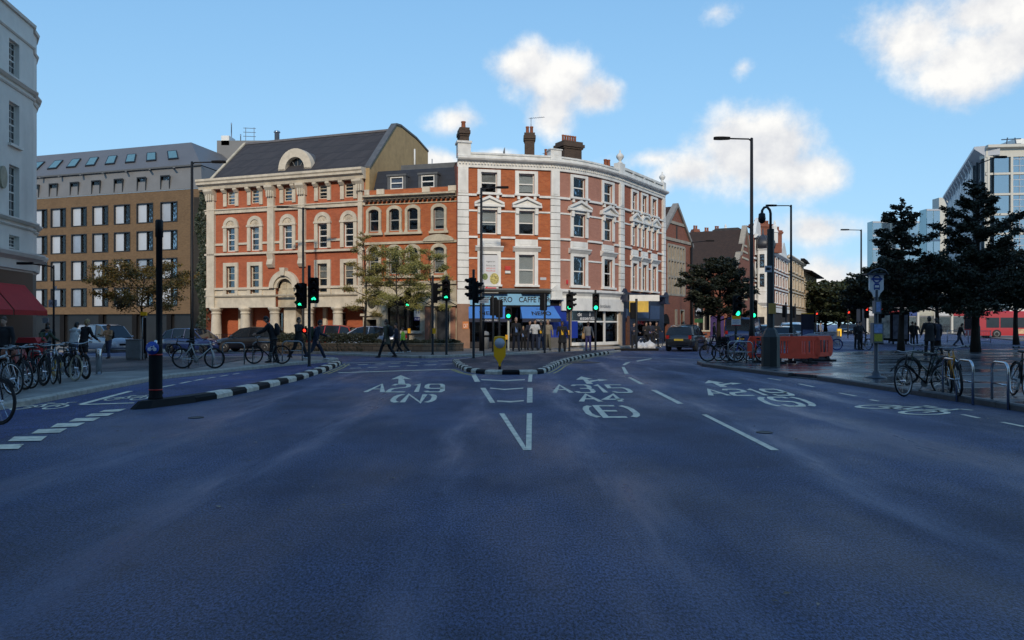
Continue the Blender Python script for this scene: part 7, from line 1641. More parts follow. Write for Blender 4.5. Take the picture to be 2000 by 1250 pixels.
# ------------------------------------------------------------------ bicycles and stands
def wheel_parts(r, fat):
    ty = cached(('wheel', r, fat), lambda mb: mb.tube([(math.cos(a)*(r-fat), 0, math.sin(a)*(r-fat)) for a in np.linspace(0, 2*math.pi, 25)[:-1]], fat, 7, closed=True, up=(0, 1, 0)))
    ri = cached(('rim', r, fat), lambda mb: mb.tube([(math.cos(a)*(r-2*fat-.008), 0, math.sin(a)*(r-2*fat-.008)) for a in np.linspace(0, 2*math.pi, 25)[:-1]], (.013, .011), 6, closed=True, up=(0, 1, 0)))
    def spk(mb):
        for k in range(14): a = 2*math.pi*k/14; mb.tube([(math.cos(a+.5*(-1)**k)*.02, .02*(-1)**k, math.sin(a+.5*(-1)**k)*.02), (math.cos(a)*(r-2*fat), 0, math.sin(a)*(r-2*fat))], .0028, 3, cap=False)
        mb.lathe([(.025, -.05), (.025, .05)], 8, (0, 0, 0), 'y')
    sp_ = cached(('spokes', r, fat), spk)
    return ty, ri, sp_
def bicycle(loc, rz, label, col=BLACK, lean=0.0, steer=0.0, rim=CHROME, tyre=None, basket=False, bag=None, guard=True, sport=False, group=None, fat=.019, solid=None, name='bicycle', sc_=1.0):
    t = thing(name, label, 'bicycle', loc, rz, group); t.rotation_mode = 'ZXY' if False else 'XYZ'; t.rotation_euler = (lean, 0, rz); t.scale = (sc_,)*3
    r = .345; wb = .52; ty, ri, sp_ = wheel_parts(r, fat)
    H = Vector((.40, 0, .84)); HB = Vector((.435, 0, .70)); F = Vector((wb, 0, r)); B = Vector((-.06, 0, .29)); S = Vector((-.20, 0, .76)); Rr = Vector((-wb, 0, r))
    o = inst('wheel', ty, tyre or RUBBER, t, Rr); inst('rim', ri, rim, o); inst('spokes', sp_, CHROME, o)
    if solid: inst('wheel_disc', cached(('wheel_disc', r), lambda mb: mb.lathe([(r*.8, -.02), (r*.5, -.04), (.02, -.045)], 20, (0, 0, 0), 'y')), solid, o)
    pv = (H+HB)/2
    def stm(v):  # steer about the head tube
        return v
    o = inst('wheel', ty, tyre or RUBBER, t, F if not steer else pv+Matrix.Rotation(steer, 3, Vector((-.16, 0, 1)))@(F-pv), (0, 0, steer)); inst('rim', ri, rim, o); inst('spokes', sp_, CHROME, o)
    def frame(mb):
        mb.tube([HB+Vector((-.01, 0, .0)), B], .021, 8); mb.tube([H-Vector((.0, 0, .03)), S if not sport else S+Vector((0, 0, .04))], .017, 8); mb.tube([B, S, S+Vector((-.03, 0, .10))], .017, 8); mb.tube([HB, H], .021, 8)
        for s_ in (-.055, .055):
            mb.tube([B+Vector((0, s_*.4, 0)), Rr+Vector((0, s_, 0))], .010, 6); mb.tube([S+Vector((0, s_*.3, -.02)), Rr+Vector((0, s_, 0))], .009, 6)
    inst('frame', cached(('frame', sport), frame), col, t)
    def fork(mb):
        for s_ in (-.055, .055): mb.tube([HB+Vector((.005, s_*.4, -.03)), HB+Vector((.02, s_, -.10)), F+Vector((-.01, s_, .08)), F+Vector((0, s_, 0))], .012, 6)
        mb.tube([HB, H, H+Vector((-.015, 0, .08))], .014, 8); mb.v = [tuple(Vector(v)-pv) for v in mb.v]
    fo_ = inst('fork', cached('fork', fork), col, t, pv, (0, 0, steer))
    def bar(mb):
        c = H+Vector((-.02, 0, .09))-pv
        if sport:
            mb.tube([c, c+Vector((.08, 0, .02))], .013, 6)
            for s_ in (-1, 1): mb.tube([c+Vector((.08, 0, .02)), c+Vector((.08, s_*.19, .02)), c+Vector((.16, s_*.2, .0)), c+Vector((.15, s_*.2, -.1)), c+Vector((.04, s_*.2, -.12))], .012, 6)
        else:
            mb.tube([c, c+Vector((.05, 0, .05))], .013, 6); mb.tube([c+Vector((-.06, -.31, .06)), c+Vector((.0, -.2, .08)), c+Vector((.05, -.06, .05)), c+Vector((.05, .06, .05)), c+Vector((.0, .2, .08)), c+Vector((-.06, .31, .06))], .012, 6)
    hb_ = inst('handlebar', cached(('handlebar', sport), bar), BLACK if sport else GREY_M, t, pv, (0, 0, steer))
    def grips(mb):
        c = H+Vector((-.02, 0, .09))-pv
        for s_ in (-1, 1): mb.tube([c+Vector((-.02, s_*.23, .073)), c+Vector((-.085, s_*.33, .055))], .018, 6); mb.tube([c+Vector((.03, s_*.15, .05)), c+Vector((.0, s_*.28, .03))], .006, 4)
    inst('grips', cached('grips', grips), RUBBER, hb_)
    def sad(mb):
        c = S+Vector((-.035, 0, .15)); mb.tube([c+Vector((-.13, 0, 0)), c+Vector((-.08, 0, .01)), c+Vector((.0, 0, .005)), c+Vector((.13, 0, 0)), c+Vector((.15, 0, -.005))], [(.05, .02), (.075, .03), (.045, .025), (.02, .018), (.01, .01)], 8, up=(0, 0, 1)); mb.tube([S+Vector((-.02, 0, .07)), c], .013, 6)
    inst('saddle', cached('saddle', sad), RUBBER, t)
    def crank(mb):
        mb.lathe([(.09, -.055), (.09, -.05), (.06, -.05)], 16, B, 'y'); mb.tube([B+Vector((0, -.06, 0)), B+Vector((.10, -.07, -.13))], .011, 5); mb.tube([B+Vector((0, .06, 0)), B+Vector((-.10, .07, .13))], .011, 5)
        for s_, p in ((-1, (.10, -.12, -.13)), (1, (-.10, .12, .13))): q = B+Vector(p); mb.box(q.x-.04, q.x+.04, q.y-.04, q.y+.04, q.z-.012, q.z+.012)
        for dz in (-.085, .085): mb.tube([B+Vector((0, -.055, dz)), Rr+Vector((0, -.055, dz*.45))], .006, 4)
    inst('crankset', cached('crankset', crank), GREYP, t)
    if guard:
        def mg(mb):
            for c, a0, a1 in ((Rr, .5, 3.4), (F, .6, 3.0)):
                A_ = [(c.x+math.cos(a)*(r+.02), math.sin(a)*(r+.02)+c.z) for a in np.linspace(a0, a1, 10)]
                mb.add([(a, s_, b) for a, b in A_ for s_ in (-.028, .028)], [(2*i, 2*i+1, 2*i+3, 2*i+2) for i in range(9)])
        inst('mudguard', cached('mudguard', mg), BLACKM, t)
    if basket:
        def bk(mb):
            x0, x1, z0, z1 = .46, .74, .72, .96
            for z_ in (z0, (z0+z1)/2, z1): k = .02*(z_-z0)/.24; mb.tube([(x0-k, -.17-k, z_), (x1+k, -.17-k, z_), (x1+k, .17+k, z_), (x0-k, .17+k, z_)], .012, 4, closed=True)
            for i in range(6):
                for s_ in (-1, 1): mb.tube([(x0+(x1-x0)*i/5, s_*.17, z0), (x0+(x1-x0)*i/5, s_*.19, z1)], .006, 4)
            mb.box(x0, x1, -.17, .17, z0-.01, z0)
        inst('basket', cached('basket', bk), BLACKM, t)
    if bag:
        def bg(mb): mb.tube([(-.34, 0, .72), (-.34, 0, .80), (-.36, 0, .90), (-.38, 0, .93)], [(.10, .11), (.13, .15), (.12, .14), (.05, .06)], 10); mb.box(-.6, -.25, -.07, .07, .70, .72)
        inst('rear_bag', cached('rear_bag', bg), bag, t)
    return t
def stand(loc, rz, label, group, m=None, w=.75, h=.78):
    t = thing('cycle_stand', label, 'cycle stand', loc, rz, group)
    inst('hoop', cached(('hoop', w, h), lambda mb: mb.tube([(-w/2, 0, -.05)]+[(-w/2, 0, h-.16)]+[(-w/2+.16-.16*math.cos(a), 0, h-.16+.16*math.sin(a)) for a in np.linspace(.3, 1.57, 5)]+[(w/2-.16+.16*math.sin(a), 0, h-.16+.16*math.cos(a)) for a in np.linspace(0, 1.3, 5)]+[(w/2, 0, h-.16), (w/2, 0, -.05)], .025, 8)), m or CHROME, t)
    inst('crossbar', cached(('crossbar', w, h), lambda mb: mb.tube([(-w/2, 0, h*.52), (w/2, 0, h*.52)], .018, 8)), m or CHROME, t)
    return t
gl = 'bicycles parked in the row below the red awning'; gs = 'cycle stands in the row below the red awning'
ORB = mat('brown_leather', (.18, .05, .02), .6); SILV = mat('silver_frame', (.45, .46, .48), .3, metal=.7); REDF = mat('red_frame', (.3, .02, .02), .35, coat=.4); BLUF = mat('blue_frame', (.02, .05, .30), .35, coat=.4); CREAMT = mat('cream_tyre', (.45, .40, .30), .8); YELD = mat('yellow_disc', (.75, .42, .01), .4); GRNF = mat('dark_green_frame', (.02, .05, .035), .4, coat=.3)
def at2(px, py, z=.12):
    x, y = G(px, py, z); return (x, y, gh(x, y))
for k, (px, py, lab) in enumerate(((68, 742, 'cycle stand between the silver bicycle and the brown bag bicycle'), (100, 738, 'tall cycle stand in front of the blue jacket bicycle'), (123, 732, 'cycle stand in front of the black tyre bicycle'), (140, 727, 'farthest cycle stand of the row, by the cream tyre'))):
    stand(at2(px, py), R(-40), lab, gs, GREY_M, .85, .82)
bikes = [((26, 772), 4, 'nearest parked bicycle of the row, silver fork at the picture edge', dict(col=SILV, steer=.3, guard=False)),
         ((38, 764), 6, 'parked bicycle with brown leather rear bag', dict(col=BLACK, bag=ORB, steer=-.2)),
         ((60, 757), 9, 'parked bicycle with red and white frame and pale rims', dict(col=REDF, steer=.2)),
         ((84, 751), 10, 'parked dark bicycle with fat black tyres behind the tall stand', dict(col=BLACK, fat=.028, rim=BLACK)),
         ((118, 747), 8, 'parked bicycle with black tyres leaning on the third stand', dict(col=GRNF, rim=BLACK, steer=-.3)),
         ((146, 742), 12, 'parked bicycle with cream tyres and a yellow wheel disc', dict(col=BLACK, tyre=CREAMT, rim=CREAMT, solid=YELD)),
         ((48, 760), 3, 'parked grey bicycle squeezed behind the brown bag one', dict(col=GREYP, rim=BLACK, steer=.25)),
         ((104, 748), 7, 'parked silver bicycle between the fat tyred and black tyred ones', dict(col=SILV, steer=-.15)),
         ((168, 738), 5, 'farthest parked bicycle of the row with thick black spoked wheels', dict(col=BLACK, fat=.032, rim=BLACK))]
for k, ((px, py), a, lab, kw) in enumerate(bikes):
    x, y, z = at2(px, py); ra = R(-42+a*.6); bicycle((x-.52*math.cos(ra), y-.52*math.sin(ra), z), ra, lab, lean=R(5*(-1)**k), group=gl, **kw)
x, y = G(-4, 845); bicycle((x-.42, y+.1, .12), R(-20), 'bicycle of which only the front wheel enters the picture corner', col=BLACK, rim=BLACK)
gm = 'cycle stands along the left kerb'
for px, py, a, lab in ((392, 718, 4, 'cycle stand holding the bicycle by the tall lamp post'), (456, 711, 4, 'empty cycle stand between two bicycles on the left kerb'), (514, 708, 4, 'cycle stand in front of the cyclist in black'), (571, 705, 4, 'cycle stand nearest the tall signal pole')):
    stand(at2(px, py), R(a), lab, gm, GREY_M, .78, .78)
x, y, z = at2(391, 719); bicycle((x, y-.12, z), R(3), 'white and green bicycle locked by the tall lamp post', col=mat('white_frame', (.55, .56, .55), .35), sport=True, guard=False, rim=BLACK, lean=R(5))
x, y, z = at2(345, 700); bicycle((x-.1, y+1.2, z), R(170), 'dark bicycle behind the white one near the lamp post', col=BLACK, lean=R(-4))
x, y, z = at2(524, 711); bicycle((x, y-.05, z), R(176), 'black bicycle held by the cyclist in black', col=BLACK, rim=BLACK, group=None)
# right-hand side
gr_ = 'cycle stands on the right plaza'
for px, py, a, lab in ((1855, 770, 80, 'steel cycle stand by the white rimmed bicycle'), (1885, 776, 80, 'steel cycle stand beside the orange trimmed bicycle'), (1953, 784, 78, 'empty steel cycle stand on the wet paving')):
    stand(at2(px, py), R(a), lab, gr_, CHROME, .75, .86)
x, y, z = at2(1810, 764); bicycle((x, y+.1, z), R(192), 'dark bicycle with pale rimmed front wheel on the wet paving', col=BLACK, steer=.35, lean=R(4), rim=mat('pale_rim', (.5, .5, .5), .4))
x, y, z = at2(1822, 756); bicycle((x+.15, y+.55, z), R(188), 'second dark bicycle behind the pale rimmed one', col=GRNF, lean=R(-5), rim=BLACK)
x, y, z = at2(1878, 772); bicycle((x, y+.25, z), R(248), 'orange trimmed bicycle seen end on at its stand', col=mat('orange_frame', (.5, .22, .02), .4), steer=.1, lean=R(5), rim=BLACK, fat=.026)
x, y, z = at2(1997, 779); bicycle((x+.1, y+.2, z), R(252), 'dark bicycle cut by the right picture edge', col=BLACK, lean=R(-6), steer=.2)
ge = 'cycle stands on the island kerb'
for px, Y, a, lab in ((1440, 29.3, 6, 'cycle stand at the island kerb, the left one'), (1452, 28.6, 6, 'cycle stand at the island kerb, the right one')): stand(at(px, Y), R(a), lab, ge, GREY_M, .72, .8)
gq = 'bicycles crowded at the island stands'
for px, Y, a, lab, kw in ((1408, 29.8, 186, 'black bicycle with its wheel over the island kerb', dict(col=BLACK, rim=BLACK)), (1426, 30.4, 20, 'grey bicycle with child seat at the island stands', dict(col=SILV, bag=BLACKM)), (1442, 30.0, 200, 'dark bicycle behind the island cycle stands', dict(col=GRNF, basket=True)), (1464, 29.4, 150, 'blue framed bicycle beside the red barrier', dict(col=BLUF, fat=.026))):
    bicycle(at(px, Y), R(a), lab, lean=R(5), group=gq, **kw)
bicycle(at(1618, 46), R(182), 'bright blue bicycle alone by the grey guard rail', col=BLUF, tyre=mat('blue_tyre', (.02, .03, .14), .6), rim=BLUF)
bicycle(at(1686, 47), R(100), 'bicycle wheeled by the dark pedestrian on the plaza', col=BLACK)
bicycle(at(1590, 44), R(170), 'dark bicycle beyond the red barriers', col=BLACK)
bicycle(at(1270, 49.5), R(10), 'bicycle leaning outside the navy shop', col=BLACK, lean=R(6))

# ------------------------------------------------------------------ vehicles
def vehicle(kind, loc, rz, label, col, cat='car', name='parked_car', lights=False, group=None):
    """x forward; profiles per body type"""
    t = thing(name, label, cat, loc, rz, group)
    if kind == 'hatch': L, W, prof = 4.1, 1.75, [(-2.03, .42, .62), (-2.05, .70, .70), (-1.98, .95, .78), (-1.6, 1.0, .84), (-.6, .98, .87), (.75, .95, .87), (1.35, .88, .83), (1.9, .72, .74), (2.05, .55, .64)]; gh_ = [(-1.98, .95, .96, .70), (-1.72, .95, 1.38, .62), (-1.2, .96, 1.50, .60), (-.2, .96, 1.52, .60), (.35, .95, 1.44, .60), (1.05, .90, .93, .70)]; ax = (-1.28, 1.25); wr_ = .31
    elif kind == 'suv': L, W, prof = 4.5, 1.85, [(-2.2, .48, .66), (-2.24, .8, .76), (-2.15, 1.08, .84), (-1.7, 1.10, .90), (-.6, 1.08, .92), (.85, 1.05, .92), (1.5, 1.0, .88), (2.1, .86, .78), (2.25, .62, .68)]; gh_ = [(-2.15, 1.05, 1.06, .76), (-1.9, 1.06, 1.52, .68), (-1.3, 1.06, 1.66, .66), (-.1, 1.06, 1.68, .66), (.5, 1.05, 1.56, .66), (1.15, 1.0, 1.03, .76)]; ax = (-1.38, 1.38); wr_ = .36
    elif kind == 'saloon': L, W, prof = 4.5, 1.78, [(-2.22, .45, .62), (-2.25, .75, .72), (-2.1, .95, .80), (-1.5, .98, .86), (-.5, .94, .88), (.8, .92, .88), (1.5, .86, .84), (2.1, .70, .74), (2.25, .52, .62)]; gh_ = [(-1.7, .94, .95, .74), (-1.15, .94, 1.34, .62), (-.6, .94, 1.42, .60), (.05, .93, 1.42, .60), (.45, .92, 1.34, .61), (1.2, .88, .90, .72)]; ax = (-1.35, 1.38); wr_ = .32
    else: L, W, prof = 5.0, 1.98, [(-2.48, .42, .72), (-2.5, .8, .86), (-2.5, 1.16, .93), (-1.2, 1.18, .96), (.6, 1.16, .97), (1.35, 1.12, .95), (1.95, 1.02, .90), (2.4, .82, .80), (2.5, .55, .70)]; gh_ = [(-2.5, 1.14, 1.15, .93), (-2.46, 1.15, 1.85, .86), (-2.2, 1.15, 1.96, .82), (.1, 1.15, 1.98, .82), (.75, 1.14, 1.88, .80), (1.75, 1.06, 1.09, .86)]; ax = (-1.55, 1.55); wr_ = .34
    # lower body: rounded sections along the length, stations: x, top z, half width
    def body(mb):
        vs = []; n = 12
        for x, zt, hw in prof:
            zb = .22 if abs(x) < 1.9 else .30; zm = zb+(zt-zb)*.5
            for y_, z_ in ((0, zb), (.85, zb), (.97, zb+.08), (1.0, zm), (.97, zt-.10), (.86, zt-.02), (0, zt+.015)): vs.append((x, hw*y_, z_))
            for y_, z_ in ((.86, zt-.02), (.97, zt-.10), (1.0, zm), (.97, zb+.08), (.85, zb)): vs.append((x, -hw*y_, z_))
        fs = []
        for i in range(len(prof)-1): fs += [(i*n+j, i*n+(j+1) % n, (i+1)*n+(j+1) % n, (i+1)*n+j) for j in range(n)]
        fs.append(tuple(range(n))); fs.append(tuple(range((len(prof)-1)*n, len(prof)*n))); mb.add(vs, fs, None, True)
    b = inst('body', cached(('body', kind), body), col, t)
    def house(mb, top):
        # glasshouse ring sections: x, belt z, roof z, half width at the roof
        pass
    def glass(mb):
        vs = []
        for x, zb, zr, hw in gh_: hb = .84*W/1.78 if kind != 'van' else .93; vs += [(x, -hb*(.98 if zr-zb > .2 else .9), zb-.02), (x, -hw, zr), (x, hw, zr), (x, hb*(.98 if zr-zb > .2 else .9), zb-.02)]
        fs = []
        for i in range(len(gh_)-1): fs += [(i*4+j, i*4+j+1, (i+1)*4+j+1, (i+1)*4+j) for j in (0, 1, 2)]
        fs += [(0, 1, 2, 3), tuple(range((len(gh_)-1)*4, len(gh_)*4))]; mb.add(vs, fs)
    inst('glasshouse', cached(('glasshouse', kind), glass), mat('car_glass', (.012, .014, .017), .06), t)
    def roof(mb):
        vs = []; k = gh_[1:-1]
        for x, zb, zr, hw in k: vs += [(x, -hw-.012, zr-.05), (x, -hw*.9, zr+.018), (x, 0, zr+.035), (x, hw*.9, zr+.018), (x, hw+.012, zr-.05)]
        mb.add(vs, [(i*5+j, i*5+j+1, (i+1)*5+j+1, (i+1)*5+j) for i in range(len(k)-1) for j in range(4)], None, True)
        hb = .835*W/1.78 if kind != 'van' else .925
        for sg in (-1, 1):
            for a, b_ in ((gh_[0], gh_[1]), (gh_[-1], gh_[-2])): mb.tube([(a[0], sg*(hb*.92), a[1]), (b_[0], sg*(b_[3]+.005), b_[2]-.02)], .035, 5)
            for x in ((-.25, -1.15) if kind != 'van' else (.15,)): zr = [g for g in gh_ if g[0] <= x][-1]; mb.tube([(x, sg*hb, zr[1]-.02), (x-.04, sg*(zr[3]+.008), zr[2]-.02)], .035, 5)
        if kind == 'van':
            for sg in (-1, 1): mb.add([(-2.46, sg*.945, 1.12), (.1, sg*.945, 1.12), (.08, sg*.835, 1.93), (-2.3, sg*.835, 1.93)], [(0, 1, 2, 3)])
    inst('roof', cached(('roof', kind), roof), col, t)
    for xa in ax:
        for sg in (-1, 1):
            w_ = inst('wheel', cached(('tyre', wr_), lambda mb: mb.lathe([(wr_*.66, -.11), (wr_*.94, -.11), (wr_, -.07), (wr_, .07), (wr_*.94, .11), (wr_*.66, .11)], 20, (0, 0, 0), 'y')), RUBBER, t, (xa, sg*(W/2-.10), wr_))
            def rimf(mb):
                mb.lathe([(wr_*.68, .06), (wr_*.66, .115), (wr_*.58, .10), (wr_*.16, .095), (.02, .12)], 16, (0, 0, 0), 'y')
            inst('rim', cached(('car_rim', wr_), rimf), mat('alloy', (.25, .25, .26), .35, metal=.7), w_, (0, 0, 0), (0, 0, 0 if sg > 0 else math.pi))
    xf, xr = prof[-1][0], prof[1][0]; zf = prof[-2][1]; zr = prof[2][1]
    for sg in (-1, 1):
        mb = MB(); mb.tube([(xf-.12, sg*.62, zf-.10), (xf-.26, sg*.74, zf-.06)], [(.05, .06), (.04, .05)], 8); inst('headlight', mb.fix(mb.mesh('headlight')), mat('headlamp_on', (.8, .8, .75), .2, emit=(1, .95, .85, 4)) if lights else mat('headlamp', (.55, .57, .6), .12), t)
        mb = MB(); mb.obox((xr+.02, sg*(prof[1][2]-.06), zr-.12), .10, .16, .2); inst('tail_light', mb.fix(mb.mesh('tail_light')), mat('tail_red', (.28, .012, .01), .25), t)
        mb = MB(); mb.tube([(gh_[-1][0]-.35, sg*(W/2-.03), gh_[-1][1]+.03), (gh_[-1][0]-.33, sg*(W/2+.13), gh_[-1][1]+.10)], [(.04, .05), (.07, .09)], 8); inst('mirror', mb.fix(mb.mesh('mirror')), col, t)
    mb = MB(); mb.box(xf-.02, xf+.015, -.26, .26, .40, .51); inst('number_plate', mb.fix(mb.mesh('number_plate')), mat('plate_white', (.6, .6, .55), .4), t)
    mb = MB(); mb.box(xr-.03, xr-.002, -.26, .26, .62, .73); inst('number_plate', mb.fix(mb.mesh('number_plate')), mat('plate_yellow', (.6, .42, .05), .4), t)
    mb = MB(); mb.box(xf-.06, xf+.008, -.52, .52, .53, .66); inst('grille', mb.fix(mb.mesh('grille')), BLACKM, t)
    return t
def paint(n, c): return mat(n, c, .28, var=.03, coat=.8)
CARB = paint('black_car_paint', (.010, .010, .012)); CARDB = paint('navy_car_paint', (.012, .025, .10)); CARLB = paint('pale_blue_car_paint', (.26, .33, .46)); CARS = paint('silver_blue_paint', (.30, .33, .38)); CARW = paint('white_car_paint', (.6, .6, .6)); CARR = paint('red_car_paint', (.35, .02, .02))
def atz(px, Y): x, y = XY(px, Y); return (x, y, gz(x))
gv = 'vehicles on the road before the hall'
vehicle('van', atz(208, 55), R(-32), 'silver blue delivery van facing us before the dark hotel base', CARS, 'van', 'delivery_van', True)
vehicle('hatch', atz(383, 47.5), R(-18), 'dark blue car at the foot of the tall lamp post', CARDB, group=gv)
vehicle('hatch', atz(488, 47.2), R(176), 'black car in front of the hall columns', CARB, group=gv)
vehicle('saloon', atz(716, 45.0), R(178), 'pale blue saloon half hidden behind the hedge', CARLB, group=gv)
vehicle('hatch', atz(634, 46.0), R(172), 'red car mostly hidden behind the striding pedestrian', CARR, group=gv)
vehicle('hatch', atz(1342, 45.5), R(64), 'black hatchback driving away past the brick hall', CARB, name='moving_car')
gf = 'traffic on the far street'
vehicle('suv', atz(1546, 57), R(70), 'white car behind the guard rail on the far street', CARW, group=gf)
vehicle('saloon', atz(1530, 50), R(66), 'dark car just behind the guard rail', CARB, group=gf)
vehicle('van', atz(1455, 50), R(66), 'dark van behind the island bicycles', CARDB, 'van', 'delivery_van', group=gf)
vehicle('hatch', atz(1491, 62), R(66), 'black taxi shaped car beside the camera column', CARB, group=gf)
for px, Y, lab in ((1651, 118, 'distant oncoming car with lit headlamps under the far trees'), (1668, 108, 'distant dark car behind the plaza pedestrian'), (1680, 122, 'farther oncoming car with lit headlamps')): vehicle('hatch', atz(px, Y), R(-112), lab, CARB, lights=(px != 1668), group=gf)
# single decker bus
x, y = XY(1990, 84); t = thing('red_bus', 'red single decker bus entering at the right picture edge', 'bus', (x, y, 0), R(174))
BUSR = paint('bus_red', (.40, .018, .02)); BL, BW, BH = 10.2, 2.5, 2.95
def cham(x0, x1, y0, y1, z0, z1, k=.1):
    mb = MB(); P = [(y0+k, z1), (y1-k, z1), (y1, z1-k*1.6), (y1, z0), (y0, z0), (y0, z1-k*1.6)]; mb.add([(x, a, b) for x in (x0, x1) for a, b in P], [tuple(range(6)), tuple(range(6, 12))]+[(i, (i+1) % 6, 6+(i+1) % 6, 6+i) for i in range(6)]); return mb
mb = cham(-BL/2, BL/2, -BW/2, BW/2, .3, BH); inst('body', mb.fix(mb.mesh('body')), BUSR, t)
BG = mat('bus_glass', (.02, .024, .03), .08)
for sg in (-1, 1):
    for k in range(6): a = -BL/2+.5+k*1.45; mb = MB(); mb.box(a, a+1.32, sg*BW/2-.012, sg*BW/2+.012, 1.15, 2.25); inst('side_window', mb.fix(mb.mesh('side_window')), BG, t)
    mb = MB(); mb.box(-2.6, 1.2, sg*(BW/2+.004)-.006, sg*(BW/2+.004)+.006, .5, 1.02); inst('side_advert', mb.fix(mb.mesh('side_advert')), mat('bus_advert', (.6, .38, .22), .5, var=.7, scale=1.5), t)
    for xa in (-3.0, 2.9): w_ = inst('wheel', cached('bus_tyre', lambda mb: mb.lathe([(.3, -.14), (.46, -.14), (.48, -.08), (.48, .08), (.46, .14), (.3, .14)], 20, (0, 0, 0), 'y')), RUBBER, t, (xa, sg*1.13, .48)); inst('rim', cached('bus_rim', lambda mb: mb.lathe([(.3, -.1), (.28, .15), (.05, .12)], 14, (0, 0, 0), 'y')), GREYP, w_, (0, 0, 0), (0, 0, 0 if sg > 0 else math.pi))
mb = MB(); mb.box(BL/2-.01, BL/2+.02, -1.1, 1.1, 1.0, 2.3); inst('windscreen', mb.fix(mb.mesh('windscreen')), BG, t); mb = MB(); mb.box(BL/2-.01, BL/2+.022, -.9, .9, 2.38, 2.75); inst('destination_panel', mb.fix(mb.mesh('destination_panel')), BLACKM, t)
mb = MB(); mb.box(-BL/2-.02, -BL/2+.01, -1.0, 1.0, 1.3, 2.3); inst('rear_window', mb.fix(mb.mesh('rear_window')), BG, t); mb = MB(); mb.box(-3, 1.5, -.7, .7, BH, BH+.18); inst('roof_pod', mb.fix(mb.mesh('roof_pod')), WHITE, t)
for sg in (-1, 1): mb = MB(); mb.box(BL/2-.01, BL/2+.02, sg*.95-.15, sg*.95+.15, .55, .8); inst('headlight', mb.fix(mb.mesh('headlight')), mat('headlamp', (.55, .57, .6), .12), t)

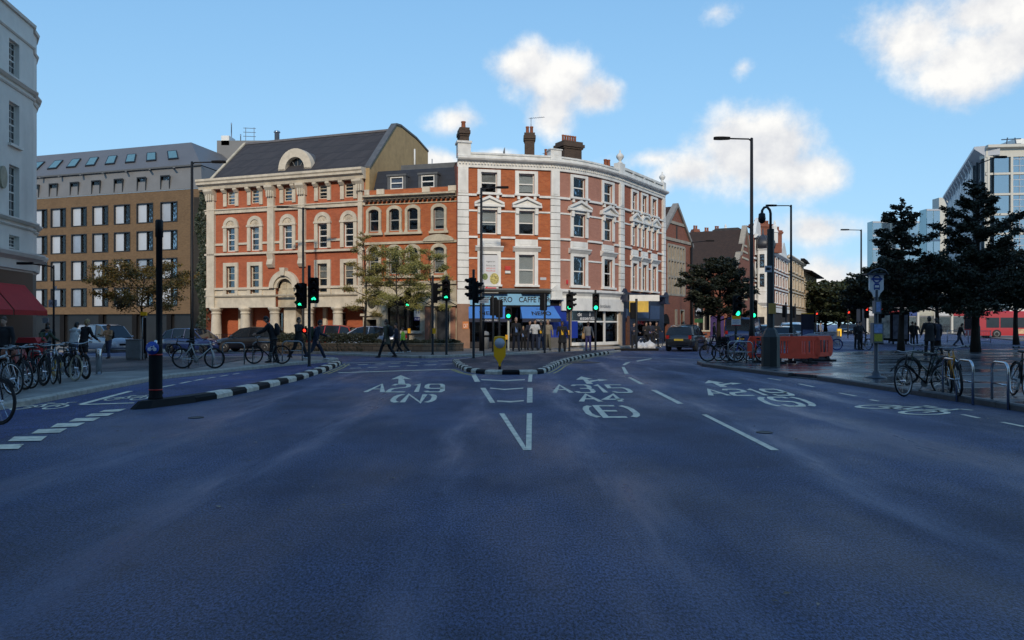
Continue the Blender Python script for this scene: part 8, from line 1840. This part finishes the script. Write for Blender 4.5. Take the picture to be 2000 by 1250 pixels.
# ------------------------------------------------------------------ trees
def tree(name, label, loc, H, trunk_r, crown, nleaf, leaf, lm, seed, bare=.0, layers=False, group=None, barkc=None, limbs=16, trunk_top=.9):
    """crown: (z of its foot, half width); limbs leave the trunk and fork twice; leaves sit on the twigs"""
    rt = random.Random(seed); t = thing(name, label, 'tree', loc, 0, group); zc, cw = crown
    bark = barkc or mat('dark_bark', (.022, .018, .014), .9, var=.3, bump=.5)
    mb = MB(); pts = []; n = 8; sx, sy = rt.uniform(-.02, .02), rt.uniform(-.02, .02)
    for i in range(n+1): f = i/n; pts.append(Vector((sx*H*f+.06*math.sin(f*7+seed), sy*H*f+.05*math.cos(f*5+seed), H*trunk_top*f)))
    mb.tube(pts, [trunk_r*(1.25 if i == 0 else 1-.85*i/n) for i in range(n+1)], 9)
    inst('trunk', mb.fix(mb.mesh('trunk')), bark, t)
    lb = MB(); ends = []
    def tp(z): f = max(0, min(1, z/(H*trunk_top))); i = min(n-1, int(f*n)); return pts[i].lerp(pts[i+1], f*n-i)
    for k in range(limbs):
        f = min(.99, max(.01, (k+.5)/limbs+(rt.uniform(-.06, .06) if layers else 0))); z = zc+(H*trunk_top-zc)*f**.9; a = k*2.4+rt.uniform(-.5, .5)
        prof = math.sin(math.pi*min(1, .22+.78*f))**.7 if not layers else (1-f**1.35)**.8*.92+.13
        L = cw*prof*(rt.uniform(.78, 1.12) if not layers else rt.uniform(.5, 1.25)); rise = (.35+.9*f)*L*.5 if not layers else (.05+.8*f)*L*rt.uniform(.3, 1.3)
        b0 = tp(z); b2 = b0+Vector((math.cos(a)*L, math.sin(a)*L, rise)); b1 = b0.lerp(b2, .5)+Vector((rt.uniform(-.1, .1)*L, rt.uniform(-.1, .1)*L, (.10 if not layers else -.04)*L))
        r = max(.012, trunk_r*.34*(1-.5*f)); lb.tube([b0, b1, b2], [r, r*.6, r*.2], 5)
        m = max(3, int(4+L*1.6))
        for j in range(m):
            g = .30+.70*(j+rt.random())/m; s0 = b0.lerp(b1, g*2) if g < .5 else b1.lerp(b2, g*2-1); a2 = a+rt.choice((-1, 1))*rt.uniform(.3, 1.2); l2 = L*(.42-.22*g)*rt.uniform(.8, 1.3)
            e = s0+Vector((math.cos(a2)*l2, math.sin(a2)*l2, l2*rt.uniform(-.25, 1.0) if layers else l2*rt.uniform(-.1, .8))); lb.tube([s0, s0.lerp(e, .55)+Vector((0, 0, .04*l2)), e], [r*.4, r*.28, r*.10], 4); ends.append((s0, e, l2))
            for q in range(2):
                s1 = s0.lerp(e, rt.uniform(.35, .9)); a3 = a2+rt.uniform(-1.1, 1.1); l3 = l2*.5; e2 = s1+Vector((math.cos(a3)*l3, math.sin(a3)*l3, l3*rt.uniform(-.2, .6))); lb.tube([s1, e2], [r*.2, r*.07], 3, cap=False); ends.append((s1, e2, l3))
    inst('limbs', lb.fix(lb.mesh('limbs')), bark, t)
    # leaves along the twigs
    ne = len(ends); rs = np.random.RandomState(seed); w = np.array([e[2] for e in ends]); dens = (np.clip(rs.normal(1, .95, ne), .06, 2.8) if not bare else np.clip(rs.normal(1, .4, ne), .25, 2))*w; pick = rs.choice(ne, nleaf, p=dens/dens.sum())
    S = np.array([tuple(e[0]) for e in ends]); E = np.array([tuple(e[1]) for e in ends]); u = rs.rand(nleaf, 1)**.7; jit = rs.normal(0, 1, (nleaf, 3))*np.array([.28, .28, .18])*(w[pick][:, None]*.6+.16)*(1.0 if not bare else 1.25)
    C = S[pick]+(E[pick]-S[pick])*u+jit
    d1 = rs.normal(0, 1, (nleaf, 3)); d1[:, 2] *= .5; d1 /= np.linalg.norm(d1, axis=1)[:, None]; d2 = np.cross(d1, rs.normal(0, 1, (nleaf, 3))); d2 /= np.linalg.norm(d2, axis=1)[:, None]
    sz = leaf*rs.uniform(.6, 1.3, (nleaf, 1)); V = np.stack([C-d1*sz, C+d2*sz*.55, C+d1*sz, C-d2*sz*.55], 1).reshape(-1, 3)
    me = bpy.data.meshes.new('crown'); me.vertices.add(nleaf*4); me.vertices.foreach_set('co', V.ravel()); me.loops.add(nleaf*4); me.loops.foreach_set('vertex_index', np.arange(nleaf*4)); me.polygons.add(nleaf); me.polygons.foreach_set('loop_start', np.arange(nleaf)*4); me.update(calc_edges=True)
    inst('crown', me, lm, t); return t
DARKL = leafmat('dark_plane_leaf', (.009, .013, .006), (.028, .035, .015), .6); AUT = leafmat('autumn_leaf', (.16, .075, .012), (.10, .10, .02)); YG = leafmat('yellow_green_leaf', (.16, .16, .035), (.32, .29, .09)); AYG = leafmat('browning_leaf', (.20, .13, .03), (.26, .23, .07)); FARL = leafmat('far_leaf', (.014, .022, .008), (.05, .06, .018)); GRN = leafmat('deep_green_leaf', (.009, .014, .007), (.024, .032, .014), .6)
gp = 'dark trees on the plaza'
tree('plaza_tree', 'dark layered tree beside the bus stop, the left of two', at(1762, 41), zz(388, 41), .17, (2.0, 1.75), 22000, .082, DARKL, 11, layers=True, group=gp, limbs=64, trunk_top=.95)
tree('plaza_tree', 'dark layered tree in front of the glass office, the right of two', at(1907, 40), zz(352, 40), .22, (1.9, 2.35), 36000, .082, DARKL, 23, layers=True, group=gp, limbs=84, trunk_top=.95)
tree('plaza_tree', 'dark tree low behind the two plaza trees', at(1830, 55), zz(515, 55), .2, (2.3, 3.8), 22000, .13, DARKL, 31, group=gp, limbs=40)
tree('plaza_tree', 'dark tree behind the bus stop flag', at(1718, 60), zz(520, 60), .2, (2.2, 2.8), 14000, .13, DARKL, 33, group=gp, limbs=34)
tree('plaza_tree', 'dark tree at the right picture edge behind the plaza', at(1985, 58), zz(480, 58), .2, (2.3, 3.8), 19000, .13, DARKL, 35, group=gp, limbs=40)
tree('street_tree', 'dense dark green tree in front of the brown roofed pub', at(1405, 52), zz(489, 52), .17, (1.7, 2.15), 34000, .085, GRN, 41, limbs=46)
tree('street_tree', 'sparse autumn tree with orange leaves before the tan hotel', at(281, 37), zz(488, 37)+.3, .09, (1.9, 2.3), 13000, .055, AUT, 51, bare=1, limbs=20, trunk_top=.75)
gt = 'thin young trees before the townhouse'
tree('young_tree', 'thin young tree with brownish leaves, left of three', at(713, 41.3), zz(440, 41.3), .085, (1.6, 1.15), 8000, .04, AYG, 61, bare=1, group=gt, limbs=18, trunk_top=.92)
tree('young_tree', 'thin young tree with yellow green leaves, middle of three', at(777, 41.5), zz(455, 41.5), .075, (2.0, 1.75), 20000, .042, YG, 63, bare=1, group=gt, limbs=24, trunk_top=.85)
tree('young_tree', 'thin young tree with few leaves beside the café corner', at(843, 42.5), zz(462, 42.5), .075, (2.0, 1.35), 9000, .042, YG, 67, bare=1, group=gt, limbs=14, trunk_top=.85)
gw_ = 'trees at the end of the street'
for k, (px, Y, py, cw, lab) in enumerate(((1612, 150, 560, 6.5, 'distant rounded green tree at the street end, leftmost'), (1640, 140, 548, 6.5, 'distant rounded green tree behind the yellow bollard'), (1668, 150, 552, 7, 'distant rounded green tree left of the bus stop'), (1690, 130, 556, 6, 'distant green tree half behind the bus stop flag'), (1745, 150, 562, 9, 'distant green tree behind the first plaza tree'))):
    tree('far_tree', lab, atz(px, Y), zz(py, Y),   .35, (1.0, cw), 16000, .30, FARL, 71+k, group=gw_, limbs=40, trunk_top=.88)

# ------------------------------------------------------------------ people
SKIN = mat('skin', (.40, .24, .17), .6, var=.05); SKIND = mat('dark_skin', (.14, .075, .045), .6, var=.05)
SHOE_W = mat('white_shoe', (.6, .6, .6), .5); SHOE_B = mat('black_shoe', (.012, .012, .013), .5); EYE = mat('eye_dark', (.02, .015, .012), .3, var=0)
CM = {}
def cloth(n, c): return mat('cloth_'+n, c, .85, var=.18, scale=9)
BLK, NVY, JEAN, DJEAN = cloth('black', (.010, .010, .012)), cloth('navy', (.014, .018, .035)), cloth('jeans', (.05, .08, .16)), cloth('dark_jeans', (.018, .024, .045))
GRY, WHT, OLV, TANC, YLW, LBL, KHA, GRN_C = cloth('grey', (.16, .16, .16)), cloth('white', (.55, .55, .54)), cloth('olive', (.075, .07, .045)), cloth('tan', (.28, .23, .16)), cloth('yellow', (.75, .42, .02)), cloth('light_blue', (.16, .26, .48)), cloth('khaki', (.17, .15, .10)), cloth('green', (.04, .055, .03))
HAIRD, HAIRB, HAIRF = mat('dark_hair', (.015, .011, .009), .6), mat('brown_hair', (.06, .035, .02), .6), mat('fair_hair', (.30, .20, .09), .6)
def remesh(o, v):
    m = o.modifiers.new('skin', 'REMESH'); m.mode = 'VOXEL'; m.voxel_size = v; m.use_smooth_shade = True
    s_ = o.modifiers.new('soften', 'SMOOTH'); s_.factor = .5; s_.iterations = 3
def person(loc, H, face, label, top, bottom, hair=HAIRD, skin=SKIN, stride=0.0, arms=(.1, .1), elbows=(.25, .25), lean=0.0, coat=0, shorts=False, shoe=SHOE_B, inner=None, hairlen=0, hood=None, pack=None, bag=None, head_turn=0.0, spread=.07, knee=(0, 0), group=None, width=1.0, armout=.14):
    """face 0 looks at the viewer (-Y); stride swings the legs, arms = swing angle of each arm (forward +)"""
    t = thing('person', label, 'person', loc, face, group); k = H/1.78; t.scale = (k*width, k*width, k)
    def swing(o, L, a, side=0.0): return Vector((o.x+side, o.y-math.sin(a)*L, o.z-math.cos(a)*L))
    hipz = .92; pel = Vector((0, 0, .95)); ls = Vector((0, -math.sin(lean), math.cos(lean)))
    chest = pel+ls*.36; nk = pel+ls*.53; hd = pel+ls*.68+Vector((0, -.02, 0)); crown = pel+ls*.815+Vector((0, -.01, 0))
    legs = []
    for i, sg in enumerate((-1, 1)):
        a = stride*sg; hp = Vector((sg*.09, 0, hipz)); kn = swing(hp, .43, a+knee[i]*.5+abs(stride)*.25, sg*spread*.4)
        an = swing(kn, .42, a-knee[i]-abs(stride)*(.9 if a < 0 else .05), sg*spread*.3); legs.append((hp, kn, an))
    low = min(l[2].z for l in legs); dz = .085-low
    mv = Vector((0, 0, dz)); pel, chest, nk, hd, crown = [v+mv for v in (pel, chest, nk, hd, crown)]; legs = [[v+mv for v in l] for l in legs]
    armj = []
    for i, sg in enumerate((-1, 1)):
        sh = pel+ls*.47+Vector((sg*.185, 0, 0)); el = swing(sh, .28, arms[i], sg*armout*.6); wr_ = swing(el, .25, arms[i]+elbows[i], -sg*armout*.1 if elbows[i] > .9 else sg*.02); armj.append((sh, el, wr_))
    # the body: one skin over torso, neck, head, limbs and fingers
    b = MB(); X = (1, 0, 0)
    b.tube([pel-Vector((0, 0, .08)), pel, pel+ls*.14, pel+ls*.30, chest+ls*.06, nk-ls*.03], [(.13, .10), (.155, .11), (.135, .095), (.16, .11), (.15, .10), (.07, .06)], 12, up=(0, 1, 0))
    b.tube([nk-ls*.06, nk+ls*.05], .052, 10); hy_ = hd
    b.tube([hd-ls*.105+Vector((0, -.03, 0)), hd-ls*.075+Vector((0, -.025, 0)), hd-ls*.03, hd+ls*.03, hd+ls*.08, crown], [(.035, .03), (.055, .06), (.070, .085), (.075, .095), (.065, .085), (.03, .04)], 12, up=(0, 1, 0))
    b.tube([hd+Vector((0, -.075, .02)), hd+Vector((0, -.115, -.025)), hd+Vector((0, -.085, -.04))], [.012, .016, .010], 6)
    for sg in (-1, 1): b.tube([hd+Vector((sg*.07, .01, .02)), hd+Vector((sg*.085, .02, -.03))], [(.012, .022), (.008, .014)], 6)
    for i, (hp, kn, an) in enumerate(legs):
        sg = (-1, 1)[i]; b.tube([hp+Vector((0, 0, .02)), hp.lerp(kn, .5), kn, kn.lerp(an, .35), an, an-Vector((0, 0, .03))], [.085, .072, .055, .058, .040, .038], 10); b.tube([an+Vector((0, .05, -.05)), an+Vector((0, -.02, -.05)), an+Vector((sg*.01, -.14, -.06))], [.032, .04, .03], 8)
    for i, (sh, el, wr_) in enumerate(armj):
        sg = (-1, 1)[i]; b.tube([sh-Vector((sg*.07, 0, -.01)), sh, sh.lerp(el, .5), el, el.lerp(wr_, .4), wr_], [.05, .056, .046, .038, .036, .026], 9)
        d = (wr_-el).normalized(); pm = wr_+d*.085; sd_ = Vector((0, -1, 0))-d*d.dot(Vector((0, -1, 0))); sd_ = sd_.normalized() if sd_.length > .2 else Vector((0, 0, 1)); b.tube([wr_-d*.01, wr_+d*.04, pm], [(.022, .026), (.018, .038), (.015, .038)], 8, up=sd_)
        for q in range(4):
            s0 = pm+sd_*(.028-.019*q); L = (.062, .072, .068, .052)[q]; cu = Vector((-sg*.3, -.2, 0)); b.tube([s0-d*.01, s0+d*L*.55, s0+d*L*.9+cu*.05], [.0105, .0100, .0085], 5)
        b.tube([wr_+d*.03+sd_*.028, wr_+d*.06+sd_*.055, wr_+d*.09+sd_*.060], [.012, .011, .009], 5)
    bo = inst('body', b.fix(b.mesh('body')), skin, t); remesh(bo, .0125)
    for sg in (-1, 1): mb = MB(); mb.lathe([(.001, -.006), (.009, -.004), (.009, .004)], 6, hd+Vector((sg*.03, -.092, .02)), 'y'); inst('eye', mb.mesh('eye'), EYE, t)
    mb = MB(); mb.box(hd.x-.022, hd.x+.022, hd.y-.094, hd.y-.082, hd.z-.068, hd.z-.060); inst('mouth', mb.mesh('mouth'), mat('lips', (.22, .09, .07), .6), t)
    # hair
    mb = MB(); mb.tube([hd+ls*.02+Vector((0, .02, 0)), hd+ls*.06+Vector((0, .012, 0)), hd+ls*.10+Vector((0, .005, 0)), crown+ls*.015, crown+ls*.03], [(.082, .088), (.084, .098), (.076, .094), (.045, .055), (.01, .012)], 12, up=(0, 1, 0)); mb.tube([hd+Vector((0, .05, .06)), hd+Vector((0, .06, 0)), hd+Vector((0, .05, -.07-hairlen*.5)), hd+Vector((0, .05, -.08-hairlen))], [(.06, .05), (.074, .05), (.06+hairlen*.12, .04), (.03, .02)], 10, up=(0, 1, 0))
    ho = inst('hair', mb.fix(mb.mesh('hair')), hair, t); remesh(ho, .014)
    # clothes
    j = MB(); hem = -.02-coat
    j.tube([pel+Vector((0, 0, hem)), pel+Vector((0, 0, hem*.5+.02)), pel+ls*.16, pel+ls*.32, chest+ls*.07, nk-ls*.035, nk+ls*.015], [(.185+coat*.12, .145+coat*.1), (.178, .135), (.165, .125), (.185, .135), (.175, .122), (.09, .08), (.066, .066)], 14, up=(0, 1, 0))
    for i, (sh, el, wr_) in enumerate(armj): sg = (-1, 1)[i]; j.tube([sh-Vector((sg*.09, 0, -.015)), sh+Vector((0, 0, .01)), sh.lerp(el, .5), el, el.lerp(wr_, .5), wr_], [.066, .076, .064, .056, .050, .042], 10)
    jo = inst('coat' if coat > .15 else 'jacket', j.fix(j.mesh('jacket')), top, t); remesh(jo, .017)
    p_ = MB(); p_.tube([pel+Vector((0, 0, .06)), pel, pel-Vector((0, 0, .10))], [(.165, .122), (.17, .125), (.13, .11)], 12, up=(0, 1, 0))
    for hp, kn, an in legs:
        if shorts: p_.tube([hp+Vector((0, 0, .03)), hp.lerp(kn, .5), kn+Vector((0, 0, .03))], [.105, .10, .095], 10)
        else: p_.tube([hp+Vector((0, 0, .03)), hp.lerp(kn, .5), kn, kn.lerp(an, .4), an+Vector((0, 0, -.0))], [.104, .090, .073, .070, .060], 10)
    po_ = inst('shorts' if shorts else 'trousers', p_.fix(p_.mesh('trousers')), bottom, t); remesh(po_, .017)
    for i, (hp, kn, an) in enumerate(legs):
        sg = (-1, 1)[i]; d = (an-kn).normalized(); mb = MB(); toe = Vector((sg*.012, -.19, -.045)) if True else 0
        mb.tube([an+Vector((0, .075, -.035)), an+Vector((0, .03, -.025)), an+Vector((sg*.004, -.06, -.040)), an+Vector((sg*.012, -.15, -.055)), an+Vector((sg*.012, -.185, -.062))], [(.032, .040), (.044, .055), (.046, .042), (.042, .028), (.02, .014)], 9, up=(0, 0, 1)); inst('shoe', mb.fix(mb.mesh('shoe')), shoe, t)
        if shorts: mb = MB(); mb.tube([an+Vector((0, 0, -.02)), an.lerp(kn, .3)], .047, 9); inst('sock', mb.fix(mb.mesh('sock')), WHT, t)
    if inner: mb = MB(); o = pel+ls*.04+Vector((0, -.136, 0)); mb.add([o+Vector((-.05, .004, 0)), o+Vector((.05, .004, 0)), pel+ls*.30+Vector((.062, -.137, 0)), nk+Vector((.035, -.073, -.03)), nk+Vector((-.035, -.073, -.03)), pel+ls*.30+Vector((-.062, -.137, 0))], [(0, 1, 2, 3, 4, 5)]); so_ = inst('shirt', mb.mesh('shirt'), inner, t); sm = so_.modifiers.new('thick', 'SOLIDIFY'); sm.thickness = .02
    if hood: mb = MB(); mb.tube([nk+Vector((0, .06, .05)), nk+Vector((0, .12, -.02)), nk+Vector((0, .12, -.14)), nk+Vector((0, .08, -.2))], [(.10, .05), (.13, .06), (.11, .05), (.04, .02)], 10, up=(0, 1, 0)); ho = inst('hood', mb.fix(mb.mesh('hood')), hood, t); remesh(ho, .016)
    if pack: mb = MB(); c0 = pel+ls*.30+Vector((0, .2, 0)); mb.tube([c0+Vector((0, -.02, -.22)), c0+Vector((0, .03, -.16)), c0+Vector((0, .04, .08)), c0+Vector((0, .0, .2)), c0+Vector((0, -.03, .23))], [(.11, .06), (.15, .10), (.15, .10), (.11, .07), (.04, .03)], 12, up=(0, 1, 0)); inst('backpack', mb.fix(mb.mesh('backpack')), pack, t)
    if bag: sg = 1 if bag[1] > 0 else -1; w0 = armj[1 if sg > 0 else 0][0]+Vector((sg*.06, .02, .02)); c0 = pel+Vector((sg*.28, bag[2] if len(bag) > 2 else 0, -.05)); mb = MB(); mb.tube([c0+Vector((0, 0, -.18)), c0+Vector((0, 0, -.1)), c0+Vector((0, 0, .14)), c0+Vector((0, 0, .17))], [(.06, .14), (.08, .17), (.07, .15), (.05, .13)], 8, up=(0, 1, 0)); mb.tube([c0+Vector((0, -.12, .15)), w0+Vector((0, -.02, .03)), w0+Vector((0, .05, .03)), c0+Vector((0, .12, .15))], .012, 5); inst('bag', mb.fix(mb.mesh('bag')), bag[0], t)
    return t
def pp_(px, Y): return at(px, Y)
g1_ = 'people by the bicycles and awning'; g2_ = 'people waiting outside the café'; g3_ = 'people crossing beside the hedge'; g4_ = 'people on the far right plaza'
# left plaza
person(pp_(8, 22), 1.78, .1, 'bearded man in dark clothes at the picture edge under the awning', BLK, BLK, HAIRB, group=g1_)
person(pp_(93, 34), 1.80, 2.9, 'man in grey top with black backpack walking away by the red bin', GRY, DJEAN, HAIRB, pack=BLK, stride=.25, group=g1_)
person(pp_(81, 28.5), 1.66, 1.1, 'person in green and white jacket bending over the bicycles', GRN_C, DJEAN, HAIRD, lean=.55, inner=LBL, arms=(.8, .8), elbows=(.5, .5), group=g1_)
person(pp_(143, 29.5), 1.72, 3.0, 'person in white hooded top and jeans seen from behind', WHT, JEAN, HAIRD, hood=WHT, lean=.28, arms=(.6, .6), elbows=(.7, .7), group=g1_)
person(pp_(163, 29), 1.80, 2.7, 'person in black jacket, shorts and white socks', BLK, BLK, HAIRF, shorts=True, shoe=SHOE_W, coat=.22, lean=.2, arms=(.3, .5), elbows=(.6, .6), group=g1_)
person(pp_(212, 38), 1.68, -.2, 'woman in pale hooded top with rucksack straps before the van', TANC, JEAN, HAIRB, pack=BLK, stride=.2, arms=(.5, .5), elbows=(1.4, 1.4), group=g1_)
# left kerb
person(pp_(534, 29.2), 1.80, -1.4, 'cyclist in black standing over a black bicycle', BLK, BLK, HAIRD, lean=.35, pack=BLK, arms=(.75, .75), elbows=(.4, .4), stride=.12, coat=.1)
person(pp_(583, 32.5), 1.80, 1.2, 'bearded person in black with sunglasses by the signal pole', BLK, BLK, HAIRB, stride=.35, arms=(.5, .3), elbows=(1.2, .4), coat=.12)
person(pp_(616, 31.0), 1.74, 1.9, 'pedestrian in dark jacket and white shoes striding behind the signal', NVY, DJEAN, HAIRD, stride=.45, shoe=SHOE_W, pack=GRN_C, lean=.25, arms=(-.4, .5), elbows=(.6, .8))
# crossing family
person(pp_(755, 36.0), 1.84, -1.9, 'man in olive parka with dark bag walking with a child', OLV, BLK, HAIRB, stride=.34, coat=.28, hood=OLV, arms=(.3, -.3), elbows=(.3, .3), pack=BLK, group=g3_)
person(pp_(774, 37.5), 1.52, -1.5, 'child in dark jacket and white shoes beside the parka man', NVY, BLK, HAIRD, stride=.3, shoe=SHOE_W, group=g3_)
person(pp_(787, 38.5), 1.35, -1.6, 'small child in bright green vest behind the signal post', cloth('hivis', (.25, .55, .05)), BLK, HAIRD, stride=.4, shoe=SHOE_W, group=g3_)
# café crowd
person(pp_(1008, 41.3), 1.80, .15, 'bald man in dark suit jacket and light blue shirt', BLK, NVY, mat('grey_stubble', (.34, .22, .17), .7), inner=LBL, coat=.12, stride=.12, group=g2_)
person(pp_(1022, 42.6), 1.32, -.1, 'fair haired child in dark coat beside the suited man', BLK, BLK, HAIRF, inner=LBL, hairlen=.12, group=g2_)
person(pp_(1035, 43.3), 1.66, .3, 'person in dark coat behind the woman in white', NVY, DJEAN, HAIRD, inner=WHT, group=g2_)
person(pp_(1045, 42.4), 1.70, .1, 'woman in white top with folded arms and jeans', WHT, DJEAN, HAIRD, arms=(.35, .35), elbows=(1.5, 1.5), hairlen=.1, group=g2_)
person(pp_(1057, 43.0), 1.66, -.2, 'fair haired woman in black jacket with yellow scarf', BLK, JEAN, HAIRF, inner=YLW, hairlen=.18, group=g2_)
person(pp_(1070, 42.6), 1.68, -.1, 'woman in tan jacket and grey trousers, rightmost of the café group', TANC, KHA, HAIRF, hairlen=.2, arms=(.1, -.2), stride=.1, group=g2_)
person(pp_(1098, 42.8), 1.72, .05, 'person in open black coat over a bright yellow top', BLK, BLK, HAIRD, skin=SKIND, inner=YLW, coat=.4, arms=(.2, .1), elbows=(.6, .3), group=g2_, width=1.12)
person(pp_(1149, 44.2), 1.70, 2.6, 'person with tan shoulder bag looking into the dental shop', GRY, cloth('indigo', (.03, .03, .12)), HAIRB, bag=(mat('tan_bag', (.36, .22, .09), .7), 1, .1), group=None)
for px, Y, h, f, lab, tp, ins in ((1238, 48.0, 1.66, .4, 'person in dark blue by the navy shop door', NVY, None), (1262, 49.6, 1.70, .2, 'person in black by the shop window flyers', BLK, None), (1270, 50.5, 1.74, -.2, 'person in dark jacket and mauve shirt by the navy shop', NVY, cloth('mauve', (.14, .13, .28))), (1282, 52, 1.72, .3, 'person in black at the far end of the navy shop', BLK, None)):
    person(pp_(px, Y), h, f, lab, tp, BLK, inner=ins, arms=(.4, .3), elbows=(1.3, 1.0), group='people outside the navy shop')
# right plaza
person(pp_(1680, 46.5), 1.74, .5, 'dark figure wheeling a bicycle left of the bus stop', BLK, BLK, group=g4_, coat=.2, arms=(.6, .4), elbows=(.6, .6))
person(pp_(1674, 47.5), 1.70, .2, 'second dark figure close beside the wheeled bicycle', BLK, BLK, group=g4_)
person(pp_(1815, 36), 1.80, 3.0, 'large dark coated person seen from behind on the wet plaza', BLK, BLK, group=g4_, coat=.3, width=1.1)
person(pp_(1829, 36.5), 1.76, 3.2, 'dark coated person walking beside the large one', NVY, BLK, group=g4_, coat=.25, stride=.2)
person(pp_(1782, 58), 1.75, .3, 'small dark figure behind the first plaza tree', BLK, BLK, group=g4_)
person(pp_(1788, 58.5), 1.68, -.2, 'small dark figure next to another behind the tree', NVY, DJEAN, group=g4_)
person(pp_(1873, 54), 1.72, 1.5, 'dark person leaning forward by the guard rail', BLK, DJEAN, lean=.3, stride=.4, group=g4_)
for k, (px, Y, lab) in enumerate(((1556, 66, 'distant pedestrian in red coat past the lamp post'), (1568, 72, 'distant pedestrian in dark coat past the totem'), (1602, 80, 'distant pedestrian in grey on the far pavement'), (1395, 60, 'pedestrian in dark coat under the pub tree'), (1418, 58, 'pedestrian in grey coat under the pub tree'))):
    person(pp_(px, Y), 1.72, .4*k, lab, (cloth('red', (.3, .03, .03)), BLK, GRY, BLK, GRY)[k], DJEAN, stride=.2, group='distant pedestrians')
